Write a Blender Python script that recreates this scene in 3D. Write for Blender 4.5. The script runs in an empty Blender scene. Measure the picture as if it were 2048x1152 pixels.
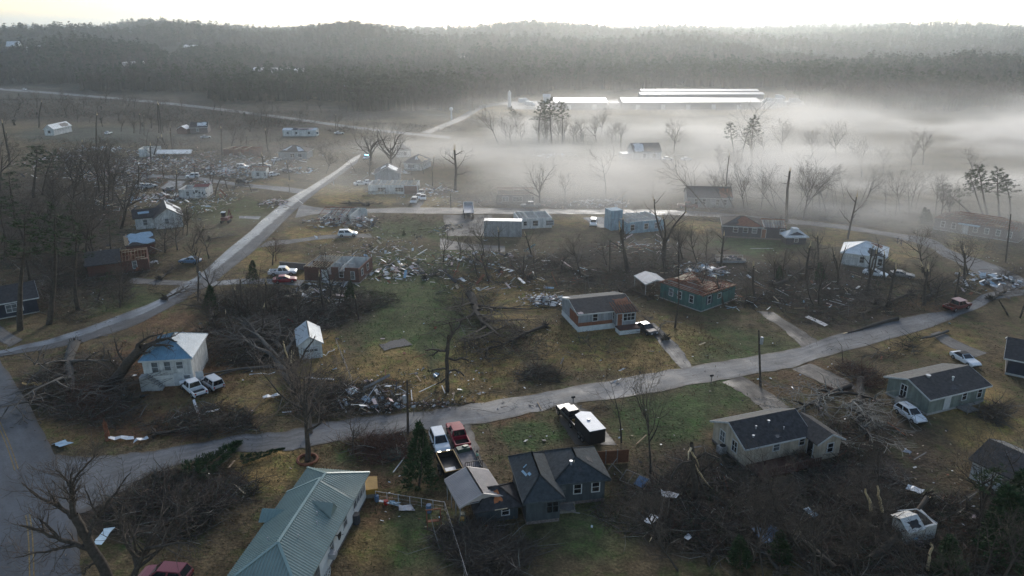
import bpy, math, random
import numpy as np
from mathutils import Vector, Matrix
R=math.radians
S=bpy.context.scene; COL=S.collection
# ---------------------------------------------------------------- camera, sky, sun, exposure
HC=48.0; FPX=1462.0; PITCH=R(19.5)
cam_d=bpy.data.cameras.new('camera'); cam=bpy.data.objects.new('camera',cam_d); COL.objects.link(cam)
cam.location=(0,0,HC); cam.rotation_euler=(math.pi/2-PITCH,0,0)
cam_d.sensor_width=36; cam_d.lens=36*FPX/2048; cam_d.clip_start=.5; cam_d.clip_end=30000
S.camera=cam
S.render.resolution_x=1024; S.render.resolution_y=576
SUN_AZ=R(8); SUN_EL=R(19)
W=bpy.data.worlds.new('World'); S.world=W; W.use_nodes=True
nt=W.node_tree; bg=nt.nodes['Background']; sky=nt.nodes.new('ShaderNodeTexSky')
sky.sky_type='NISHITA'; sky.sun_disc=False; sky.sun_elevation=SUN_EL; sky.sun_rotation=SUN_AZ
sky.air_density=1.0; sky.dust_density=1.2; sky.ozone_density=1.0; sky.altitude=100
nt.links.new(sky.outputs[0],bg.inputs[0]); bg.inputs[1].default_value=.15
sl=bpy.data.lights.new('sun','SUN'); sun=bpy.data.objects.new('sun',sl); COL.objects.link(sun)
sl.energy=1.5; sl.angle=R(10); sl.color=(1,.97,.93)
sd=Vector((math.sin(SUN_AZ)*math.cos(SUN_EL),math.cos(SUN_AZ)*math.cos(SUN_EL),math.sin(SUN_EL)))
sun.rotation_euler=(-sd).to_track_quat('-Z','Y').to_euler(); sun.location=(0,0,300)
S.view_settings.view_transform='Standard'; S.view_settings.look='None'
S.view_settings.gamma=1; S.view_settings.exposure=0.38
S.cycles.volume_bounces=1; S.cycles.max_bounces=6; S.cycles.volume_step_rate=1.0; S.cycles.volume_max_steps=128
S.cycles.use_denoising=True
rnd=random.Random(7); RNG=np.random.default_rng(7)
# ---------------------------------------------------------------- pixel of the photograph -> point of the place
SP,CP=math.sin(PITCH),math.cos(PITCH)
def ray(px,py):
    u=(px-1024)/FPX; v=-(py-576)/FPX
    return (u,v*SP+CP,v*CP-SP)
def sstep(a,b,x):
    t=np.clip((x-a)/(b-a),0,1); return t*t*(3-2*t)
def hgt(x,y):
    x=np.asarray(x,float); y=np.asarray(y,float)
    d=np.hypot(x,y); az=np.degrees(np.arctan2(x,np.maximum(y,1)))
    right=sstep(8,27,az)
    g=sstep(640,1700,d)*(29+5*np.sin(az*.5+1)+3*np.sin(az*.23))*(1-.97*right)
    g=g-right*12*sstep(950,1200,d)*(1-sstep(1300,1900,d))+right*sstep(1500,3000,d)*40
    n=9*np.sin(x*.011+1.3)*np.sin(y*.009)+4*np.sin(x*.027+y*.017)+2.5*np.sin(x*.05-y*.043)
    g=g+n*sstep(680,1100,d)
    g=g+10*np.sin(d*.0118+az*.13)*sstep(850,1250,d)*(1-.6*right)
    far=10+14*np.sin(az*.35)+52*np.exp(-((az-21)/5.5)**2)+30*np.exp(-((az+6.5)/1.2)**2)+9*np.sin(az*1.7)+4*np.sin(az*4.1)+2*np.sin(az*9.)
    g=g+sstep(4300,6300,d)*far
    return g
def P(px,py,z=None):
    """ground point (or the point at height z) seen at a pixel of the photograph"""
    d=ray(px,py)
    if z is None and py>172: z=0
    if z is not None:
        t=(z-HC)/d[2]; return Vector((d[0]*t,d[1]*t,z))
    t=300.
    while t<9000:
        if HC+d[2]*t<=float(hgt(d[0]*t,d[1]*t)): break
        t+=4
    return Vector((d[0]*t,d[1]*t,float(hgt(d[0]*t,d[1]*t))))
def project(x,y,z):
    w=y*CP-(z-HC)*SP; up=y*SP+(z-HC)*CP
    return 1024+FPX*x/w, 576-FPX*up/w
def htop(p,py):
    """height at which the vertical through p is seen at pixel row py"""
    k=-(py-576)/FPX
    return (k*p.y*CP-p.y*SP)/(CP+k*SP)+HC-p.z
# ---------------------------------------------------------------- materials
MATS={}
def M(name,col=None,rough=.85,var=.28,scale=1.2,spec=.3,metal=0,bump=0,col2=None,detail=6,emit=None,alpha=None):
    if name in MATS: return MATS[name]
    m=bpy.data.materials.new(name); m.use_nodes=True; t=m.node_tree; b=t.nodes['Principled BSDF']
    b.inputs['Roughness'].default_value=rough; b.inputs['Metallic'].default_value=metal
    b.inputs['Specular IOR Level'].default_value=spec
    co=t.nodes.new('ShaderNodeTexCoord'); no=t.nodes.new('ShaderNodeTexNoise')
    no.inputs['Scale'].default_value=scale; no.inputs['Detail'].default_value=detail; no.inputs['Roughness'].default_value=.65
    t.links.new(co.outputs['Object'],no.inputs['Vector'])
    rp=t.nodes.new('ShaderNodeValToRGB'); c=col; lo=[max(0,x*(1-var)) for x in c]; hi=[min(1,x*(1+var)) for x in c]
    if col2: lo,hi=list(c),list(col2)
    rp.color_ramp.elements[0].position=.32; rp.color_ramp.elements[1].position=.68
    rp.color_ramp.elements[0].color=(*lo,1); rp.color_ramp.elements[1].color=(*hi,1)
    t.links.new(no.outputs[0],rp.inputs[0]); t.links.new(rp.outputs[0],b.inputs['Base Color'])
    if bump:
        bp=t.nodes.new('ShaderNodeBump'); bp.inputs['Strength'].default_value=bump; bp.inputs['Distance'].default_value=.05
        n2=t.nodes.new('ShaderNodeTexNoise'); n2.inputs['Scale'].default_value=scale*6; t.links.new(co.outputs['Object'],n2.inputs['Vector'])
        t.links.new(n2.outputs[0],bp.inputs['Height']); t.links.new(bp.outputs[0],b.inputs['Normal'])
    if emit:
        b.inputs['Emission Color'].default_value=(*emit[0],1); b.inputs['Emission Strength'].default_value=emit[1]
    MATS[name]=m; return m
def lapped(name,col,pitch=.16,rough=.7,axis='Z',depth=.35,var=.2,dirt=.5):
    """boards, courses or ribs: wave bump along one object axis plus streaky dirt"""
    if name in MATS: return MATS[name]
    m=M(name,col,rough,var,.9); t=m.node_tree; b=t.nodes['Principled BSDF']
    co=t.nodes.new('ShaderNodeTexCoord'); wv=t.nodes.new('ShaderNodeTexWave'); wv.wave_type='BANDS'; wv.bands_direction=axis; wv.wave_profile='SAW'
    wv.inputs['Scale'].default_value=.314/pitch; wv.inputs['Distortion'].default_value=.1
    t.links.new(co.outputs['Object'],wv.inputs['Vector'])
    mp=t.nodes.new('ShaderNodeVectorMath'); mp.operation='MULTIPLY'; mp.inputs[1].default_value=(1.6,1.6,.22); t.links.new(co.outputs['Object'],mp.inputs[0])
    n3=t.nodes.new('ShaderNodeTexNoise'); n3.inputs['Scale'].default_value=1.1; n3.inputs['Detail'].default_value=7; n3.inputs['Roughness'].default_value=.7; t.links.new(mp.outputs[0],n3.inputs['Vector'])
    r3=t.nodes.new('ShaderNodeMapRange'); r3.inputs[1].default_value=.35; r3.inputs[2].default_value=.62; r3.inputs[3].default_value=1-dirt*.75; r3.inputs[4].default_value=1.05; t.links.new(n3.outputs[0],r3.inputs[0])
    v3=t.nodes.new('ShaderNodeVectorMath'); v3.operation='SCALE'; t.links.new(b.inputs['Base Color'].links[0].from_socket,v3.inputs[0]); t.links.new(r3.outputs[0],v3.inputs['Scale']); t.links.new(v3.outputs[0],b.inputs['Base Color'])
    bp=t.nodes.new('ShaderNodeBump'); bp.inputs['Strength'].default_value=depth; bp.inputs['Distance'].default_value=.04
    t.links.new(wv.outputs['Fac'],bp.inputs['Height']); t.links.new(bp.outputs[0],b.inputs['Normal'])
    return m
WHITE=lambda: lapped('white_siding',(.66,.66,.64),.18)
def mats_init():
    M('shingle_dark',(.046,.044,.045),.9,.45,2.2,bump=.5); M('shingle_grey',(.075,.075,.078),.9,.35,2.0,bump=.5)
    M('shingle_brown',(.06,.05,.045),.9,.4,2.0,bump=.5)
    M('shingle_slate',(.042,.05,.055),.9,.4,2.5,bump=.5)
    M('trim_white',(.50,.50,.49),.6,.2,1.2); M('glass_dark',(.012,.014,.017),.06,.3,1,spec=.5)
    M('glass_pale',(.13,.14,.145),.12,.5,1.3,spec=.5); M('wood_raw',(.36,.25,.15),.8,.35,3); M('wood_pale',(.5,.4,.27),.8,.3,3); M('wood_grey',(.2,.18,.16),.85,.35,2)
    M('wood_red',(.20,.075,.04),.85,.35,2); M('brick',(.13,.062,.048),.9,.45,5,bump=.4); M('brick_grey',(.16,.13,.12),.9,.4,4,bump=.4)
    M('plaster',(.62,.60,.56),.8,.18,1.5); M('concrete',(.34,.33,.31),.8,.25,.8,bump=.2); M('block_white',(.6,.6,.58),.8,.15,1.5)
    M('rubber',(.012,.012,.013),.8,.3,4); M('rim',(.35,.35,.36),.35,.1,3,metal=.8); M('black_metal',(.012,.012,.014),.5,.3,3)
    M('galvanised',(.42,.43,.45),.45,.2,3,metal=.5); M('light_lens',(.7,.7,.68),.2,.1,4); M('lamp_red',(.35,.02,.015),.25,.2,4)
    M('bark',(.072,.058,.046),.95,.45,3.5,bump=.6); M('bark_grey',(.10,.09,.078),.95,.35,3); M('bark_pale',(.21,.20,.175),.9,.3,3)
    M('splinter',(.56,.43,.26),.85,.25,6); M('twig',(.105,.082,.064),.95,.35,2); M('twig_red',(.11,.055,.04),.95,.35,2); M('twig_grey',(.095,.083,.073),.95,.3,2)
    M('needles',(.040,.062,.022),.8,.45,1.5); M('needles_dark',(.022,.042,.018),.8,.45,1.5); M('cedar',(.030,.058,.020),.8,.45,1.0)
    M('sheet_white',(.60,.61,.62),.45,.12,1.2); M('twig_tan',(.17,.125,.095),.95,.3,2); M('sheet_blue',(.31,.43,.52),.4,.15,1.5); M('sheet_pink',(.55,.36,.33),.8,.25,2); M('scrap_dark',(.05,.05,.055),.7,.4,2)
    M('tarp_blue',(.10,.17,.27),.45,.3,2); M('insulation',(.62,.48,.44),.95,.25,3)
mats_init()
# ---------------------------------------------------------------- mesh building
def rotm(rx=0,ry=0,rz=0): return Matrix.Rotation(rz,3,'Z')@Matrix.Rotation(ry,3,'Y')@Matrix.Rotation(rx,3,'X')
class MB:
    def __init__(s): s.v=[]; s.f=[]; s.m=[]
    def add(s,vs,fs,m=0):
        o=len(s.v); s.v+= [tuple(p) for p in vs]; s.f+=[tuple(i+o for i in f) for f in fs]; s.m+=[m]*len(fs); return s
    def box(s,x0,x1,y0,y1,z0,z1,m=0):
        return s.add([(x0,y0,z0),(x1,y0,z0),(x1,y1,z0),(x0,y1,z0),(x0,y0,z1),(x1,y0,z1),(x1,y1,z1),(x0,y1,z1)],
            [(0,3,2,1),(4,5,6,7),(0,1,5,4),(1,2,6,5),(2,3,7,6),(3,0,4,7)],m)
    def obox(s,c,size,rot=None,m=0):
        a,b,h=[k/2 for k in size]; q=[Vector((x,y,z)) for z in(-h,h) for x,y in((-a,-b),(a,-b),(a,b),(-a,b))]
        if rot: q=[rot@p for p in q]
        c=Vector(c); return s.add([p+c for p in q],[(0,3,2,1),(4,5,6,7),(0,1,5,4),(1,2,6,5),(2,3,7,6),(3,0,4,7)],m)
    def slab(s,pts,t=.12,m=0,n=None):
        """polygon with thickness t below it"""
        pts=[Vector(p) for p in pts]; n=Vector(n) if n else Vector((0,0,-1)); k=len(pts); lo=[p+n*t for p in pts]
        fs=[tuple(range(k)),tuple(range(2*k-1,k-1,-1))]+[(i,i+k,(i+1)%k+k,(i+1)%k) for i in range(k)]
        return s.add(pts+lo,fs,m)
    def bar(s,a,b,w=.1,h=None,m=0):
        a=Vector(a); b=Vector(b); d=b-a; L=d.length
        if L<1e-5: return s
        q=d.to_track_quat('X','Z').to_matrix(); return s.obox((a+b)/2,(L,w,h or w),q,m)
    def tube(s,pts,rad,n=6,m=0,cap=True):
        pts=[Vector(p) for p in pts]; o=len(s.v); vs=[]; fs=[]
        for i,p in enumerate(pts):
            d=(pts[min(i+1,len(pts)-1)]-pts[max(i-1,0)]); q=d.to_track_quat('Z','Y').to_matrix()
            for k in range(n):
                a=2*math.pi*k/n; vs.append(p+q@Vector((math.cos(a)*rad[i],math.sin(a)*rad[i],0)))
        for i in range(len(pts)-1):
            for k in range(n): fs.append((i*n+k,i*n+(k+1)%n,(i+1)*n+(k+1)%n,(i+1)*n+k))
        if cap: fs.append(tuple(range(n-1,-1,-1))); fs.append(tuple((len(pts)-1)*n+k for k in range(n)))
        return s.add(vs,fs,m)
    def cyl(s,c,r,h,n=12,m=0,axis='Z'):
        c=Vector(c); d={'X':Vector((h/2,0,0)),'Y':Vector((0,h/2,0)),'Z':Vector((0,0,h/2))}[axis]
        return s.tube([c-d,c+d],[r,r],n,m)
    def ribs(s,pts,sp=.3,w=.06,h=.05,m=0,run=None):
        """standing ribs on a sloped polygon, running up the slope and clipped to it"""
        pts=[Vector(p) for p in pts]; n=(pts[1]-pts[0]).cross(pts[2]-pts[0]).normalized()
        if n.z<0: n=-n
        v=(Vector((0,0,1))-n*n.z); v=v.normalized() if v.length>1e-4 else Vector((0,1,0))
        if run: v=Vector(run); v=(v-n*v.dot(n)).normalized()
        u=v.cross(n); o=pts[0]; q=[((p-o).dot(u),(p-o).dot(v)) for p in pts]
        a=min(x for x,_ in q)+sp/2; b=max(x for x,_ in q)
        while a<b:
            ys=[]
            for i in range(len(q)):
                (x0,y0),(x1,y1)=q[i],q[(i+1)%len(q)]
                if (x0-a)*(x1-a)<0: ys.append(y0+(y1-y0)*(a-x0)/(x1-x0))
            ys.sort()
            if len(ys)>=2 and ys[-1]-ys[0]>.15:
                c=o+u*a+v*((ys[0]+ys[-1])/2)+n*(h/2+.002)
                s.obox(c,(w,ys[-1]-ys[0]-.02,h),Matrix((u,v,n)).transposed(),m)
            a+=sp
        return s
    def mesh(s,name,mats,smooth=False):
        me=bpy.data.meshes.new(name); me.from_pydata([tuple(v) for v in s.v],[],s.f)
        for m in (mats if isinstance(mats,(list,tuple)) else [mats]): me.materials.append(MATS[m] if isinstance(m,str) else m)
        if any(s.m): me.polygons.foreach_set('material_index',s.m)
        if smooth: me.polygons.foreach_set('use_smooth',[True]*len(s.f))
        me.update(); return me
    def build(s,name,mats,parent=None,loc=None,rz=0,smooth=False):
        return link(name,s.mesh(name,mats,smooth),parent,loc,rz)
def link(name,me,parent=None,loc=None,rz=0):
    o=bpy.data.objects.new(name,me); COL.objects.link(o)
    if parent: o.parent=parent
    if loc is not None: o.location=loc
    o.rotation_euler=(0,0,rz); return o
def tag(o,label=None,cat=None,group=None,kind=None):
    if label: o['label']=label
    if cat: o['category']=cat
    if group: o['group']=group
    if kind: o['kind']=kind
    return o
def thing(name,label,cat,loc,rz=0,group=None):
    return tag(link(name,None,None,loc,rz),label,cat,group)
def npmesh(name,V,F,mats,mi=None):
    """fast mesh from numpy arrays; F is (n,3) or (n,4)"""
    me=bpy.data.meshes.new(name); V=np.ascontiguousarray(V,np.float32); F=np.ascontiguousarray(F,np.int32); k=F.shape[1]
    me.vertices.add(len(V)); me.vertices.foreach_set('co',V.ravel()); me.loops.add(F.size); me.loops.foreach_set('vertex_index',F.ravel())
    me.polygons.add(len(F)); me.polygons.foreach_set('loop_start',np.arange(0,F.size,k,dtype=np.int32))
    for m in (mats if isinstance(mats,(list,tuple)) else [mats]): me.materials.append(MATS[m] if isinstance(m,str) else m)
    if mi is not None: me.polygons.foreach_set('material_index',np.ascontiguousarray(mi,np.int32))
    me.update(calc_edges=True); return me
def struct(o): o['kind']='structure'; return o
# ================================================================ ground, roads, far forest, haze and valley fog
# colour patches of the soil (real changes of grass, straw, leaf litter): px, py, half-width, half-height, kind, strength
PATCH=[(850,650,170,100,'g',.8),(800,560,120,60,'g',.7),(1010,590,110,60,'t',.7),(780,740,90,60,'t',.9),(960,720,70,60,'t',.8),(1250,690,180,60,'t',.8),
(1330,840,110,55,'g',1),(1440,780,90,40,'g',.8),(1060,870,70,35,'g',1),(1030,830,60,15,'r',.9),(1400,690,120,40,'g',.7),(1500,700,140,40,'g',.6),
(320,740,160,60,'r',1),(300,850,170,40,'r',1),(420,690,120,40,'r',.9),(640,760,80,60,'t',.8),(180,850,120,40,'t',.5),(250,600,110,30,'g',.7),(330,640,90,25,'r',.8),
(540,930,70,50,'t',.9),(690,900,80,30,'g',.8),(640,900,60,25,'r',.6),(760,1000,60,60,'r',.7),(830,1080,110,70,'g',.7),(740,1090,60,60,'t',.5),
(1550,960,60,40,'g',.6),(1180,1050,130,80,'g',.5),(1500,560,100,40,'b',1),(1650,580,120,60,'b',1),(1280,530,260,50,'b',.9),(1650,960,260,120,'b',1),(1400,1000,170,120,'b',1),
(1850,1080,260,120,'b',1),(250,1000,170,90,'b',1),(150,780,130,80,'b',1),(600,620,170,50,'b',1),(520,690,90,50,'b',1),(100,430,170,90,'b',1),(150,560,150,60,'b',.8),
(680,390,60,22,'t',1),(770,395,50,14,'t',1),(650,465,90,20,'t',.9),(540,520,60,25,'t',.7),(470,340,60,12,'t',.8),(520,360,60,10,'t',1),(450,420,110,30,'g',.5),
(870,405,40,14,'t',1),(1150,440,60,15,'t',.9),(1390,450,60,16,'t',1),(1680,470,60,20,'t',.9),(1800,500,50,20,'t',.9),(1950,480,60,30,'t',.8),(1500,490,110,20,'g',1),
(850,460,120,20,'g',.7),(900,520,120,30,'g',.6),(1850,680,120,40,'t',.5),(1900,790,120,50,'t',.8),(1980,860,90,40,'t',.8),(1600,760,120,40,'r',.5),(1830,620,80,25,'r',.6),
(330,345,260,36,'b',.8),(300,270,300,20,'d',.8),(150,215,520,34,'b',1),(480,255,200,22,'b',1),(600,225,250,20,'b',1),(500,285,250,20,'b',.5),(1300,285,300,40,'g',.5),(1300,222,350,10,'t',.6),(980,225,80,14,'t',.8),
(500,740,90,40,'t',.4),(480,800,120,30,'t',.5),(880,770,150,15,'t',.9),(1000,800,160,10,'t',.9),(560,560,80,12,'t',.9),(650,690,30,40,'t',.9),(1750,850,100,60,'b',.8),(60,1000,200,160,'b',.3),(1700,640,150,30,'b',.7)]
def build_ground():
    na,nr=420,430; apex=-70.; ang=np.radians(np.linspace(-52,52,na)); rr=np.geomspace(75,9600,nr)
    A,RR=np.meshgrid(ang,rr); X=RR*np.sin(A); Y=apex+RR*np.cos(A); D=np.hypot(X,Y)
    Z=hgt(X,Y)-.02
    zf=RNG.normal(0,1,X.shape)*np.clip((D-3300)/1500,0,1)*5; Z=Z+zf
    V=np.stack([X,Y,Z],-1).reshape(-1,3)
    i=np.arange(na*nr).reshape(nr,na); F=np.stack([i[:-1,:-1],i[:-1,1:],i[1:,1:],i[1:,:-1]],-1).reshape(-1,4)[:,::-1]
    x,y=V[:,0],np.maximum(V[:,1],25); px,py=project(x,y,0)
    wx=14*np.sin(x*.31+y*.17)+10*np.sin(x*.83-y*.4)+8*np.sin(x*1.7+y*.9); wy=5*np.sin(x*.4-y*.23)+4*np.sin(x*.9+y*.6)
    wt={k:np.zeros(len(V)) for k in 'gtrbd'}
    for (cx,cy,rx,ry,k,s) in PATCH:
        q=((px+wx-cx)/rx)**2+((py+wy*np.clip((py-150)/400,.15,1)-cy)/ry)**2
        wt[k]=np.maximum(wt[k],s*(1-sstep(.35,1.35,q)))
    base=np.array([.108,.077,.042]); c=np.tile(base,(len(V),1))
    for k,col in dict(g=(.070,.090,.034),t=(.25,.162,.062),r=(.135,.072,.038),d=(.042,.050,.044),b=(.056,.041,.030)).items():
        w=wt[k][:,None]; c=c*(1-w)+np.array(col)*w
    fw=sstep(560,720,np.hypot(V[:,0],V[:,1]))[:,None]; c=c*(1-fw)+np.array((.045,.040,.032))*fw
    me=npmesh('ground',V,F,[ground_mat()])
    at=me.color_attributes.new('soil','FLOAT_COLOR','POINT'); at.data.foreach_set('color',np.c_[c,np.ones(len(V))].astype(np.float32).ravel())
    me.polygons.foreach_set('use_smooth',np.ones(len(F),bool))
    struct(link('ground',me))
def ground_mat():
    m=bpy.data.materials.new('soil'); m.use_nodes=True; t=m.node_tree; b=t.nodes['Principled BSDF']; N=t.nodes.new; L=t.links.new
    b.inputs['Roughness'].default_value=.95; b.inputs['Specular IOR Level'].default_value=.15
    at=N('ShaderNodeAttribute'); at.attribute_name='soil'; g=N('ShaderNodeNewGeometry')
    last=at.outputs['Color']
    for sc,lo,hi,det in ((.09,.62,1.45,5),(.7,.55,1.5,8),(4.,.6,1.45,4)):
        n=N('ShaderNodeTexNoise'); n.inputs['Scale'].default_value=sc; n.inputs['Detail'].default_value=det; n.inputs['Roughness'].default_value=.7; L(g.outputs['Position'],n.inputs['Vector'])
        r=N('ShaderNodeMapRange'); r.inputs[1].default_value=.3; r.inputs[2].default_value=.7; r.inputs[3].default_value=lo; r.inputs[4].default_value=hi; L(n.outputs[0],r.inputs[0])
        mx=N('ShaderNodeVectorMath'); mx.operation='SCALE'; L(last,mx.inputs[0]); L(r.outputs[0],mx.inputs['Scale']); last=mx.outputs[0]
    # green shoots and pale straw flecks
    n=N('ShaderNodeTexNoise'); n.inputs['Scale'].default_value=.33; n.inputs['Detail'].default_value=9; n.inputs['Roughness'].default_value=.75; L(g.outputs['Position'],n.inputs['Vector'])
    r=N('ShaderNodeMapRange'); r.inputs[1].default_value=.5; r.inputs[2].default_value=.68; L(n.outputs[0],r.inputs[0])
    mix=N('ShaderNodeMix'); mix.data_type='RGBA'; L(r.outputs[0],mix.inputs[0]); L(last,mix.inputs[6])
    tint=N('ShaderNodeVectorMath'); tint.operation='MULTIPLY'; tint.inputs[1].default_value=(.68,1.15,.66); L(last,tint.inputs[0]); L(tint.outputs[0],mix.inputs[7])
    L(mix.outputs[2],b.inputs['Base Color'])
    n=N('ShaderNodeTexNoise'); n.inputs['Scale'].default_value=2.5; n.inputs['Detail'].default_value=8; L(g.outputs['Position'],n.inputs['Vector'])
    bp=N('ShaderNodeBump'); bp.inputs['Strength'].default_value=.8; bp.inputs['Distance'].default_value=.25; L(n.outputs[0],bp.inputs['Height']); L(bp.outputs[0],b.inputs['Normal'])
    return m
def road_mat(name,col,r0,r1,dirt=(.06,.045,.032),amt=.45,lane=False):
    m=bpy.data.materials.new(name); m.use_nodes=True; MATS[name]=m; t=m.node_tree; b=t.nodes['Principled BSDF']; N=t.nodes.new; L=t.links.new
    g=N('ShaderNodeNewGeometry'); uv=N('ShaderNodeUVMap')
    b.inputs['Specular IOR Level'].default_value=.5
    def noise(sc,det=6,src=None,rg=.65):
        n=N('ShaderNodeTexNoise'); n.inputs['Scale'].default_value=sc; n.inputs['Detail'].default_value=det; n.inputs['Roughness'].default_value=rg; L(src or g.outputs['Position'],n.inputs['Vector']); return n.outputs[0]
    def rng(src,a,bb,c,d):
        r=N('ShaderNodeMapRange'); r.inputs[1].default_value=a; r.inputs[2].default_value=bb; r.inputs[3].default_value=c; r.inputs[4].default_value=d; L(src,r.inputs[0]); return r.outputs[0]
    sc=N('ShaderNodeVectorMath'); sc.operation='MULTIPLY'; sc.inputs[1].default_value=(6,.10,1); L(uv.outputs[0],sc.inputs[0])
    streak=noise(1.3,6,sc.outputs[0]); blot=noise(.16,7); fine=noise(3.,5)
    s=N('ShaderNodeMath'); s.operation='MULTIPLY'; L(rng(streak,.35,.65,.7,1.3),s.inputs[0]); L(rng(blot,.35,.65,.75,1.3),s.inputs[1])
    s2=N('ShaderNodeMath'); s2.operation='MULTIPLY'; L(s.outputs[0],s2.inputs[0]); L(rng(fine,.3,.7,.8,1.2),s2.inputs[1])
    c=N('ShaderNodeVectorMath'); c.operation='SCALE'; c.inputs[0].default_value=col; L(s2.outputs[0],c.inputs['Scale'])
    vo=N('ShaderNodeTexVoronoi'); vo.feature='DISTANCE_TO_EDGE'; vo.inputs['Scale'].default_value=.07; wp=N('ShaderNodeVectorMath'); wp.operation='ADD'
    nn=N('ShaderNodeTexNoise'); nn.inputs['Scale'].default_value=.5; L(g.outputs['Position'],nn.inputs['Vector']); ws=N('ShaderNodeVectorMath'); ws.operation='SCALE'; ws.inputs['Scale'].default_value=3.; L(nn.outputs['Color'],ws.inputs[0])
    L(g.outputs['Position'],wp.inputs[0]); L(ws.outputs[0],wp.inputs[1]); L(wp.outputs[0],vo.inputs['Vector'])
    ck=N('ShaderNodeVectorMath'); ck.operation='SCALE'; L(c.outputs[0],ck.inputs[0]); L(rng(vo.outputs['Distance'],0,.006,.6,1),ck.inputs['Scale'])
    sx=N('ShaderNodeSeparateXYZ'); L(uv.outputs[0],sx.inputs[0]); pp=N('ShaderNodeMath'); pp.operation='PINGPONG'; pp.inputs[1].default_value=.5; L(sx.outputs[0],pp.inputs[0]); en=N('ShaderNodeMath'); en.operation='MULTIPLY_ADD'; L(noise(.9,7,None,.7),en.inputs[0]); en.inputs[1].default_value=.36; L(pp.outputs[0],en.inputs[2])
    dm=N('ShaderNodeMath'); dm.operation='MAXIMUM'; L(rng(en.outputs[0],.18,.30,.85,0),dm.inputs[0]); L(rng(noise(.35,8,None,.75),.52,.70,0,amt),dm.inputs[1])
    mx=N('ShaderNodeMix'); mx.data_type='RGBA'; L(dm.outputs[0],mx.inputs[0]); L(ck.outputs[0],mx.inputs[6]); mx.inputs[7].default_value=(*dirt,1)
    rgh=rng(noise(.22,6),.35,.65,r0,r1); colr=mx.outputs[2]
    if lane:   # wet lane smoother, its sun glint also painted in as paler colour; dried lane darker
        la=N('ShaderNodeMath'); la.operation='MULTIPLY_ADD'; L(noise(.5,6),la.inputs[0]); la.inputs[1].default_value=.3; L(sx.outputs[0],la.inputs[2])
        f=rng(la.outputs[0],.60,.70,0,1); ad=N('ShaderNodeMath'); ad.operation='MULTIPLY_ADD'; L(f,ad.inputs[0]); ad.inputs[1].default_value=.34; L(rgh,ad.inputs[2]); rgh=ad.outputs[0]
        sv=N('ShaderNodeVectorMath'); sv.operation='SCALE'; L(colr,sv.inputs[0]); L(rng(f,0,1,1.25,.6),sv.inputs['Scale']); colr=sv.outputs[0]
    L(colr,b.inputs['Base Color']); L(rgh,b.inputs['Roughness'])
    bp=N('ShaderNodeBump'); bp.inputs['Strength'].default_value=.25; bp.inputs['Distance'].default_value=.02; L(noise(8,4),bp.inputs['Height']); L(bp.outputs[0],b.inputs['Normal'])
    return m
def cr(pts,n):
    """smooth curve through points"""
    pts=[Vector(p) for p in pts]; out=[]
    q=[pts[0]*2-pts[1]]+pts+[pts[-1]*2-pts[-2]]
    for i in range(len(pts)-1):
        a,b,c,d=q[i:i+4]
        for k in range(n):
            t=k/n; out.append(.5*((2*b)+(c-a)*t+(2*a-5*b+4*c-d)*t*t+(3*b-a-3*c+d)*t**3))
    out.append(pts[-1]); return out
def strip(name,left,right,mat,z,n=6,edge=.32,px=True):
    """a paved strip between two edge lines, its rims slightly ragged"""
    Lp=cr([P(*p) for p in left],n) if px else cr(left,n); Rp=cr([P(*p) for p in right],n) if px else cr(right,n)
    k=min(len(Lp),len(Rp)); V=[];F=[];uv=[]; s=0; m=5
    for i in range(k):
        a=Lp[i].copy();b=Rp[i].copy(); a.z=b.z=0
        w=(b-a); u=w.normalized(); a=a+u*rnd.uniform(-edge,edge); b=b+u*rnd.uniform(-edge,edge)
        if i: s+=((a+b)/2-pm).length
        pm=(a+b)/2
        for j in range(m):
            q=a+(b-a)*(j/(m-1)); hz=float(hgt(q.x,q.y)); V.append((q.x,q.y,hz+z)); uv.append((j/(m-1),s))
    for i in range(k-1):
        for j in range(m-1): F.append((i*m+j,i*m+j+1,(i+1)*m+j+1,(i+1)*m+j))
    me=bpy.data.meshes.new(name); me.from_pydata(V,[],F)
    ul=me.uv_layers.new(name='UVMap'); ul.data.foreach_set('uv',[c for l in me.loops for c in uv[l.vertex_index]])
    me.materials.append(MATS[mat]); me.update()
    if me.polygons[0].normal.z<0: me.flip_normals()
    if z>.005 and name!='factory_yard':
        for i in range(k):
            a,b=V[i*m],V[i*m+m-1]; ROADS.append(((a[0]+b[0])/2,(a[1]+b[1])/2,math.hypot(a[0]-b[0],a[1]-b[1])/2+.2))
            if i: c=ROADS[-2] if len(ROADS)>1 else ROADS[-1]; ROADS.append(((c[0]+ROADS[-1][0])/2,(c[1]+ROADS[-1][1])/2,ROADS[-1][2])) if c[2]==c[2] and math.hypot(c[0]-ROADS[-1][0],c[1]-ROADS[-1][1])<14 else None
    o=struct(link(name,me)); return o
ROADS=[]; RG=[None]
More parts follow.
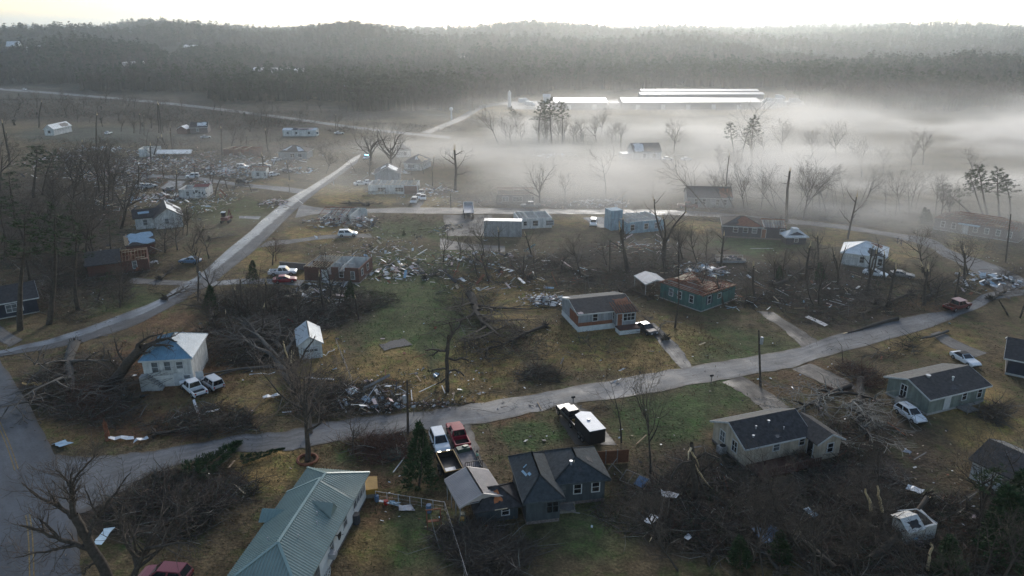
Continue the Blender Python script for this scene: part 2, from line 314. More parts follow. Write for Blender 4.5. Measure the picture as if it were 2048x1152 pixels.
def on_road(x,y):
    x=np.asarray(x); y=np.asarray(y); hit=np.zeros(x.shape,bool)
    if RG[0] is None:
        gx,gy=np.meshgrid(np.arange(-260,460,.6),np.arange(30,560,.6)); g=np.zeros(gx.shape,bool)
        for a,b,w in ROADS:
            i0,i1=int((a-w+260)/.6),int((a+w+260)/.6)+2; j0,j1=int((b-w-30)/.6),int((b+w-30)/.6)+2
            if i1<=0 or j1<=0: continue
            s_=np.s_[max(j0,0):j1,max(i0,0):i1]; g[s_]|=((gx[s_]-a)**2+(gy[s_]-b)**2<w*w)
        RG[0]=g
    i=((x+260)/.6).astype(int); j=((y-30)/.6).astype(int); g=RG[0]; ok=(i>=0)&(j>=0)&(i<g.shape[1])&(j<g.shape[0])
    return ok&g[np.clip(j,0,g.shape[0]-1),np.clip(i,0,g.shape[1]-1)]
def build_roads():
    road_mat('asphalt',(.048,.051,.058),.42,.65); road_mat('asphalt_old',(.100,.102,.106),.60,.78,amt=.4); road_mat('gravel',(.13,.115,.10),.6,.9,amt=.8)
    road_mat('mud',(.075,.062,.052),.5,.9,amt=.8); road_mat('slab',(.20,.20,.195),.6,.8,amt=.35)
    road_mat('asphalt_lane',(.09,.093,.10),.24,.40,lane=True)
    # main road with the yellow lines, coming in at the lower left
    cl=[(-96,640),(-70,720),(-30,790),(2,857),(20,900),(42,970),(58,1045),(63,1120),(64,1230),(62,1400)]
    W2=3.9; pts=cr([P(*c) for c in cl],5); Lp=[];Rp=[]
    for i,p in enumerate(pts):
        d=(pts[min(i+1,len(pts)-1)]-pts[max(i-1,0)]).normalized(); nrm=Vector((-d.y,d.x,0)); Lp.append(p-nrm*W2); Rp.append(p+nrm*W2)
    strip('main_road',Lp,Rp,'asphalt',.040,1,.12,False)
    M('line_yellow',(.18,.125,.045),.8,.5,1.5)
    for off in (-.17,.17):
        mb=MB()
        for i in range(len(pts)-1):
            d=(pts[i+1]-pts[i]).normalized(); nrm=Vector((-d.y,d.x,0))*.055; o=Vector((-d.y,d.x,0))*off; z=Vector((0,0,.046))
            a,b=pts[i]+o+z,pts[i+1]+o+z
            if 22<i<29: continue
            mb.add([a-nrm,a+nrm,b+nrm,b-nrm],[(0,1,2,3)])
        struct(mb.build('road_line','line_yellow'))
    strip('upper_street',[(-40,712),(0,702),(122,671),(244,629),(317,600),(354,575),(400,548),(452,502),(500,463),(529,436),(578,397),(612,378),(675,339),(702,318),(722,308)],
        [(-40,726),(0,714),(122,694),(195,676),(268,652),(366,602),(381,590),(427,566),(464,536),(500,509),(540,472),(587,424),(636,383),(675,355),(714,326),(740,311)],'asphalt_lane',.030,5)
    strip('front_street',[(60,905),(130,912),(196,914),(252,908),(307,901),(391,886),(475,872),(572,862),(638,847),(735,834),(840,825),(900,815),(1022,797),(1144,775),(1266,753),(1384,732),(1486,716),(1584,699),(1682,667),(1817,634),(1914,618),(1975,585),(2060,578)],
        [(60,1040),(150,1030),(238,987),(280,959),(335,936),(419,914),(475,905),(572,900),(640,890),(735,875),(840,860),(930,852),(1035,831),(1157,807),(1266,794),(1400,767),(1491,751),(1584,735),(1657,711),(1840,662),(1939,625),(1990,600),(2060,588)],'asphalt_old',.034,5)
    strip('middle_street',[(600,408),(651,417),(724,418),(822,415),(980,416),(1144,419),(1266,419),(1400,423),(1593,440),(1704,453),(1792,466),(1865,479),(1902,500),(1963,520),(2020,542),(2060,566)],
        [(590,436),(640,428),(724,426),(822,427),(980,428),(1144,428),(1266,429),(1410,433),(1593,449),(1700,461),(1780,474),(1853,493),(1885,512),(1940,540),(1975,568),(2010,592)],'asphalt',.026,5)
    strip('side_lane',[(612,379),(560,373),(497,368),(450,362),(403,355),(340,350),(283,349)],[(597,388),(550,381),(500,375),(450,369),(403,362),(340,357),(283,355)],'asphalt',.022,4)
    strip('far_road',[(-60,173),(0,178),(137,187),(342,205),(547,230),(684,249),(790,262),(900,272)],[(-60,177),(0,182),(137,191),(342,210),(547,235),(684,254),(790,267),(900,278)],'asphalt_old',.02,4,.1)
    strip('factory_road',[(842,265),(880,250),(917,234),(962,210),(1015,203)],[(860,267),(897,252),(930,238),(970,216),(1020,208)],'asphalt',.024,4,.1)
    strip('factory_yard',[(1012,203),(1120,201),(1300,198),(1500,196),(1622,204)],[(1018,219),(1120,219),(1300,219),(1500,219),(1600,214)],'slab',.018,3,.1)
    n='driveway'
    for l,r,mt,z in [
        ([(873,852),(866,880),(872,920),(890,960)],[(938,846),(952,880),(965,920),(985,950)],'gravel',.012),
        ([(1112,815),(1120,840),(1150,890)],[(1150,806),(1190,835),(1232,890)],'mud',.012),
        ([(1290,652),(1330,700),(1364,742)],[(1308,645),(1355,690),(1385,733)],'gravel',.012),
        ([(1512,622),(1560,655),(1606,696)],[(1545,624),(1590,652),(1640,684)],'mud',.013),
        ([(1445,764),(1490,790),(1530,822)],[(1485,752),(1540,785),(1580,815)],'mud',.014),
        ([(1584,738),(1640,765),(1690,785)],[(1620,727),(1670,748),(1715,775)],'mud',.015),
        ([(427,563),(490,557),(560,558),(610,560)],[(418,572),(490,568),(560,569),(600,572)],'slab',.011),
        ([(535,482),(590,478),(651,470),(740,467)],[(515,496),(590,486),(660,477),(745,475)],'gravel',.010),
        ([(886,430),(890,450),(892,472)],[(985,430),(988,450),(995,472)],'gravel',.009),
        ([(265,555),(320,559),(392,562)],[(255,566),(320,570),(380,572)],'gravel',.016),
        ([(1165,435),(1180,446),(1200,456)],[(1205,434),(1225,446),(1232,454)],'slab',.009),
        ([(335,361),(330,368),(320,376)],[(372,362),(366,370),(362,379)],'slab',.009),
        ([(478,432),(500,432),(522,433)],[(478,437),(500,438),(517,439)],'slab',.009),
        ([(816,402),(824,410),(826,416)],[(850,400),(846,408),(838,416)],'gravel',.009),
        ([(880,475),(930,486),(1010,492)],[(880,500),(940,500),(1010,505)],'gravel',.008),
        ([(1860,668),(1890,690),(1950,715)],[(1880,662),(1920,684),(1975,706)],'gravel',.012),
        ([(0,650),(20,665),(45,680)],[(-20,668),(0,682),(20,694)],'gravel',.012)]:
        strip(n,l,r,mt,z,5,.18)
    tag_bank=None
# ---- distant woods: one mass of small bare and pine trees
def tree_tile(kind,rng,n):
    V=[];T=[];mi=[]
    def tri(a,b,c,m): i=len(V); V.extend([a,b,c]); T.append((i,i+1,i+2)); mi.append(m)
    tri((-.12,0,0),(.12,0,0),(0,0,.8),0); tri((0,-.12,0),(0,.12,0),(0,0,.8),0)
    for k in range(n):
        a=rng.uniform(0,6.283)
        if kind=='bare':
            z=rng.uniform(.35,.75); r=rng.uniform(0,.16); p=np.array((r*math.cos(a),r*math.sin(a),z)); d=np.array((math.cos(a)*rng.uniform(.03,.26),math.sin(a)*rng.uniform(.03,.26),rng.uniform(.03,.27)))
            s=np.array((-math.sin(a),math.cos(a),0))*rng.uniform(.02,.05); tri(p-s,p+s,p+d,0)
        else:
            z=rng.uniform(.42,1.0); rr=.20*(1.05-z)**.5+.03; r=rng.uniform(.2,1)*rr; c=np.array((r*math.cos(a),r*math.sin(a),z))
            u=rng.normal(0,1,3); u[2]*=.4; u/=np.linalg.norm(u); w=np.cross(u,rng.normal(0,1,3)); w/=np.linalg.norm(w); s=rng.uniform(.05,.10)
            tri(c-u*s,c+u*s*.8+w*s*.3,c+w*s,1)
    return np.array(V,float),np.array(T),np.array(mi)
def forest_line(px):
    return np.interp(px,[-900,0,400,684,880,1000,1080,1560,1625,2048,3200],[150,172,203,236,252,204,178,176,213,226,236])
CLEAR=[(14,42,95,112),(48,95,98,110),(350,420,90,110),(490,612,143,165),(680,712,180,196),(240,300,131,139),(165,272,144,153),(912,942,120,130),(-60,160,168,186),(100,420,183,212),(360,700,203,258),(318,362,104,122)]
def build_forest():
    rng=np.random.default_rng(3); n=36000
    d=np.exp(rng.uniform(math.log(470),math.log(3600),n)); az=np.radians(rng.uniform(-41,41,n)); x=d*np.sin(az); y=d*np.cos(az); z=hgt(x,y)
    px,py=project(x,y,z); ok=(py<forest_line(px)+(4*np.sin(px*.031)+4*np.sin(px*.0113+1)+3*np.sin(px*.083))*np.clip((py-165)/20,.3,1))
    for a,b,c,e in CLEAR: ok&=~((px>a)&(px<b)&(py>c)&(py<e+4))
    ex=rng.uniform(-250,1000,60); ey=188+74*rng.uniform(0,1,60)**1.8; g2=(ey>forest_line(np.clip(ex,0,2000))+15)&(rng.uniform(0,1,60)<.85)
    for a,b2,c2,e2 in ((70,150,244,276),(350,430,246,270),(555,650,250,276),(195,240,255,276),(830,1010,200,262),(395,425,262,280)): g2&=~((ex>a)&(ex<b2)&(ey>c2)&(ey<e2))
    u_=(ex[g2]-1024)/FPX; v_=-(ey[g2]-576)/FPX; t_=-HC/(v_*CP-SP); x2,y2=u_*t_,(v_*SP+CP)*t_
    x,y,d=[q[ok] for q in (x,y,d)]; n0=len(x); x=np.r_[x,x2]; y=np.r_[y,y2]; z=hgt(x,y); d=np.hypot(x,y); n=len(x)
    patch=np.sin(x*.013+y*.008)+np.sin(x*.006-y*.011+2)+.5*np.sin(x*.03+y*.02)
    pine=(rng.uniform(0,1,n)<np.clip(.30+.25*patch,.05,.75))
    h=rng.uniform(11,19,n)*np.where(pine,1.1,1.)*np.clip((d/700)**.12,1,1.12); wd=h*rng.uniform(.85,1.3,n)*np.clip((d/700)**.45,1,2.0)
    low=np.arange(n)>=n0; h=np.where(low,rng.uniform(1.5,4.5,n),h); wd=np.where(low,h*1.5,wd); pine=pine&(~low|(rng.uniform(0,1,n)<.3)); rot=rng.uniform(0,6.283,n); Vs=[];Ts=[];Ms=[];o=0
    for kind in ('bare','pine'):
        for v in range(4):
            tv,tt,tm=tree_tile(kind,rng,42 if kind=='bare' else 40)
            sel=np.where((pine==(kind=='pine'))&((np.arange(n)%4)==v))[0]; k=len(sel)
            if not k: continue
            c,s=np.cos(rot[sel])[:,None],np.sin(rot[sel])[:,None]
            X=x[sel][:,None]+wd[sel][:,None]*(c*tv[:,0]-s*tv[:,1]); Y=y[sel][:,None]+wd[sel][:,None]*(s*tv[:,0]+c*tv[:,1]); Z=z[sel][:,None]-.3+h[sel][:,None]*tv[:,2]
            Vs.append(np.stack([X,Y,Z],-1).reshape(-1,3)); Ts.append((tt[None]+(np.arange(k)*len(tv))[:,None,None]+o).reshape(-1,3)); Ms.append(np.tile(tm,k)); o+=k*len(tv)
    M('wood_far',(.026,.028,.022),.95,.5,.010,detail=8,col2=(.066,.054,.046)); M('pine_far',(.016,.027,.013),.9,.4,.014,detail=8,col2=(.036,.046,.024))
    me=npmesh('distant_woods',np.concatenate(Vs),np.concatenate(Ts),['wood_far','pine_far'],np.concatenate(Ms))
    tag(link('distant_woods',me),kind='stuff')
def volume(name,x0,x1,y0,y1,z0,z1,fn):
    o=MB().box(x0,x1,y0,y1,z0,z1).build(name,[]); m=bpy.data.materials.new(name); m.use_nodes=True; t=m.node_tree
    t.nodes.remove(t.nodes['Principled BSDF']); pv=t.nodes.new('ShaderNodeVolumePrincipled'); t.links.new(pv.outputs[0],t.nodes['Material Output'].inputs['Volume'])
    fn(t,pv); o.data.materials.append(m); return tag(o,kind='stuff')
def build_haze():
    def fh(t,pv):
        pv.inputs['Color'].default_value=(.84,.93,1,1); pv.inputs['Density'].default_value=.00019; pv.inputs['Anisotropy'].default_value=.77
    volume('haze',-9000,9000,-300,11000,-25,175,fh)
    def ff(t,pv):
        N=t.nodes.new; L=t.links.new; pv.inputs['Color'].default_value=(1,.975,.94,1); pv.inputs['Anisotropy'].default_value=.35
        g=N('ShaderNodeNewGeometry'); sp=N('ShaderNodeSeparateXYZ'); L(g.outputs['Position'],sp.inputs[0])
        def mr(src,a,b,c=0,d=1):
            r=N('ShaderNodeMapRange'); r.interpolation_type='SMOOTHSTEP'; r.inputs[1].default_value=a; r.inputs[2].default_value=b; r.inputs[3].default_value=c; r.inputs[4].default_value=d; L(src,r.inputs[0]); return r.outputs[0]
        def mul(a,b):
            q=N('ShaderNodeMath'); q.operation='MULTIPLY'; L(a,q.inputs[0])
            if isinstance(b,float): q.inputs[1].default_value=b
            else: L(b,q.inputs[1])
            return q.outputs[0]
        sc=N('ShaderNodeVectorMath'); sc.operation='MULTIPLY'; sc.inputs[1].default_value=(.0105,.023,.07); L(g.outputs['Position'],sc.inputs[0])
        n=N('ShaderNodeTexNoise'); n.inputs['Scale'].default_value=1.; n.inputs['Detail'].default_value=5; n.inputs['Roughness'].default_value=.6; n.inputs['Distortion'].default_value=.6; L(sc.outputs[0],n.inputs['Vector'])
        n3=N('ShaderNodeTexNoise'); n3.inputs['Scale'].default_value=.014; n3.inputs['Detail'].default_value=3; L(g.outputs['Position'],n3.inputs['Vector'])
        wv=N('ShaderNodeVectorMath'); wv.operation='MULTIPLY_ADD'; L(n3.outputs['Color'],wv.inputs[0]); wv.inputs[1].default_value=(190,150,0); wv.inputs[2].default_value=(-95,-75,0); wq=N('ShaderNodeVectorMath'); L(wv.outputs[0],wq.inputs[0]); L(g.outputs['Position'],wq.inputs[1]); sp2=N('ShaderNodeSeparateXYZ'); L(wq.outputs[0],sp2.inputs[0])
        nz=mr(n.outputs[0],.41,.63,.03,1.35)
        m=mul(mr(sp2.outputs[0],-105,110,.012,1.),mr(sp.outputs[0],570,470)); veil=mul(mr(sp.outputs[0],-90,60),mr(sp.outputs[1],95,210)); m=mul(m,mr(sp2.outputs[1],150,255)); m=mul(m,mul(mr(sp2.outputs[1],455,330),mr(sp.outputs[1],465,430)))
        # thin veil to the left of the street
        zh=N('ShaderNodeMath'); zh.operation='DIVIDE'; L(sp.outputs[2],zh.inputs[0]); L(mr(n3.outputs[0],.35,.65,.35,1.6),zh.inputs[1]); zf=mr(zh.outputs[0],14,0); m=mul(mul(m,zf),nz); m=mul(m,.062)
        veil=mul(mul(veil,mr(sp.outputs[2],30,0)),.0026); ad=N('ShaderNodeMath'); ad.operation='ADD'; L(m,ad.inputs[0]); L(veil,ad.inputs[1]); L(ad.outputs[0],pv.inputs['Density'])
    volume('fog',-230,570,90,470,.5,30,ff)
build_ground(); build_roads(); build_forest(); build_haze()
# ================================================================ houses
def lerp(a,b,t): return a+(b-a)*t
class House:
    """local frame: x along the wall facing the viewer (A left, B right), y away from the viewer"""
    def __init__(s,name,label,A,B,D,h,wall='white_siding',base=0,basemat='concrete',cat='house',z=None,L=None):
        a=P(*A,z) if len(A)==2 else Vector(A); b=P(*B,z) if len(B)==2 else Vector(B)
        d=b-a; s.L=L or math.hypot(d.x,d.y); s.D=D; s.h=h; s.rz=math.atan2(d.y,d.x); s.base=base; s.wall=wall; s.faces=[]
        a.z=float(hgt(a.x,a.y))-.02
        s.o=thing(name,label,cat,a,s.rz)
        if base: MB().box(-.04,s.L+.04,-.04,D+.04,-.3,base).build('foundation',basemat,s.o)
    def walls(s,ends=None,t=.16):
        L,D,h,b=s.L,s.D,s.h,s.base; m=MB()
        m.box(0,L,0,t,b,h).box(0,L,D-t,D,b,h).box(0,t,t,D-t,b,h).box(L-t,L,t,D-t,b,h)
        if ends=='x':
            for x in (0,L-t): m.slab([(x,0,h),(x,D,h),(x,D/2,h+s.rise)],t,0,(1,0,0))
        if ends=='y':
            for y in (0,D-t): m.slab([(0,y,h),(L/2,y,h+s.rise),(L,y,h)],t,0,(0,1,0))
        m.build('wall',s.wall,s.o); return s
    def roof(s,kind='gable',mat='shingle_dark',rise=1.7,ov=.4,og=.3,trim='trim_white',rib=None,ribmat=None,t=.14,ins=None,name='roof',x0=0,x1=None,y0=0,y1=None,h=None,parent=None):
        s.rise=rise; L=s.L if x1 is None else x1; D=s.D if y1 is None else y1; h=s.h if h is None else h; z=h+t; X0,Y0=x0,y0; m=MB(); f=[]; ym=(Y0+D)/2; xm=(X0+L)/2
        if kind=='gable':
            k=rise/((D-Y0)/2); e=z-ov*k
            f=[[(X0-og,Y0-ov,e),(L+og,Y0-ov,e),(L+og,ym,z+rise),(X0-og,ym,z+rise)],[(L+og,D+ov,e),(X0-og,D+ov,e),(X0-og,ym,z+rise),(L+og,ym,z+rise)]]
        elif kind=='gabley':
            k=rise/((L-X0)/2); e=z-ov*k
            f=[[(X0-ov,D+og,e),(X0-ov,Y0-og,e),(xm,Y0-og,z+rise),(xm,D+og,z+rise)],[(L+ov,Y0-og,e),(L+ov,D+og,e),(xm,D+og,z+rise),(xm,Y0-og,z+rise)]]
        elif kind=='hip':
            lx=(L-X0)>=(D-Y0); w=(D-Y0 if lx else L-X0)/2; i=w if ins is None else ins; k=rise/w; e=z-ov*k
            c=[(X0-ov,Y0-ov,e),(L+ov,Y0-ov,e),(L+ov,D+ov,e),(X0-ov,D+ov,e)]
            r0,r1=((X0+i,ym,z+rise),(L-i,ym,z+rise)) if lx else ((xm,Y0+i,z+rise),(xm,D-i,z+rise))
            f=[[c[0],c[1],r1,r0],[c[1],c[2],r1],[c[2],c[3],r0,r1],[c[3],c[0],r0]] if lx else [[c[0],c[1],r0],[c[1],c[2],r1,r0],[c[2],c[3],r1],[c[3],c[0],r0,r1]]
        for q in f: m.slab(q,t)
        ro=m.build(name,mat,parent or s.o); s.faces=[[Vector(p) for p in q] for q in f]
        if rib:
            mb=MB()
            for q in f: mb.ribs(q,rib)
            mb.build('ridge_ribs',ribmat or mat,ro)
        if trim:
            mb=MB()
            for q in f:
                a,b=Vector(q[0]),Vector(q[1]); dz=Vector((0,0,-.09)); o=Vector((0,0,0))
                n=(b-a).cross(Vector((0,0,1))).normalized()*.02
                mb.bar(a+dz+n,b+dz+n,.03,.2)
                if kind in('gable','gabley'):
                    for p,r in((q[0],q[3]),(q[1],q[2])):
                        p,r=Vector(p),Vector(r); sgn=(a-b).normalized() if p==a else (b-a).normalized()
                        mb.bar(p+dz+sgn*.022,r+dz+sgn*.022,.03,.2)
            mb.build('fascia',trim,ro)
        if kind in('hip',) or rib:
            mb=MB()
            for q in f:
                if len(q)>2:
                    r=[Vector(p) for p in q]; top=max(p.z for p in r)
                    for i in range(len(r)):
                        a,b=r[i],r[(i+1)%len(r)]
                        if max(a.z,b.z)>top-.01: mb.bar(a+Vector((0,0,.03)),b+Vector((0,0,.03)),.16,.03)
            mb.build('ridge_cap',ribmat or mat,ro)
        s.ro=ro
        if str(mat).startswith('shingle') and s.L*s.D>40:
            for _ in range(rnd.randint(3,6)):
                u=rnd.uniform(.1,.8); v=rnd.uniform(.1,.7); k=rnd.uniform(.03,.09); s.patch(rnd.randrange(2),u,u+k,v,v+k*1.6,rnd.choice(['shingle_grey','scrap_dark','shingle_brown','scrap_dark','wood_grey']),'torn_shingles',1.2,3,.012)
        return s
    def patch(s,face,u0,u1,v0,v1,mat='wood_pale',name='bare_decking',jag=.35,n=5,off=.02,label=None):
        q=s.faces[face]; e0,e1=q[0],q[1]; r0,r1=(q[3],q[2]) if len(q)==4 else (q[2],q[2])
        pt=lambda u,v: lerp(lerp(e0,e1,u),lerp(r0,r1,u),v)
        nn=(e1-e0).cross(r0-e0).normalized(); nn=nn if nn.z>0 else -nn; du,dv=(u1-u0),(v1-v0); J=lambda k: rnd.uniform(-jag,jag)*k/3
        loop=[(lerp(u0,u1,i/n),v0+J(dv)) for i in range(n)]+[(u1+J(du),lerp(v0,v1,i/n)) for i in range(n)]+[(lerp(u1,u0,i/n),v1+J(dv)) for i in range(n)]+[(u0+J(du),lerp(v1,v0,i/n)) for i in range(n)]
        pts=[pt(min(max(u,.005),.995),min(max(v,.005),.99))+nn*off for u,v in loop]; c=sum(pts,Vector())/len(pts)
        m=MB(); k=len(pts); lo=[p-nn*.015 for p in pts]
        m.add(pts+lo+[c],[(i,(i+1)%k,2*k) for i in range(k)]+[(i,i+k,(i+1)%k+k,(i+1)%k) for i in range(k)])
        o=m.build(name,mat,s.ro)
        if label: o['label']=label
        return s
    def frame(s,side):
        return {'f':(Vector((0,0,0)),Vector((1,0,0)),Vector((0,-1,0))),'l':(Vector((0,s.D,0)),Vector((0,-1,0)),Vector((-1,0,0))),'r':(Vector((s.L,0,0)),Vector((0,1,0)),Vector((1,0,0))),'b':(Vector((s.L,s.D,0)),Vector((-1,0,0)),Vector((0,1,0)))}[side]
    def win(s,side,u,z,w=.95,h=1.25,trim='trim_white',pane='glass_dark',bars=1,off=None,name='window'):
        o,d,n=off or s.frame(side); up=Vector((0,0,1)); c=o+d*u+up*z; m=MB(); b=.11; Rm=Matrix((d,n,up)).transposed()
        q=lambda x0,x1,z0,z1,mb,th=.07: mb.obox(c+d*((x0+x1)/2)+up*((z0+z1)/2)+n*(th/2+.002),(x1-x0,th,z1-z0),Rm)
        q(-b,w+b,-b,0,m); q(-b,w+b,h,h+b,m); q(-b,0,0,h,m); q(w,w+b,0,h,m)
        q(0,w,h/2-.03,h/2+.03,m,.055)
        for k in range(1,bars): q(w*k/bars-.04,w*k/bars+.04,0,h,m,.05)
        f=m.build(name,trim,s.o); p=MB(); q(0,w,0,h,p,.035); p.build('pane','glass_pale' if pane=='glass_dark' and rnd.random()<.4 else pane,f); return s
    def door(s,side,u,z=0,w=.95,h=2.05,mat='trim_white',trim='trim_white',off=None,name='door'):
        o,d,n=off or s.frame(side); up=Vector((0,0,1)); c=o+d*u+up*z; Rm=Matrix((d,n,up)).transposed()
        q=lambda x0,x1,z0,z1,mb,th: mb.obox(c+d*((x0+x1)/2)+up*((z0+z1)/2)+n*(th/2+.002),(x1-x0,th,z1-z0),Rm)
        m=MB(); q(0,w,0,h,m,.05); f=m.build(name,mat,s.o)
        t=MB(); q(-.1,0,0,h+.1,t,.07); q(w,w+.1,0,h+.1,t,.07); q(0,w,h,h+.1,t,.07); t.build('door_frame',trim,f); k=MB(); q(w-.16,w-.09,.95,1.06,k,.11); k.build('handle','galvanised',f); return s
    # ---- storm damage
    def shell(s,inner='plaster',parts=(.45,),floor='wood_grey',cut=None,t=.22):
        """walls without a roof: inside lining, floor and partitions show"""
        L,D,h,b=s.L,s.D,s.h,s.base; m=MB(); H=cut or {}
        for key,(x0,x1,y0,y1) in dict(f=(0,L,0,t),b=(0,L,D-t,D),l=(0,t,t,D-t),r=(L-t,L,t,D-t)).items():
            hh=H.get(key,h)
            if isinstance(hh,(list,tuple)):
                n=len(hh)
                for i,k in enumerate(hh):
                    if k<=0: continue
                    if key in 'fb': m.box(x0+(x1-x0)*i/n,x0+(x1-x0)*(i+1)/n-.004,y0,y1,b,b+k)
                    else: m.box(x0,x1,y0+(y1-y0)*i/n,y0+(y1-y0)*(i+1)/n-.004,b,b+k)
            elif hh>0: m.box(x0,x1,y0,y1,b,hh)
        m.build('wall',s.wall,s.o)
        m=MB(); e=t+.004; hb=H.get('b',h); hb=max(hb) if isinstance(hb,(list,tuple)) else hb
        if hb>.5: m.box(e,L-e,D-t-.03,D-t-.004,b+.1,hb-.03)
        if H.get('l',h)==h: m.box(e,e+.03,e,D-t-.035,b+.1,h-.03)
        if H.get('r',h)==h: m.box(L-e-.03,L-e,e,D-t-.035,b+.1,h-.03)
        for p in parts: m.box(L*p-.06,L*p+.06,e+.04,D-t-.04,b+.1,h-.05)
        m.box(L*.2,L*.8,D*.5-.06,D*.5+.06,b+.1,h-.2)
        m.build('inside_wall',inner,s.o)
        MB().box(t,L-t,t,D-t,b-.02,b+.08).build('floor',floor,s.o); return s
    def joists(s,x0=0,x1=None,mat='wood_red',sp=.6,z=None,name='ceiling_joists',miss=.15):
        x1=s.L if x1 is None else x1; z=s.h if z is None else z; m=MB(); x=x0+.1
        while x<x1:
            if rnd.random()>miss:
                a=rnd.uniform(0,.15)*s.D*(rnd.random()<.3); m.bar((x,-.25+a,z+.09),(x+rnd.uniform(-.1,.1),s.D+.25-rnd.uniform(0,.25)*s.D*(rnd.random()<.3),z+.09+rnd.uniform(-.03,.05)),.06,.17)
            x+=sp
        m.bar((x0,-.05,z+.21),(x1,-.05,z+.21),.12,.06); m.build(name,mat,s.o); return s
    def rafters(s,rise=1.6,x0=0,x1=None,mat='wood_red',sp=.6,deck=.4,deckmat='wood_red',hip=False,miss=.12,ov=.35):
        x1=s.L if x1 is None else x1; m=MB(); x=x0+.05; h=s.h+.08; D=s.D; k=rise/(D/2); dk=MB()
        while x<x1:
            f=1.
            if hip: f=min(1,min(x-x0,x1-x)/(D/2)+.12)
            zr=h+rise*f; yb=D/2*f
            if rnd.random()>miss: m.bar((x,-ov,h-ov*k),(x+rnd.uniform(-.05,.05),yb,zr),.06,.16)
            if rnd.random()>miss: m.bar((x,D+ov,h-ov*k),(x,D-yb,zr),.06,.16)
            x+=sp
        i=D/2 if hip else 0
        m.bar((x0+i,D/2,h+rise+.1),(x1-i,D/2,h+rise+.1),.06,.2); m.build('roof_frame',mat,s.o)
        nb=int((x1-x0)*deck*7)
        for _ in range(nb):
            fr=rnd.random()<.6; v=rnd.uniform(0,1); lo=x0+(D/2*v if hip else 0); hi=x1-(D/2*v if hip else 0)
            if hi-lo<1: continue
            a=rnd.uniform(lo,hi-.6); l=min(rnd.uniform(1,4),hi-a); y=-ov+v*(D/2+ov); z=h-ov*k+k*(y+ov)+.11
            if not fr: y=D-y
            dk.bar((a,y,z),(a+l,y+rnd.uniform(-.12,.12),z+.01),.22,.03,rnd.choice([0,0,0,1]))
        if dk.v: dk.build('roof_boards',[deckmat,'wood_pale'],s.o)
        return s
    def rubble(s,n=60,inside=True,x0=0,x1=None,y0=0,y1=None,hh=.8,seed=1):
        x1=s.L if x1 is None else x1; y1=s.D if y1 is None else y1
        heap(n,(x1-x0)/2,(y1-y0)/2,hh,seed).build('rubble',HEAPM,s.o,((x0+x1)/2,(y0+y1)/2,s.base+.1)); return s
    def vent(s,face,u,v,h=.5,r=.07,mat='galvanised',name='roof_vent'):
        q=s.faces[face]; e0,e1=q[0],q[1]; r0,r1=(q[3],q[2]) if len(q)==4 else (q[2],q[2]); p=lerp(lerp(e0,e1,u),lerp(r0,r1,u),v)
        MB().tube([p-Vector((0,0,.1)),p+Vector((0,0,h*.7)),p+Vector((0,0,h*.72)),p+Vector((0,0,h))],[r,r,r*1.7,r*1.7],8).build(name,mat,s.ro); return s
HEAPM=['sheet_white','wood_pale','wood_grey','insulation','scrap_dark','sheet_blue','wood_red','plaster']
def heap(n,rx,ry,hh,seed=1,cols=None,big=1.):
    """broken boards, panels and scraps thrown over each other"""
    r=random.Random(seed); m=MB(); cols=cols or [0,0,1,1,2,2,2,3,4,4,4,5,6,6,7]
    for _ in range(n):
        a=r.uniform(0,6.283); q=r.random()**.6; x=math.cos(a)*q*rx; y=math.sin(a)*q*ry; z=max(.03,hh*(1-q)*r.random()+.05)
        c=r.choice(cols)
        if c in(1,2,6) and r.random()<.75: sz=(r.uniform(1.2,3.6)*big,r.uniform(.08,.2),.05)
        else: sz=(r.uniform(.4,1.7)*big,r.uniform(.25,1.)*big,r.uniform(.02,.06))
        m.obox((x,y,z+.06),sz,rotm(r.gauss(0,.3),r.gauss(0,.28),r.uniform(0,6.283)),c)
    return m
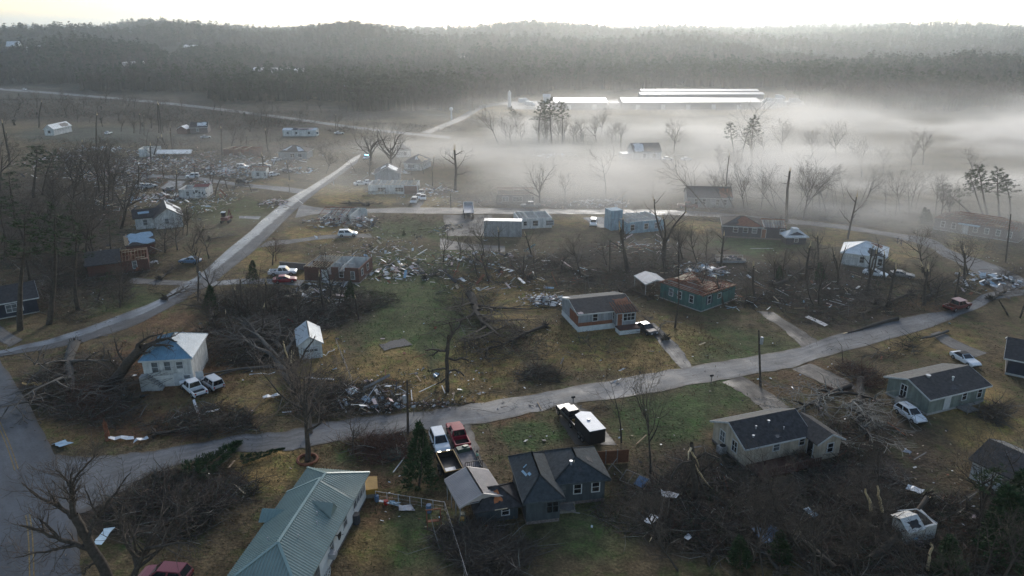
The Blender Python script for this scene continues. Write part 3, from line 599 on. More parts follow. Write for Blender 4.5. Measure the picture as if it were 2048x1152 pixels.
def build_houses():
    W_='white_siding'; WHITE()
    lapped('tan_siding',(.50,.42,.32),.2); lapped('sage_siding',(.20,.23,.20),.2); lapped('slate_siding',(.072,.085,.092),.2,var=.15); lapped('navy_siding',(.035,.042,.060),.2); lapped('green_siding',(.06,.145,.13),.2)
    lapped('grey_siding',(.30,.31,.32),.2); lapped('skyblue_siding',(.22,.36,.44),.2); lapped('cream_siding',(.60,.59,.56),.2); M('roof_green',(.215,.255,.222),.42,.12,.6,spec=.5); M('roof_green_rib',(.23,.31,.29),.4,.1,.6); M('roof_blue',(.16,.29,.38),.4,.2,.8,spec=.5)
    M('roof_silver',(.50,.53,.54),.38,.18,.7,spec=.5,metal=.3); M('roof_beige',(.44,.38,.35),.42,.15,.5,spec=.4); M('mill_roof',(.50,.51,.53),.42,.18,.06,metal=.5); M('mill_wall',(.13,.15,.19),.6,.15,.1); M('under_white',(.60,.62,.62),.6,.22,.8)
    # ---- long house with the green ribbed roof, nearest the viewer
    A=P(733,989); d=(Vector((-17.7,50.0,0))-Vector((-15.4,67.2,0))).normalized(); a=Vector((-15.75,66.9,0))
    o=thing('long_house','long white house under a ribbed green metal roof, nearest the camera','house',a,math.atan2(d.y,d.x)-0)
    # local: x runs from the far end toward the viewer, y to the right seen along x => house lies at y<0
    s=House.__new__(House); s.o=o; s.L=17.6; s.D=6.1; s.h=3.3; s.base=0; s.faces=[]; s.wall=W_
    L,D,h=17.6,6.1,3.3; m=MB()
    M('wall_white',(.66,.65,.62),.75,.12,.7)
    m.box(0,L,-.16,0,.35,h).box(0,L,-D,-D+.16,.35,h).box(0,.16,-D+.16,-.16,.35,h).box(L-.16,L,-D+.16,-.16,.35,h); m.build('wall','wall_white',o)
    MB().box(.03,L-.03,-D+.03,-.03,-.2,.345).build('foundation','brick_grey',o)
    rm=MB(); rib=MB(); cap=MB(); t=.12; z=h+.12; ym=-D/2; ov=.45; e=z-.22
    rg=z+1.55; r2=z+1.85; x1=4.4
    back=[[(-ov,ov,e),(-ov,-D-ov,e),(2.9,ym,rg)],[(-ov,-D-ov,e),(x1,-D-ov,e),(x1,ym,rg),(2.9,ym,rg)]]
    right=[(-ov,ov,e),(2.9,ym,rg),(x1,ym,rg+.02),(x1,ov,e)]
    fr=[[(x1,ov,e+.0),(x1,ym,r2),(L-3.5,ym,r2),(L+ov,ov,e)],[(x1-.25,-D-ov-.35,e),(L+ov,-D-ov-.35,e),(L-3.5,ym,r2),(x1-.25,ym,r2)],[(L+ov,-D-ov-.35,e),(L+ov,ov,e),(L-3.5,ym,r2)]]
    for q in back+[right]+fr: rm.slab(q,t); rib.ribs(q,.30,.07,.05)
    rm.slab([(x1-.25,-D-ov-.35,e),(x1-.25,ym,r2),(x1-.25,ym,r2-.4),(x1-.25,-D-ov-.35,e-.12)],.04,0,(1,0,0))
    ro=rm.build('roof','roof_green',o); rib.build('ridge_ribs','roof_green_rib',ro)
    for a_,b_ in (((-ov,ov,e),(2.9,ym,rg)),((-ov,-D-ov,e),(2.9,ym,rg)),((2.9,ym,rg),(x1,ym,rg)),((x1-.25,ym,r2),(L-3.5,ym,r2)),((L-3.5,ym,r2),(L+ov,ov,e)),((L-3.5,ym,r2),(L+ov,-D-ov-.35,e)),((x1-.25,-D-ov-.35,e),(x1-.25,ym,r2))):
        cap.bar(Vector(a_)+Vector((0,0,.07)),Vector(b_)+Vector((0,0,.07)),.26,.05)
    cap.build('ridge_cap','roof_green_rib',ro)
    for x,side in ((8.1,-1),(7.6,1)):   # little gable dormers
        dm=MB(); y0=ym+side*1.1; yo=ym+side*3.0 if side>0 else -D-ov-1.0; zz=r2-.45
        if side>0: dm.slab([(x-.9,ym+2.6,e+.75),(x,ym+2.6,zz+.18),(x,ym+.35,zz+.24)],.05); dm.slab([(x+.9,ym+2.6,e+.75),(x,ym+2.6,zz+.18),(x,ym+.35,zz+.24)],.05); dm.slab([(x-.86,ym+2.55,e+.7),(x+.86,ym+2.55,e+.7),(x,ym+2.55,zz+.1)],.05,0,(0,-1,0))
        else: dm.slab([(x-1,yo,e+.02),(x,yo,e+.85),(x,ym-1.2,e+.95),(x-1,-D-.3,e+.12)],.06); dm.slab([(x+1,yo,e+.02),(x,yo,e+.85),(x,ym-1.2,e+.95),(x+1,-D-.3,e+.12)],.06); dm.slab([(x-.95,yo+.05,e),(x+.95,yo+.05,e),(x,yo+.05,e+.78)],.05,0,(0,1,0))
        [dm.ribs([dm.v[i] for i in range(4)],.3,.07,.05),dm.ribs([dm.v[i] for i in range(8,12)],.3,.07,.05)] if side<0 else None; dm.build('dormer','roof_green_rib' if side<0 else 'roof_green',ro)
    for x,y in((8.9,-1.6),(10.0,-1.2),(12.5,-1.9),(13,-4.6)): k=(r2-e)/(D/2+ov); zz=e+k*(ov-y if y>ym else y+D+ov+.0); MB().tube([(x,y,zz-.1),(x,y,zz+.45)],[.06,.06],7).build('roof_vent','galvanised',ro)
    F=(Vector((0,0,0)),Vector((1,0,0)),Vector((0,1,0)))
    for u in (.35,1.25,2.15,3.05): s.win('f',u,1.5,.75,1.45,off=F,bars=2)
    s.win('f',5.9,1.4,.9,1.3,off=F); s.win('f',9.6,1.4,.9,1.3,off=F); s.win('f',13.2,.9,1.0,1.6,off=F,trim='wood_grey'); s.door('f',15.3,.3,off=F,mat='wood_grey')
    MB().obox((10.6,.32,1.5),(.75,.6,.55)).obox((10.6,.66,1.5),(.6,.05,.42)).build('window_cooler','galvanised',o)
    for nm,lb,x,rr in (('wagon_wheel','white wooden wagon wheel leaning on the long white house',12.1,.62),('satellite_dish','dark round dish on the wall of the long white house',8.9,.4)):
        w=MB(); p=a+Vector((math.cos(s_rz(o)),math.sin(s_rz(o)),0))*x+Vector((-math.sin(s_rz(o)),math.cos(s_rz(o)),0))*.35; n=20 if rr>.5 else 14
        if rr>.5:
            w.tube([(math.cos(i*.3307)*rr,.0,math.sin(i*.3307)*rr) for i in range(20)],[.04]*20,5)
            for i in range(8): w.bar((math.cos(i*.785)*.08,0,math.sin(i*.785)*.08),(math.cos(i*.785)*rr,0,math.sin(i*.785)*rr),.04)
            w.cyl((0,0,0),.09,.14,8,0,'Y'); p.z=rr
            tag(w.build(nm,'trim_white',None,p,s_rz(o)),lb,'wheel')
        else:
            w.tube([(0,-.34,0),(0,-.12,0),(0,.0,.0),(0,.1,0)],[.03,.05,.22,.42],14); w.bar((0,.1,0),(0,.5,.25),.03); p.z=2.3
            tag(w.build(nm,'black_metal',None,p,s_rz(o)),lb,'satellite dish')
    # ---- slate grey house beside the carport
    b=MB
    H=House('slate_house','dark slate-grey hip-roofed house behind the beige carport','house_x' and (1108,1012),(1208,1001),5.6,3.1,'slate_siding',.35,'brick_grey'); o=H.o
    H.walls(); H.roof('hip','shingle_slate',1.38,.5,trim='slate_siding',ins=1.9)
    for u in (.5,2.15,4.15): H.win('f',u,1.35,.75,1.1,'slate_siding' if u<1 else 'trim_white')
    H.patch(0,.1,.2,.55,.75,'scrap_dark','torn_shingles'); H.patch(0,.22,.3,.78,.88,'wood_pale','bare_decking'); H.patch(0,.5,.62,.4,.6,'scrap_dark','torn_shingles'); H.vent(0,.12,.72,.45,.12); H.patch(1,.3,.5,.4,.6,'scrap_dark','torn_shingles')
    wl=H.L; m=MB(); m.box(-3.5,-.01,-2.5,-2.34,.35,3.1).box(-3.5,-3.34,-2.34,5.4,.35,3.1).box(-.17,-.01,-2.34,-.01,.35,3.1).box(-3.34,-.01,5.24,5.4,.35,3.1); m.build('wing_wall','slate_siding',o)
    MB().box(-3.54,-.05,-2.54,5.44,-.2,.345).build('foundation','brick_grey',o)
    ro_=H.ro; f_=H.faces; H.roof('hip','shingle_slate',1.33,.45,trim='slate_siding',ins=1.75,name='wing_roof',x0=-3.5,x1=.0,y0=-2.5,y1=5.4,h=3.13); wr=H.ro; H.ro=ro_; H.faces=f_
    for x,y,w,l,zz in((-2.95,.9,.25,1.5,3.72),(-2.75,2.2,.5,.12,3.87),(-2.6,.5,.3,.5,3.98)): MB().obox((x,y,zz),(w,l,.05),rotm(0,-.62,.3)).build('loose_flashing','sheet_blue',wr)
    off=(Vector((-3.5,-2.5,0)),Vector((1,0,0)),Vector((0,-1,0))); H.win('f',2.15,1.2,1.15,1.45,'slate_siding',off=off,bars=2)
    MB().bar((.1,-1.2,.5),(2.2,-2.3,.5),.1,.1).box(.1,2.0,-1.4,-.2,0,.28).bar((.15,-1.35,.28),(.15,-1.35,1.2),.06).bar((1.9,-1.35,.28),(1.9,-1.35,1.2),.06).bar((.15,-1.35,1.2),(1.9,-1.35,1.2),.06).build('porch_steps','wood_grey',o)
    # ---- carport, small dark shed beside it
    ca=Vector((-5.3,62.7,0)); cb=Vector((-.85,64.5,0))
    K=House('carport','beige ribbed-metal carport with open sides beside the slate-grey house',tuple(ca),tuple(cb),4.7,2.3,cat='carport')
    K.roof('gabley','roof_beige',.95,.12,.25,trim='roof_beige',rib=.24,t=.06)
    for x in (.05,K.L-.05):
        for y in (.1,1.6,3.1,4.6):
            MB().box(x-.04,x+.04,y-.04,y+.04,0,2.4).build('post','galvanised',K.o)
    MB().slab([(0.05,0,2.35),(K.L-.05,0,2.35),(K.L/2,0,3.2)],.05,0,(0,1,0)).build('gable_panel','roof_beige',K.o); MB().bar((0,-.1,2.3),(K.L,-.1,2.3),.06).build('crossbar','galvanised',K.o)
    K=House('storage_shed','small dark-roofed shed with an orange bare patch in front of the carport',(955,1048),(1036,1036),3.4,1.9,'slate_siding',cat='shed')
    K.rise=1.; K.walls(); K.roof('hip','shingle_dark',1.05,.45,trim=None); M('orange_deck',(.42,.14,.05),.8,.3,3); K.patch(0,.42,.66,.32,.82,'orange_deck','bare_decking'); K.win('f',2.6,.7,.7,.9); MB().bar((1.7,-.6,1.85),(3,-.7,1.95),.1,.05).build('broken_fascia','wood_pale',K.o)
    # ---- tan house
    H=House('tan_house','tan house with a dark gable roof and a railed back deck','' or (1487,936),(1612,908),6.3,2.75,'tan_siding',.3,'brick_grey'); H.rise=1.55
    H.walls('x'); H.roof('gable','shingle_dark',1.55,.35,.35); o=H.o
    M('shingle_pale',(.13,.125,.115),.9,.3,2,bump=.4)  # paler shingle tone, laid over the whole far slope of some gable roofs
    H.patch(1,.0,1,.0,1,'shingle_pale','pale_slope',.0,2,.01); H.vent(0,.3,.6,.4); H.vent(0,.52,.72,.3,.1); H.vent(0,.2,.35,.25,.1); H.vent(0,.66,.4,.35,.05)
    for u in (1.5,3.9): H.win('l',u,1.1,.85,1.35,bars=2)
    for u,w in ((3.9,.8),(7.6,.7),(9.0,.8)): H.win('f',u,1.5,w,.9)
    L=H.L; D=H.D; gx=L-.4; m=MB(); m.box(gx,gx+3.4,-1.95,-1.79,.3,2.75).box(gx,gx+.16,-1.79,-.01,.3,2.75).box(gx+3.24,gx+3.4,-1.79,3.2,.3,2.75).slab([(gx,-1.95,2.75),(gx+1.7,-1.95,3.6),(gx+3.4,-1.95,2.75)],.16,0,(0,1,0)).build('wing_wall','tan_siding',o)
    r=MB(); r.slab([(gx-.35,3.3,2.72),(gx-.35,-2.3,2.72),(gx+1.7,-2.3,3.76),(gx+1.7,3.3,3.76)],.13).slab([(gx+3.75,-2.3,2.72),(gx+3.75,3.4,2.72),(gx+1.7,3.4,3.76),(gx+1.7,-2.3,3.76)],.13); wr=r.build('wing_roof','shingle_dark',o)
    MB().bar((gx-.35,-2.33,2.64),(gx+1.7,-2.33,3.68),.03,.2).bar((gx+3.75,-2.33,2.64),(gx+1.7,-2.33,3.68),.03,.2).build('fascia','trim_white',wr)
    off=(Vector((gx,-1.95,0)),Vector((1,0,0)),Vector((0,-1,0))); H.win('f',1.55,1.2,.75,1.1,off=off); off=(Vector((gx,0,0)),Vector((0,-1,0)),Vector((-1,0,0))); H.door('f',.5,.45,.85,1.95,'glass_dark',off=off)
    k=MB(); k.box(.3,gx-.05,-2.9,-.05,.25,.42)
    for x in np.arange(.4,gx,1.6): k.bar((x,-2.85,-.1),(x,-2.85,1.35),.09)
    k.bar((.35,-2.85,1.35),(gx,-2.85,1.35),.09,.05).bar((.35,-2.85,.8),(gx,-2.85,.8),.05).bar((.35,-2.85,1.35),(.35,-.1,1.35),.09,.05).bar((.35,-1.4,-.1),(.35,-1.4,1.35),.08)
    x=.5
    while x<gx-.1: k.bar((x,-2.85,.5),(x,-2.85,1.3),.05,.05); x+=.28
    M('deck_red',(.085,.042,.032),.85,.3,2); k.build('deck','deck_red',o)
    # ---- right side houses
    P2=lambda px,py,z: tuple(P(px,py,z).xy)+(0,)
    H=House('sage_house','grey-green house with a dark gable roof and a white door, right of the fallen tree',(1853,831),(1966,803),6.6,2.6,'sage_siding',.3,'concrete'); H.rise=1.2; H.walls('x'); H.roof('gable','shingle_dark',1.2,.45,.45)
    H.patch(1,.0,1,.0,1,'shingle_pale','pale_slope',.0,2,.01); H.door('f',2.9,.3,.95,2.1); H.win('f',6.1,1.1,.75,1.15); H.win('f',9.0,.9,.75,1.5); H.win('l',2.2,1.0,.9,1.6,bars=2); H.vent(0,.28,.9,.3,.2); H.vent(0,.55,.55,.6,.1,'trim_white')
    MB().box(5.2,7.3,-1.8,-.05,.2,.35).bar((5.25,-1.75,0),(5.25,-1.75,1.3),.09).bar((7.25,-1.75,0),(7.25,-1.75,1.3),.09).bar((5.2,-1.75,1.3),(7.3,-1.75,1.3),.09).bar((5.25,-1.75,1.3),(5.25,-.1,1.3),.07).build('porch','wood_grey',H.o)
    H=House('dark_house','dark-roofed house cut by the right edge, behind the white convertible',(2010,748),(2140,775),8,2.7,'navy_siding',.3,'concrete'); H.rise=1.6; H.walls('x'); H.roof('gable','shingle_dark',1.6,.5,.6); H.win('l',3,1.1)
    H=House('block_house','low white block house under a dark roof at the lower right edge',(1938,955),(2090,1030),6.5,2.5,'block_white',0); H.rise=1.3; H.walls('x'); H.roof('gable','shingle_dark',1.3,.4,.3,trim='shingle_grey'); H.patch(1,.0,1,.0,1,'shingle_pale','pale_slope',.0,2,.01); H.win('f',3.4,.8,1.3,1.1,'wood_grey')
    H=House('wrecked_shed','small white metal shed with its roof torn open among the brush','' or (1812,1091),(1868,1082),2.4,1.8,'plaster',0,cat='shed'); H.rise=.6; H.shell('wood_grey',(),cut=dict(b=0)); H.roof('gable','plaster',.6,.15,.1,trim=None,t=.04,x1=H.L*.55); H.patch(0,.3,.8,.2,.7,'scrap_dark','painted_hole'); MB().bar((H.L,0,1.9),(H.L*.75,H.D*.8,2.3),.08).bar((H.L*.75,H.D*.8,2.3),(.6,H.D,2.2),.08).build('bent_frame','trim_white',H.o); H.rubble(30,hh=1.6,seed=27); H.o.rotation_euler=(R(5),R(-7),H.rz)  # dark patch laid on the intact roof paints the shade inside a hole
    # ---- blue metal roofed house under the fallen tree
    H=House('blue_roof_house','raised cream house with a blue metal hip roof crushed by a fallen tree',(293,775),(389,769),8.4,4.3,'cream_siding',0); H.rise=1.6; H.walls(); H.roof('hip','roof_blue',1.7,.35,rib=.3,ribmat='roof_blue',ins=3.2); o=H.o
    H.patch(1,.0,1,.0,1,'roof_silver','bright_slope',.0,2,.012); H.patch(3,.15,.6,.1,.75,'tarp_blue','crushed_panel',.5)
    H.win('f',1.2,2.3,.8,1.5); H.win('f',2.9,2.5,.8,1.3); H.win('f',4.5,2.7,.85,1.0); MB().box(-.05,H.L+.05,-.03,-.002,0,1.7).build('basement_wall','plaster',o); off=(Vector((0,-.03,0)),Vector((1,0,0)),Vector((0,-1,0))); H.win('f',5.3,.5,.8,1.1,off=off,bars=1); H.door('f',4.0,.05,.9,1.9,off=off); H.door('f',7.0,.05,.85,1.9,off=off)
    st=MB()
    for i in range(7): st.box(.6+i*.28,.6+i*.28+.28,-1.25,-.06,0,2.0-i*.28)
    st.box(-.3,.6,-1.25,-.06,0,2.2); st.build('stairs','concrete',o)
    H=House('garage','small white garage with a silver gable roof and a three-pane door',(600,720),(646,714),6.3,2.5,W_,0,cat='garage'); H.rise=1.15; H.walls('y'); H.roof('gabley','roof_silver',1.15,.25,.25,rib=.4,ribmat='sheet_white')
    H.door('f',.75,.05,2.2,1.9,'trim_white',name='garage_door')
    for u in(.95,1.6,2.25): H.win('f',u,1.25,.5,.35,off=(Vector((0,-.055,0)),Vector((1,0,0)),Vector((0,-1,0))))
    # ---- red and grey trailer house in the middle
    H=House('trailer_house','grey house on a white skirt with torn red siding and a peeled roof corner',(1156,664),(1264,652),8.2,3.25,'grey_siding',.95,'block_white'); H.rise=1.05; H.walls('x'); H.roof('gable','shingle_dark',1.05,.4,.3); o=H.o
    H.patch(1,.0,1,.0,1,'shingle_pale','pale_slope',.0,2,.01); H.patch(0,.74,.98,.1,.75,'wood_red','bare_decking'); H.patch(0,.02,.1,.03,.15,'insulation','torn_shingles'); H.patch(1,.9,.99,.1,.6,'sheet_white','peeled_underlay')
    MB().box(0,H.L*.62,-.03,-.002,.97,1.62).build('torn_siding','wood_red',o); MB().box(-.03,-.002,.1,4.2,1.0,2.9).build('torn_siding','wood_red',o)
    for u in(2.6,6.2): H.win('f',u,1.75,.8,1.2)
    x=H.L-3.5; m=MB(); m.box(x,H.L+.02,-1.25,-1.1,.95,3.2).box(x,x+.12,-1.1,-.04,.95,3.2).box(H.L-.1,H.L+.02,-1.1,-.04,.95,3.2).build('bay_wall','grey_siding',o)
    m=MB(); m.slab([(x-.3,-1.6,3.35),(H.L+.35,-1.6,3.35),(H.L+.3,.6,3.9),(x-.3,.6,3.9)],.08)
    for k in range(9): m.bar((x-.2+k*.46,-1.65,3.4),(x-.2+k*.46,1.6,4.15),.07,.14,1)
    m.build('bay_roof',['shingle_brown','wood_red'],o); off=(Vector((x,-1.25,0)),Vector((1,0,0)),Vector((0,-1,0))); H.win('f',1.25,1.75,2.0,1.2,off=off,bars=3); H.door('f',.15,.97,.85,2.05,'wood_red',off=off)
    MB().box(x-.2,H.L+.1,-3.2,-1.27,.8,.98).build('porch_deck','deck_red',o); MB().box(x-.15,H.L+.05,-3.1,-1.27,-.1,.79).build('porch_skirt','block_white',o)
    # ---- roofless and stripped houses
    H=House('green_house','teal-green house stripped to its brown roof boards','' or (1402,624),(1468,600),9.6,3.0,'green_siding',.2,'concrete'); H.shell(); H.joists(); H.rafters(.55,deck=1.6,hip=True); H.rise=.6; H.win('f',1.6,1.2,.9,1.4,bars=1); H.win('f',4.6,1.6,.9,.8); 
    for u in(2.2,4.2,6.9): H.win('l',u,1.2,.8,1.3)
    for u in (1.25,2.75): MB().box(u,u+.3,-.06,-.002,1.1,2.7).build('shutter','navy_siding',H.o)
    M('canopy',(.28,.30,.33),.5,.2,1); H=House('canopy_shelter','grey peaked canopy on thin white poles left of the teal-green house',(1290,594),(1333,590),5.2,2.6,cat='canopy'); H.roof('gabley','canopy',.7,.1,.1,trim='trim_white',t=.05)
    for x in(.05,H.L-.05):
        for y in(.05,5.15): MB().bar((x,y,0),(x,y,2.6),.08).build('pole','trim_white',H.o)
    H=House('navy_house','dark navy house with white windows and half its roof gone',(1445,474),(1570,481),8,3.0,'navy_siding',.4,'brick_grey'); H.shell(parts=(.45,.66,.82)); H.roof('hip','shingle_brown',1.5,.4,x1=H.L*.62); H.patch(0,.3,1,.1,.9,'wood_red','bare_decking'); H.patch(0,.0,.25,.3,.9,'shingle_grey','torn_shingles'); H.patch(2,.2,.9,.2,.9,'under_white','bare_underlay'); H.rafters(1.,H.L*.62,H.L,deck=.3)
    for u in(2.4,4.7,6.8,13.2): H.win('f',u,1.5,1.0,1.1)
    H.door('f',9.0,.4,.95,2.1,'wood_red'); H.rubble(45,x0=H.L*.6,hh=1.,seed=4)
    H=House('tipped_shed','small dark shed under a white roof right of the navy house',(1572,489),(1611,489),3.2,2.1,'navy_siding',cat='shed'); H.rise=1; H.walls('y'); H.roof('hip','under_white',1.1,.5,trim='trim_white'); H.win('f',1.9,.7,.8,.7); MB().obox((2.1,1.3,3.3),(1.5,1.2,.9),rotm(.1,.1,.2)).build('roof_box','sheet_white',H.ro)
    H=House('pale_roof_house','white house with its roof peeled to pale underlay, behind two snapped trunks',(1682,529),(1766,540),8.2,2.9,W_,.2,'concrete'); H.rise=1.7; H.walls(); H.roof('hip','under_white',1.8,.5,trim='trim_white'); H.patch(0,.62,.95,.02,.5,'shingle_brown','torn_shingles'); H.patch(2,.1,.5,.1,.8,'wood_red','bare_decking'); H.patch(1,.5,.9,.3,.8,'wood_red','bare_decking'); H.win('f',3.5,1.0,.8,1.3); H.win('f',7.0,1.0,.8,1.3)
    H=House('long_brick_house','long dark brick house with bare brown rafters in the mist at the right edge',(1866,458),(2036,486),8.5,2.9,'brick_grey',.2); H.shell('wood_grey'); H.joists(miss=.3); H.rafters(1.5,deck=1.3,hip=True)
    for u in np.linspace(1.6,H.L-2.4,7): H.win('f',float(u),1.0,.8,1.3)
    H.door('f',H.L*.36,.2); MB().box(H.L*.3,H.L*.55,-1.4,-.05,2.55,2.7).build('porch_roof','sheet_blue',H.o)
    H=House('misty_house','grey gable-roofed house half lost in the fog beyond the middle street',(1374,414),(1462,416),8,2.9,'grey_siding'); H.rise=2.3; H.walls('x'); H.roof('gable','shingle_grey',2.3,.4,.3); H.patch(0,.72,.98,.1,.9,'wood_red','bare_decking')
    for u in(2,4.2,8,10): H.win('f',u,.9,.9,1.5)
    H=House('fog_house','pale house with a tall roof barely visible inside the fog bank',(1266,320),(1322,319),9,3,W_); H.rise=2.8; H.walls('x'); H.roof('gable','shingle_grey',2.8,.3,.2); H.patch(0,.1,.4,.1,.9,'under_white'); H.win('f',4,1); H.win('f',8,1); MB().box(-4,-.1,2,7,0,2.2).build('side_room','sheet_white',H.o)
    H=House('rafter_house','long grey brick house with white windows and only roof frames left, beside the bare oak',(994,408),(1067,408),7,2.7,'brick_grey'); H.shell('wood_grey'); H.joists(miss=.25,mat='wood_pale'); H.rafters(1.2,deck=.7,mat='wood_red'); H.win('f',1.6,.9,1.7,1.2,bars=2); H.win('f',4.7,.9,2.6,1.2,bars=3); H.win('f',10,.9,.8,1.2)
    H=House('open_white_house','roofless pale house with splintered walls behind the grey box trailer',(1038,458),(1104,455),8,2.6,W_); H.shell(parts=(.3,.6),cut=dict(b=[2.6,2.6,1.2,2.2])); H.joists(0,H.L*.6,'trim_white',1.,miss=.4); H.rubble(60,hh=1.2,seed=6); H.win('f',1.2,.9,.8,1.); H.win('f',3.6,.7,1.3,1.3); H.win('f',7,.7,2.,1.2)
    H=House('box_trailer','plain grey box trailer wall standing in front of the roofless pale house',(968,473),(1043,474),2.6,3.9,'grey_siding',.0,cat='box trailer'); H.walls(); MB().box(-.05,H.L+.05,-.05,H.D+.05,3.9,4.0).build('roof','galvanised',H.o)
    [MB().box(x,x+.05,-.05,-.002,.1,3.85).build('wall_seam','grey_siding',H.o) for x in np.arange(1,H.L,2.2)]
    H=House('sky_blue_house','roofless light-blue house behind two snapped trees',(1252,468),(1327,461),9,2.9,'skyblue_siding'); H.shell(parts=(.35,.7),cut=dict(b=[2.9,1,2.9,.6,2.9])); H.joists(H.L*.3,H.L,'trim_white',1.3,miss=.4); H.rubble(50,hh=1.1,seed=8)
    for u in(1.2,5,8.): H.win('f',u,.9,1.0,1.3)
    MB().box(-2.2,-.05,4,8,0,2.9).box(-2.3,1,4.2,7.6,3.0,5.1).build('upper_room','skyblue_siding',H.o)
    H=House('white_wreck_house','roofless white house with splintered wood at its right end, above the row of parked cars',(737,388),(834,388),8,2.8,W_); H.shell(parts=(.2,.45,.75),cut=dict(b=[2.8,2,2.8,1,2.2])); H.joists(H.L*.15,H.L,'wood_pale',1.,miss=.35); H.rubble(70,hh=1.3,seed=9); MB().box(H.L*.74,H.L+.02,-.1,-.002,.05,2.5).build('brick_facing','brick',H.o); MB().slab([(H.L*.9,2,2.8),(H.L,2,2.8),(H.L+.5,5,.2),(H.L*.9,5,4.2)],.1).build('broken_gable','wood_pale',H.o)
    for u in(3.0,8.4): H.win('f',u,.8,2.4,1.2,bars=3)
    H.door('f',6.8,.1); H.win('f',12.5,.8,1,1.1)
    H=House('grey_gable_house','grey house with a crumpled gable roof behind the roofless white house',(750,364),(800,363),9,2.7,'grey_siding'); H.rise=2; H.walls('y'); H.roof('gabley','shingle_grey',2,.4,.3); H.patch(1,.2,.8,.3,.9,'under_white'); H.patch(0,.3,.7,.5,.9,'under_white')
    H=House('porch_house','white house with a grey hip roof whose right corner is torn bright',(809,339),(842,341),9,2.7,W_); H.rise=2; H.walls(); H.roof('hip','shingle_grey',2.,.5); H.patch(1,.1,.8,.2,.9,'wood_pale'); H.patch(0,.6,.98,.5,.95,'under_white'); H.win('f',1.5,.8,2.5,1.2,bars=3); MB().box(.2,5,-1.2,-.05,0,.5).build('porch','concrete',H.o)
    H=House('low_white_house','small white house with a grey roof at the foot of the left street tree',(793,315),(822,314),9,2.8,W_); H.rise=1.6; H.walls(); H.roof('hip','shingle_grey',1.6,.4); H.win('f',3,.8)
    H=House('brick_ruin','roofless dark brick house with bare white rooms, beside the white crew-cab pickup',(610,562),(719,567),8.6,3.0,'brick',.2); o=H.o; H.shell(parts=(.42,.66),cut=dict(f=[3,3,3,1.4,3,2.2,3,3])); H.joists(0,H.L*.45,'wood_pale',.55,miss=.1); H.rubble(60,x0=H.L*.4,hh=.9,seed=11); MB().box(.25,H.L*.4,4.2,4.3,.3,2.95).build('inside_wall','wood_red',o)
    for x,y,zt in((1.4,8,5),(7.4,8,4.6),(10.6,7,4.9)): MB().tube([(x,y,.3),(x+.1,y,zt)],[.05,.05],6).build('vent_pipe','black_metal',o)
    H.win('f',3.8,.5,1.1,2.,'sheet_white','plaster'); H.win('f',7.4,1.2,.8,1.2); H.win('f',9.8,.9,.7,1.5); H.win('r',1.5,1.2); H.win('r',5.,1.2); heap(26,4,1.2,.6,12,[0,0,7,1,2]).build('rubble',HEAPM,o,(8,-1.2,.1))
    H=House('collapsed_house','collapsed white house crushed to a broken heap beside the white crossover',(640,447),(715,449),9,2.4,W_,cat='wrecked house'); H.shell(parts=(.3,.6,.8),cut=dict(f=[0,0,1.2,0,.8,0],r=0,l=1.2,b=[2.4,2.4,2.0,2.4,1,2.])); H.rafters(.8,0,H.L*.75,'wood_red',.8,deck=.4,miss=.4); H.rubble(190,x0=-5,x1=H.L+6,y0=-6,y1=8,hh=2.2,seed=13)
    # ---- left side
    H=House('navy_cottage','navy-blue cottage with white windows at the left edge behind the pines',(-50,648),(79,624),8,2.9,'navy_siding',.2); H.rise=1.8; H.walls('x'); H.roof('gable','shingle_dark',1.8,.4,.4); 
    L=H.L; H.win('f',L-4.7,1.0,2.4,1.3,bars=3); H.win('f',L-9.6,.9,3.2,1.3,bars=4); H.win('f',L-11,.2,.3,2.2)
    H=House('torn_white_house','white L-shaped house with its shingles torn to pale underlay, left of the street',(312,459),(367,453),9.5,3.0,W_); H.rise=2.2; H.walls('y'); H.roof('gabley','under_white',2.2,.4,.4,trim='wood_grey'); H.patch(1,.45,.75,.05,.5,'shingle_dark'); H.patch(1,.1,.4,.05,.4,'shingle_dark'); H.patch(1,.6,.97,.5,.95,'shingle_dark'); H.patch(0,.0,1,.0,1,'shingle_brown','torn_shingles',.0,2,.012); H.win('f',2.4,1.2,.8,1.3); H.win('r',1.5,1.2); H.win('r',5.5,1.2)
    m=MB(); m.box(-4.4,-.02,2,7.6,0,3.0); m.build('wing_wall',W_,H.o); r=MB(); r.slab([(-4.9,1.5,2.95),(.6,1.5,2.95),(2.5,4.8,4.6),(-4.9,4.8,4.6)],.13).slab([(2.5,8,2.95),(-4.9,8,2.95),(-4.9,4.8,4.6),(2.5,4.8,4.6)],.13); wr=r.build('wing_roof','shingle_dark',H.o); MB().obox((-2.2,3.3,3.97),(2.6,.9,.03),rotm(.46,0,.1)).build('bare_underlay','sheet_blue',wr); off=(Vector((-4.4,2,0)),Vector((1,0,0)),Vector((0,-1,0))); H.win('f',1.8,1.0,.9,1.3,off=off)
    H=House('brown_brick_house','dark brick house with a splintered right half among the pines on the left',(178,556),(300,541),8.5,2.7,'brick',.1); H.shell('wood_red',parts=(.5,.7)); H.roof('gable','shingle_dark',1.6,.4,.3,trim='shingle_grey',x1=H.L*.52); H.rafters(1.0,H.L*.52,H.L,'wood_raw',deck=.8); H.rubble(40,x0=H.L*.5,hh=1,seed=15); H.win('f',H.L-3,.9,.7,1.5)
    H=House('tarp_house','dark-roofed house patched with a pale blue sheet behind the brown brick house',(256,514),(312,507),8,2.6,'brick'); H.rise=1.6; H.walls('x'); H.roof('gable','shingle_brown',1.6,.4,.3,trim=None); H.patch(0,.1,.9,.15,.95,'sheet_blue','torn_sheet',.5); H.patch(0,.0,.15,.1,.9,'wood_raw')
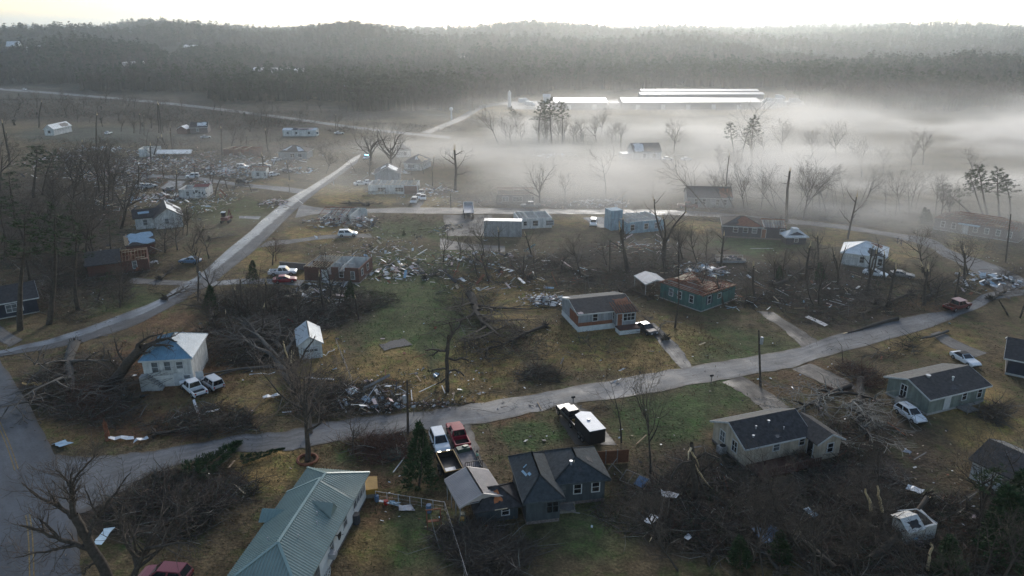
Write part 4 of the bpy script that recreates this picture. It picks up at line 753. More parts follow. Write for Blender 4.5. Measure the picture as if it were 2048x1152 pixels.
    H=House('charred_white_house','small white house with peeled walls and a red roof strip beside the side lane',(359,397),(413,396),7,2.7,W_); H.shell(parts=(.5,)); H.roof('gable','lamp_red' if 0 else M('roof_red',(.16,.035,.03),.7,.3,2),.5,.2,.1,trim='trim_white',x0=H.L*.45,y0=3.); H.rubble(40,hh=1.4,seed=16); H.win('f',2.2,.8,.8,1.3)
    for i in range(9): MB().obox((4+rnd.uniform(0,4.6),-.03,rnd.uniform(.8,2.4)),(rnd.uniform(.2,.6),.05,rnd.uniform(.3,.9)),rotm(0,rnd.uniform(-.5,.5),0)).build('peeled_patch','scrap_dark',H.o)
    H=House('boxy_white_house','small boxy white house with a shredded brown roof in the debris field',(504,357),(534,356),6,2.6,W_); H.shell(parts=(.5,)); H.rafters(.9,deck=.8,miss=.3); H.win('f',1.6,.8,.9,1.2); H.win('f',4.2,.7,.4,1.1)
    H=House('far_gable_house','white gable-fronted house with a torn side at the far left field',(90,271),(109,271),15,3,W_); H.rise=1.9; H.walls('y'); H.roof('gabley','under_white',1.9,.3,.3); H.patch(1,.5,.9,.1,.8,'wood_grey'); H.win('f',1.8,1.1,1.2,1.2)
    H=House('mobile_home','long white mobile home with a ragged roof at the edge of the left field',(566,273),(633,273),5,2.8,W_,.3); H.rise=.8; H.walls('x'); H.roof('gable','sheet_white',.8,.1,.1); H.patch(0,.28,.75,.1,.95,'scrap_dark'); H.patch(0,.45,.9,.3,.8,'insulation')
    for u in (2,6,12,16): H.win('f',u,1.2,.9,1.)
    H=House('brick_front_house','grey brick house with white scraps on its roof and paired windows, above the debris field',(558,319),(614,319),9,2.8,'grey_siding'); H.rise=2.; H.walls(); H.roof('hip','shingle_brown',2,.4); H.patch(0,.02,.22,.3,.9,'sheet_white'); H.patch(0,.7,.98,.2,.8,'under_white'); H.win('f',4.6,.8,1.6,1.4,bars=2); H.win('f',7.6,.8,1.4,1.3,bars=2)
    H=House('brown_cottage','brown house with a pale torn roof at the back of the left field',(381,267),(416,266),9,2.8,'brick_grey'); H.rise=2; H.walls('x'); H.roof('gable','shingle_brown',2,.4,.3); H.patch(0,.4,.9,.3,.9,'under_white'); H.win('f',3,.9)
    H=House('red_barn','little dark-red barn with a pale roof in the left field',(355,268),(374,268),6,2.4,'brick',cat='barn'); H.rise=1.3; H.walls('y'); H.roof('gabley','sheet_white',1.3,.2,.2)
    H=House('white_ruin','white house broken open to a flat slab, at the top of the debris field',(279,314),(315,313),7,3.2,W_,cat='wrecked house'); H.shell(parts=(.5,),cut=dict(r=0,f=[3,3,1,0])); H.rubble(60,x1=H.L+10,hh=1.8,seed=18); MB().obox((H.L+6,2,1.4),(13,6,.2),rotm(.12,.04,.1)).build('fallen_roof','under_white',H.o)
    H=House('brick_shell_house','brick house burst open along its front, above the debris field',(448,312),(510,313),8,2.7,'brick',cat='wrecked house'); H.shell('wood_red',parts=(.3,.6),cut=dict(f=[2.7,0,1.2,0,2,2.7])); H.joists(0,H.L*.8,'wood_pale',1.2,miss=.4); H.rubble(60,y0=-3,hh=1.2,seed=19)
    # ---- works halls and buildings on the far hills
    for lb,A,B,D,h,rs in (('long grey works hall with a bright roof, longest of the row behind the fog',(1246,219),(1521,219),24,4.3,1.7),('shorter grey works hall with a bright roof left of the long hall',(1109,219),(1213,219),24,4.3,1.7)):
        H=House('works_hall',lb,A,B,D,h,'mill_wall',cat='factory'); H.rise=rs; H.walls('x'); H.roof('gable','mill_roof',rs,.5,.5,trim='mill_wall',t=.3); H.o['group']='works halls behind the fog'
        for u in np.arange(8,H.L-6,16): H.door('f',float(u),0,2.5,3,'sheet_white')
    for lb,A,B in (('narrow bright-roofed works shed behind the long hall, the nearer of two',(1281,198),(1527,198)),('narrow bright-roofed works shed farthest behind the long hall',(1283,191),(1516,191))):
        H=House('works_shed',lb,A,B,10,3.2,'mill_wall',cat='factory'); H.rise=1.; H.walls('x'); H.roof('gable','mill_roof',1.,.5,.5,trim='mill_wall',t=.3); H.o['group']='works halls behind the fog'
    for nm,lb,A,B,D,h,rs,wm,rm in (('barn','pale barn on the wooded hill at the far left',(16,110),(40,110),18,9,5,'grey_siding','roof_silver'),('farm_building','low bright-roofed farm building right of the pale barn',(54,107),(86,107),14,4,4,'grey_siding','mill_roof'),
        ('hill_hall','bright flat-roofed hall on the wooded hill above the far road',(363,104),(395,104),16,7,3,'grey_siding','mill_roof'),('hill_annex','low bright annex right of the hall on the wooded hill',(394,108),(415,108),10,3,2,'grey_siding','mill_roof'),
        ('long_shed','long pale shed half hidden in the woods left of centre',(500,160),(606,160),18,8,3.4,'sheet_white','mill_roof'),('grey_barn','plain pale barn at the edge of the woods, left of the factory road',(685,193),(707,193),12,6,2,'sheet_blue','sheet_blue'),
        ('hill_roof','thin bright roof among trees above the car yard',(259,137),(297,137),12,4,2.4,'grey_siding','mill_roof'),('hidden_cabin','small bright roof lost in the woods at the picture centre',(919,128),(938,128),10,5,3,'grey_siding','mill_roof'),('truck_shed','small pale shed at the left end of the factory yard',(1087,206),(1100,206),6,4,1.5,'sheet_white','mill_roof')):
        H=House(nm,lb,A,B,D,h,wm,cat='building'); H.rise=rs; H.walls('x'); H.roof('gable',rm,rs,.4,.4,trim=None,t=.3)
def s_rz(o): return o.rotation_euler.z
build_houses()
# ================================================================ vehicles
for k,c,r in (('white',(.72,.73,.74),.3),('silver',(.42,.44,.46),.3),('red',(.30,.010,.030),.28),('black',(.014,.015,.018),.28),('dark_red',(.13,.02,.018),.4),('blue',(.12,.20,.30),.3),('grey',(.16,.165,.17),.35),('maroon',(.20,.035,.05),.35),('green',(.05,.09,.06),.4)):
    M('paint_'+k,c,r,.1,.6,spec=.6)
M('canvas_black',(.018,.018,.02),.8,.2,2); M('headlamp_lit',(.9,.88,.8),.2,.05,2,emit=((1,.93,.72),14)); M('beacon_blue',(.1,.35,.9),.2,.1,2,emit=((.12,.55,1.),60)); M('gold_paint',(.24,.14,.035),.6,.3,2)
CARS={}
def loft(m,st,mi=0):
    """st: list of (x, [(y,z)...] right half from bottom to top) mirrored"""
    k=len(st[0][1])*2; vs=[]
    for x,h in st: vs+= [(x,y,z) for y,z in h]+[(x,-y,z) for y,z in reversed(h)]
    n=len(st); fs=[(i*k+j,(i+1)*k+j,(i+1)*k+(j+1)%k,i*k+(j+1)%k) for i in range(n-1) for j in range(k)]
    fs.append(tuple(range(k))); fs.append(tuple(range(n*k-1,(n-1)*k-1,-1))); m.add(vs,fs,mi)
# body: rear..front stations (x, half width, z bottom, z shoulder);   cabin: (x0 base rear, x1 top rear, x2 top front, x3 base front, z base, z top)
TYPES=dict(
 sedan=dict(L=4.7,W=1.80,body=[(-2.35,.78,.38,.80),(-2.2,.88,.30,.93),(-1.3,.90,.24,.98),(.9,.90,.24,.93),(1.9,.88,.26,.82),(2.3,.80,.34,.66)],cab=(-1.75,-1.1,.05,.95,.93,1.43),wx=1.42,wr=.32),
 coupe=dict(L=4.7,W=1.82,body=[(-2.35,.78,.40,.82),(-2.15,.90,.30,.95),(-1.2,.91,.24,.96),(.7,.91,.24,.90),(1.85,.88,.26,.80),(2.35,.78,.34,.64)],cab=(-1.6,-1.05,-.1,.75,.92,1.32),wx=1.42,wr=.33),
 suv=dict(L=4.7,W=1.88,body=[(-2.35,.82,.45,.95),(-2.25,.92,.36,1.05),(-1.,.94,.30,1.06),(.9,.94,.30,1.04),(1.9,.92,.32,.95),(2.32,.84,.40,.78)],cab=(-2.28,-1.95,.25,1.15,1.03,1.68),wx=1.42,wr=.36),
 hatch=dict(L=4.3,W=1.78,body=[(-2.1,.80,.42,.85),(-2.0,.88,.32,.98),(-.9,.89,.26,.99),(.8,.89,.26,.95),(1.7,.87,.28,.84),(2.15,.78,.36,.66)],cab=(-2.02,-1.6,.2,1.05,.96,1.50),wx=1.3,wr=.32),
 pickup=dict(L=5.7,W=1.95,body=[(-2.85,.90,.52,1.02),(-2.8,.96,.46,1.06),(-.95,.97,.40,1.06),(1.3,.97,.40,1.08),(2.55,.95,.42,1.04),(2.83,.88,.50,.90)],cab=(-.95,-.75,.65,1.35,1.06,1.78),wx=1.75,wr=.39,bed=(-2.72,-1.08)),
 wagon=dict(L=4.6,W=1.82,body=[(-2.3,.84,.5,1.0),(-2.2,.9,.4,1.05),(-1.,.91,.34,1.06),(.8,.91,.34,1.05),(1.85,.9,.36,1.02),(2.25,.84,.44,.85)],cab=(-2.24,-2.1,.35,.9,1.05,1.74),wx=1.35,wr=.37))
def car_meshes(ty):
    if ty in CARS: return CARS[ty]
    T=TYPES[ty]; x0,x1,x2,x3,z0,z1=T['cab']; w=T['W']/2; wb=w*.93; wt=w*.74; d={}
    m=MB(); st=[(x,[(h*.9,zb),(h,zb+(zt-zb)*.3),(h*.995,zt-.1),(h*.93,zt)]) for x,h,zb,zt in T['body']]
    if 'bed' in T:
        a,b=T['bed']; q=T['body']; loft(m,[(x,[(h*.9,zb),(h,zb+(zt-zb)*.3),(h*.995,zt-.1),(h*.93,zt)]) for x,h,zb,zt in [(b,.97,.40,1.06)]+[s for s in q if s[0]>b]])
        m.box(a-.13,b,-w+.02,w-.02,.48,.62).box(a-.13,b,-w+.01,-w+.14,.621,1.06).box(a-.13,b,w-.14,w-.01,.621,1.06).box(a-.13,a,-w+.141,w-.141,.621,1.06).box(b-.06,b,-w+.141,w-.141,.621,1.06)
        f=MB().box(a+.002,b-.062,-w+.145,w-.145,.622,.64); d['bed_floor']=(f.mesh('bed_floor','black_metal'),None)
    else: loft(m,st)
    loft(m,[(x0,[(wb,z0-.02),(wb,z0)]),(x1,[(wb,z0-.02),(wt,z1)]),(x2,[(wb,z0-.02),(wt,z1)]),(x3,[(wb,z0-.02),(wb,z0)])])
    m.slab([(x1-.02,-wt+.03,z1+.03),(x2+.02,-wt+.03,z1+.03),(x2+.02,wt-.03,z1+.03),(x1-.02,wt-.03,z1+.03)],.05)
    d['body']=(m.mesh('body','paint_white'),'paint')
    def glass(nm,q):
        n=(q[1]-q[0]).cross(q[3]-q[0]).normalized(); g=MB(); c=sum(q,Vector())/4; q=[c+(p-c)*.86 for p in q]
        if n.dot(c-Vector((0,0,z0)))<0: n=-n
        g.slab([p+n*.022 for p in q],.02,0,-n); d.setdefault(nm,[]).append((g.mesh(nm,'glass_dark'),None))
    V=Vector
    glass('windshield',[V((x3,-wb,z0)),V((x3,wb,z0)),V((x2,wt,z1)),V((x2,-wt,z1))]); glass('rear_window',[V((x0,wb,z0)),V((x0,-wb,z0)),V((x1,-wt,z1)),V((x1,wt,z1))])
    xm=(x1+x2)/2; xb=(x0+x3)/2
    for s in(1,-1):
        glass('side_window',[V((x0+.1,s*wb,z0)),V((xb,s*wb,z0)),V((xm,s*wt,z1)),V((x1+.02,s*wt,z1))]); glass('side_window',[V((xb,s*wb,z0)),V((x3-.1,s*wb,z0)),V((x2-.02,s*wt,z1)),V((xm,s*wt,z1))])
    fx=T['body'][-2]; rx=T['body'][1]; L2=T['body'][-1][0]; R2=T['body'][0][0]
    for s in(1,-1):
        g=MB().box(L2-.14,L2+.015,s*.52-.17,s*.52+.17,T['body'][-1][3]-.2,T['body'][-1][3]-.02); d.setdefault('headlight',[]).append((g.mesh('headlight','light_lens'),'lamp'))
        g=MB().box(R2-.015,R2+.1,s*(w-.22)-.11,s*(w-.22)+.11,T['body'][0][3]-.26,T['body'][0][3]-.02); d.setdefault('taillight',[]).append((g.mesh('taillight','lamp_red'),None))
        g=MB().obox((x3-.25,s*(w+.06),z0+.08),(.12,.2,.14)); d.setdefault('mirror',[]).append((g.mesh('mirror','black_metal'),None))
    for xx in(T['wx'],-T['wx']):
        for s in(1,-1):
            g=MB().cyl((xx,s*(w-.10),T['wr']),T['wr'],.24,16,0,'Y'); r=MB().cyl((xx,s*(w+.024),T['wr']),T['wr']*.6,.02,10,0,'Y'); d.setdefault('wheel',[]).append((g.mesh('wheel','rubber'),None,r.mesh('rim','rim')))
    if ty!='x':
        g=MB().box(L2-.06,L2+.03,-w*.8,w*.8,T['body'][-1][2]-.02,T['body'][-1][2]+.14).box(R2-.05,R2+.04,-w*.8,w*.8,T['body'][0][2]-.02,T['body'][0][2]+.14); d['bumper']=(g.mesh('bumper','black_metal'),None)
    CARS[ty]=d; return d
def car(ty,name,label,rear,front,paint,cat='car',group=None,roof=None,lit=False,small=False,tilt=None,top=None):
    """parked with its tail at one pixel and its nose at another"""
    a=P(*rear); b=P(*front); c=(a+b)/2; rz=math.atan2(b.y-a.y,b.x-a.x); c.z=float(hgt(c.x,c.y))+.045
    o=thing(name,label,cat,c,rz,group)
    if tilt: o.rotation_euler=(tilt[0],tilt[1],rz)
    for k,v in car_meshes(ty).items():
        if small and k in('mirror','bumper','bed_floor'): continue
        for it in (v if isinstance(v,list) else [v]):
            if top and k in('rear_window','side_window'): pass
            q=link(k,it[0],o)
            if it[1]=='paint': q.material_slots[0].link='OBJECT'; q.material_slots[0].material=MATS['paint_'+paint]
            if it[1]=='lamp' and lit: q.material_slots[0].link='OBJECT'; q.material_slots[0].material=MATS['headlamp_lit']
            if len(it)>2 and not small: link('rim',it[2],q)
    if top:
        T=TYPES[ty]; x0,x1,x2,x3,z0,z1=T['cab']; w=T['W']/2; m=MB(); loft(m,[(x0-.03,[(w*.93,z0),(w*.93,z0+.03)]),(x1,[(w*.94,z0),(w*.77,z1+.06)]),(x2,[(w*.94,z0),(w*.77,z1+.06)])]); m.build('soft_top',top,o)
    return o
def trailer_wheels(o,xs,w,r=.36):
    for x in xs:
        for s in(1,-1):
            q=MB().cyl((x,s*w,r),r,.2,14,0,'Y').build('wheel','rubber',o); MB().cyl((x,s*(w+.105),r),r*.55,.02,10,0,'Y').build('rim','rim',q)
            MB().tube([(x+.5*math.cos(t),s*w,r+.46*math.sin(t)) for t in np.linspace(.1,3.04,7)],[.09]*7,4).build('fender','black_metal',o)
def place(name,label,cat,rear,front,z=.045):
    a=P(*rear); b=P(*front); c=(a+b)/2; c.z=z; return thing(name,label,cat,c,math.atan2(b.y-a.y,b.x-a.x))
def build_vehicles():
    car('suv','suv','white SUV with its headlights on, nose against the gold trailer','' or (873,876),(887,911),'white','SUV',lit=True)
    car('pickup','pickup_truck','bright red pickup truck with its tailgate toward the flatbed trailer',(924,897),(908,863),'red','pickup truck')
    o=car('pickup','pickup_truck','black pickup truck towing the white-topped cargo trailer',(1158,858),(1126,824),'black','pickup truck')
    MB().obox((-1.7,.3,.85),(.5,.45,.4),rotm(.1,.2,.3)).build('cargo_bag','gold_paint',o)
    car('pickup','pickup_truck','white crew-cab pickup truck above the red car',(537,551),(596,549),'white','pickup truck')
    car('sedan','car','small bright red car just below the white crew-cab pickup',(551,566),(590,563),'red')
    car('suv','car','white crossover beside the collapsed house',(677,473),(715,472),'white')
    car('sedan','car','black sedan parked on grass right of the trailer house',(1281,657),(1304,671),'black')
    car('pickup','pickup_truck','silver-white pickup with its empty bed toward the camera, below the blue-roofed house',(402,796),(374,772),'white','pickup truck')
    car('wagon','suv','silver boxy SUV with a spare wheel, right of the pickup by the blue-roofed house',(438,783),(412,765),'silver','SUV')
    car('coupe','convertible','white convertible with a black soft top behind the sage house',(1911,715),(1948,735),'white',top='canvas_black')
    car('hatch','car','battered white hatchback with broken glass near the fallen grey tree',(1796,821),(1842,851),'white')
    car('pickup','pickup_truck','dark pickup in front of the house with only roof frames left',(1080,415),(1042,416),'grey','pickup truck')
    car('wagon','suv','white SUV facing the camera on the pale concrete pad',(1187,445),(1186,458),'white','SUV')
    g='cars parked in a row below the roofless white house'
    for i,(r,f,p,lb,ty) in enumerate((((833,400),(824,413),'silver','nearest silver SUV of the four cars below the roofless white house','suv'),((841,393),(834,402),'white','white car in the middle of the four below the roofless white house','sedan'),((845,386),(840,393),'grey','grey car last in the row beside the roofless white house','sedan'),((847,394),(846,405),'silver','silver car standing alone to the right of the row of parked cars','sedan'))): car(ty,'car',lb,r,f,p,group=g)
    car('wagon','suv','white SUV with roof bars on the side lane',(400,356),(371,357),'white','SUV')
    car('wagon','suv','black SUV at the right end of the side lane',(473,366),(498,369),'black','SUV')
    car('sedan','car','pale blue car by the roadside below the torn white house',(398,527),(364,526),'blue')
    car('sedan','car','white sedan behind the snapped trunks of the pale-roofed house',(1734,549),(1766,555),'white')
    car('coupe','car','dull dark car half under branches right of the white sedan',(1784,552),(1822,557),'grey')
    o=car('pickup','pickup_truck','battered dark-red truck loaded with a white sheet on the front street',(1890,624),(1936,613),'dark_red','pickup truck')
    MB().obox((.2,0,1.84),(2.1,1.7,.06),rotm(.05,.04,0)).build('white_sheet','sheet_pink',o)
    car('suv','car','red car cut off by the bottom edge below the big bare tree',(368,1166),(296,1160),'maroon')
    o=car('sedan','police_car','white patrol car with a bright blue beacon at the top of the street',(738,315),(728,321),'white')
    MB().box(-.5,-.2,-.55,.55,1.48,1.62).build('light_bar','beacon_blue',o); MB().box(-.15,.1,-.5,.5,1.48,1.58).build('light_bar_base','black_metal',o)
    car('pickup','pickup_truck','dark-red pickup with a pale roof behind a red bush on the middle street',(1364,416),(1386,417),'dark_red','pickup truck')
    g='junked cars around the boxy white house'
    for r,f,p,ty,lb in (((472,337),(500,337),'white','suv','white-roofed car alone at the top of the junked cars'),((503,336),(519,335),'grey','sedan','grey car left of the pair above the boxy white house'),((519,336),(540,335),'silver','suv','silver car right of the pair above the boxy white house'),((538,354),(556,351),'white','hatch','white car just right of the boxy white house'),((562,345),(585,343),'grey','sedan','grey car furthest right among the junked cars')): car(ty,'car',lb,r,f,p,group=g,small=True)
    g='distant cars in the left fields'
    for r,f,p,lb in (((211,270),(223,267),'white','white car in the far left field right of the gable-fronted house'),((404,277),(420,276),'silver','silver car below the brown cottage'),((671,269),(686,268),'silver','silver car alone near the far road'),((546,324),(560,321),'white','white car below the grey brick house with roof scraps'),((281,376),(293,375),'white','left one of two white cars by the charred house'),((293,377),(306,375),'silver','right one of two cars by the charred house'),((347,384),(330,382),'grey','grey car on the pale pad above the charred house'),((716,371),(728,370),'white','left one of two white cars at the roofless white house'),((732,369),(744,368),'white','right one of two white cars at the roofless white house'),((1327,321),(1342,320),'white','left of two cars beside the house in the fog'),((1365,322),(1381,321),'white','right of two cars beside the house in the fog')): car('sedan','car',lb,r,f,p,group=g,small=True)
    g='lorries in the factory yard'
    # gold trailer
    o=place('dump_trailer','empty gold-rimmed dump trailer under the nose of the white SUV','trailer',(907,958),(892,927)); L,w=4.2,1.05
    MB().box(-L/2,L/2,-w,w,.55,.65).build('floor','black_metal',o); m=MB(); m.box(-L/2,L/2,-w,-w+.06,.651,1.3).box(-L/2,L/2,w-.06,w,.651,1.3).box(-L/2,-L/2+.06,-w+.061,w-.061,.651,1.3).box(L/2-.06,L/2,-w+.061,w-.061,.651,1.3).build('sideboard','black_metal',o)
    m=MB(); m.box(-L/2-.02,L/2+.02,-w-.03,-w+.07,1.302,1.38).box(-L/2-.02,L/2+.02,w-.07,w+.03,1.302,1.38).box(-L/2-.02,-L/2+.08,-w+.071,w-.071,1.302,1.38).box(L/2-.08,L/2+.02,-w+.071,w-.071,1.302,1.38).build('rim_rail','gold_paint',o); trailer_wheels(o,(-.5,.4),w+.12,.34); MB().obox((-1.1,.1,.72),(1.3,1.2,.1)).build('sheet','galvanised',o); MB().bar((L/2,0,.5),(L/2+.7,0,.5),.1).build('drawbar','black_metal',o)
    o=place('flatbed_trailer','wooden-decked flatbed trailer with a black ramp gate behind the red pickup','trailer',(945,946),(928,911)); L,w=4.9,1.0
    M('deck_grey',(.22,.19,.18),.8,.35,2); MB().box(-L/2,L/2,-w,w,.5,.6).build('deck','deck_grey',o)
    for s in(1,-1): MB().box(-L/2,L/2,s*w-.04,s*w+.04,.602,.9).build('side_rail','wood_grey',o)
    trailer_wheels(o,(-.9,0),w+.16,.34); m=MB(); m.bar((-L/2,-w,.6),(-L/2-.12,-w,1.9),.07).bar((-L/2,w,.6),(-L/2-.12,w,1.9),.07).bar((-L/2-.12,-w,1.9),(-L/2-.12,w,1.9),.07).bar((-L/2-.0,-w,.65),(-L/2,w,.65),.07)
    for y in np.linspace(-w,w,9)[1:-1]: m.bar((-L/2,float(y),.65),(-L/2-.12,float(y),1.9),.045)
    m.build('ramp_gate','black_metal',o); MB().bar((L/2,0,.5),(L/2+.8,0,.5),.1).build('drawbar','black_metal',o)
    MB().obox((L/2-.5,.1,.85),(.8,1.5,.5),rotm(0,0,.1)).obox((L/2-.4,-.2,1.05),(.5,.6,.3),rotm(.2,.1,.5)).build('green_mower','paint_green',o); MB().obox((L/2-.4,-.75,.8),(.5,.35,.35)).build('fuel_can','paint_red',o)
    o=place('cargo_trailer','black enclosed cargo trailer with a white roof behind the black pickup','trailer',(1192,893),(1166,863)); L,w=4.3,1.05
    m=MB(); m.box(-L/2,L/2,-w,w,.5,2.35).slab([(L/2+.001,-w,2.35),(L/2+.5,0,2.35),(L/2+.001,w,2.35)],1.85).build('body','canvas_black',o); MB().slab([(-L/2-.03,-w-.03,2.42),(L/2,-w-.03,2.42),(L/2+.55,0,2.42),(L/2,w+.03,2.42),(-L/2-.03,w+.03,2.42)],.065).build('roof','sheet_white',o); MB().cyl((.4,0,2.5),.22,.14,8).build('roof_vent','galvanised',o); trailer_wheels(o,(-.45,.4),w+.12,.34); m=MB(); m.box(-L/2-.03,-L/2-.002,-w+.1,-.02,.6,2.2).box(-L/2-.03,-L/2-.002,.02,w-.1,.6,2.2).build('rear_door','black_metal',o); MB().bar((L/2+.4,0,.5),(L/2+1.2,0,.5),.1).build('drawbar','black_metal',o)
    # dump truck on its pad
    o=place('dump_truck','white dump truck with a long tipped bed beside the middle street','truck',(939,446),(935,416)); o.scale=(1.15,1.15,1.1)
    m=MB(); loft(m,[(1.5,[(1.1,.7),(1.15,1.2),(1.15,2.4),(1.0,2.6)]),(2.7,[(1.1,.7),(1.15,1.2),(1.15,2.3),(1.0,2.55)]),(3.1,[(1.1,.7),(1.12,1.2),(1.05,1.7),(.95,1.72)]),(4.1,[(1.0,.7),(1.05,1.1),(1.0,1.5),(.85,1.55)])]); m.build('cab','paint_white',o); MB().box(1.46,1.498,-.8,.8,1.75,2.35).build('rear_window','glass_dark',o); MB().box(-4,3.9,-.5,.5,.65,.9).build('chassis','black_metal',o)
    m=MB(); m.obox((-1.4,0,1.95),(5.2,2.3,.1),rotm(0,-.16,0)).obox((-1.4,1.12,2.35),(5.2,.08,.75),rotm(0,-.16,0)).obox((-1.4,-1.12,2.35),(5.2,.08,.75),rotm(0,-.16,0)).obox((1.12,0,2.75),(.1,2.1,.9),rotm(0,-.16,0)).build('dump_bed','galvanised',o)
    for x in(3.1,-2,-3.1):
        for s in(1,-1): q=MB().cyl((x,s*1.0,.5),.5,.35,14,0,'Y').build('wheel','rubber',o); MB().cyl((x,s*1.185,.5),.28,.02,10,0,'Y').build('rim','rim',q)
    # small digger and boat
    o=place('excavator','dark-red digger with a white cab roof beside the street','excavator',(446,450),(458,440)); MB().box(-1.3,1.3,-1.1,-.65,0,.7).box(-1.3,1.3,.65,1.1,0,.7).build('track','rubber',o); MB().box(-1.2,.9,-.9,.9,.72,1.5).build('body','paint_dark_red',o); MB().box(-.3,.8,.05,.9,1.51,2.6).build('cab','glass_dark',o); MB().box(-.4,.9,-.05,1.,2.61,2.75).build('roof','sheet_white',o); MB().bar((.8,-.4,1.3),(2.6,-.4,2.8),.25).bar((2.6,-.4,2.8),(3.6,-.4,.8),.2).obox((3.6,-.4,.5),(.7,.7,.6)).build('boom','paint_dark_red',o)
    o=place('deck_boat','grey flat pontoon deck littered with gear on the lawn below the navy house','boat',(1434,524),(1486,524)); MB().box(-3.2,3.2,-1.2,1.2,.45,.6).build('deck','wood_grey',o); MB().tube([(-3.2,-.8,.25),(2.9,-.8,.25),(3.4,-.8,.4)],[.28,.28,.05],8).tube([(-3.2,.8,.25),(2.9,.8,.25),(3.4,.8,.4)],[.28,.28,.05],8).build('pontoon','galvanised',o); heap(16,2.6,.8,.5,31,[0,2,4,3]).build('rubble',HEAPM,o,(0,0,.6)); m=MB(); [m.bar((x,y,.6),(x,y,1.2),.05) for x in(-3,-1,1,3) for y in(-1.1,1.1)]; m.bar((-3,1.1,1.2),(3,1.1,1.2),.05).bar((-3,-1.1,1.2),(1,-1.1,1.2),.05).build('railing','galvanised',o)
    build_person(P(955,928),R(200),'person in a light green shirt and dark shorts standing by the flatbed trailer',(.30,.52,.36),(.03,.03,.04),(.42,.27,.19),(.02,.015,.012))
    build_person(P(1794,488),R(60),'left one of two people in dark clothes walking on the street by the pale-roofed house',(.03,.035,.04),(.03,.03,.035),(.4,.26,.2),(.03,.02,.015),.25)
    build_person(P(1801,492),R(75),'right one of two people in dark clothes walking on the street by the pale-roofed house',(.05,.045,.05),(.035,.04,.055),(.4,.26,.2),(.03,.02,.015),.25)
    build_person(P(1557,466),R(180),'person in dark clothes on the raised side of the navy house',(.03,.03,.035),(.05,.05,.06),(.4,.26,.2),(.03,.02,.015))
def skin_mesh(name,verts,edges,rads,mat,parent,root=0,lv=2):
    me=bpy.data.meshes.new(name); me.from_pydata(verts,edges,[]); o=link(name,me,parent); sk=o.modifiers.new('skin','SKIN'); sk.use_smooth_shade=True
    for i,r in enumerate(rads):
        me.skin_vertices[0].data[i].radius=(r,r) if not isinstance(r,tuple) else r
        me.skin_vertices[0].data[i].use_root=(i==root)
    ss=o.modifiers.new('sub','SUBSURF'); ss.levels=ss.render_levels=lv; me.materials.append(MATS[mat] if isinstance(mat,str) else mat); return o
NP=[0]
def build_person(p,rz,label,shirt,pants,skin,hair,stride=.08):
    NP[0]+=1; k=str(NP[0]); o=thing('person',label,'person',p,rz); sm=M('skin_'+k,skin,.6,.1,4); M('shirt_'+k,shirt,.9,.15,4); M('pants_'+k,pants,.9,.2,4); M('hair_'+k,hair,.8,.2,9)
    s=stride; v=[(0,0,.95),(0,0,1.15),(.01,0,1.38),(.02,0,1.50),(.04,0,1.58),(.05,0,1.70)]; e=[(i,i+1) for i in range(5)]; r=[(.15,.11),(.135,.10),(.16,.11),.06,.075,.10]
    def ch(par,pts,rr):
        for q,w in zip(pts,rr): v.append(q); r.append(w); e.append((par,len(v)-1)); par=len(v)-1
        return par
    for sg in(1,-1):
        f=s*sg; ch(0,[(0,sg*.1,.88),(f*.9+.03,sg*.11,.50),(f*1.2-.04,sg*.11,.10),(f*1.2+.12,sg*.12,.04)],[.095,.065,.045,.04])
        w=ch(2,[(0,sg*.19,1.40),(-f*.6-.02,sg*.25,1.13),(-f*.8+.10,sg*.23,.92),(-f*.8+.15,sg*.23,.85)],[.065,.045,.035,.04])
        for i in range(4): ch(w,[(-f*.8+.17,sg*.23+(i-1.5)*.02,.80-.004*abs(i-1.4)),(-f*.8+.155,sg*.23+(i-1.5)*.02,.765)],[.010,.009])
        ch(w,[(-f*.8+.18,sg*.20,.84),(-f*.8+.20,sg*.19,.81)],[.011,.010])
    b=skin_mesh('body',v,e,r,sm,o)
    t=[(0,0,.97),(0,0,1.15),(.01,0,1.40),(.02,0,1.475)]; te=[(0,1),(1,2),(2,3)]; tr=[(.165,.125),(.155,.12),(.18,.13),.085]
    for sg in(1,-1):
        f=s*sg; t+=[(0,sg*.195,1.41),(-f*.4-.01,sg*.235,1.22)]; i=len(t)-2; te+=[(2,i),(i,i+1)]; tr+=[.08,.062]
    skin_mesh('shirt',t,te,tr,'shirt_'+k,o)
    t=[(0,0,.99),(0,0,.90)]; te=[(0,1)]; tr=[(.165,.125),(.16,.125)]
    for sg in(1,-1):
        f=s*sg; t+=[(0,sg*.1,.84),(f*.8+.03,sg*.11,.55)]; i=len(t)-2; te+=[(1,i),(i,i+1)]; tr+=[.11,.085]
        if stride>.1 or NP[0]>1: t.append((f*1.2-.04,sg*.11,.12)); te.append((i+1,i+2)); tr.append(.06)
    skin_mesh('trousers',t,te,tr,'pants_'+k,o)
    h=MB(); 
    for zz,rr in(((0,0,1.70),.108),): 
        vs=[(.03+rr*math.cos(a)*math.cos(t_),rr*.9*math.sin(a)*math.cos(t_),1.70+rr*1.15*math.sin(t_)) for t_ in np.linspace(-.25,1.57,6) for a in np.linspace(0,6.283,13)[:-1]]
        fs=[(i*12+j,i*12+(j+1)%12,(i+1)*12+(j+1)%12,(i+1)*12+j) for i in range(5) for j in range(12)]; h.add(vs,fs)
    h.build('hair','hair_'+k,o,(-.02,0,.015))
build_vehicles()
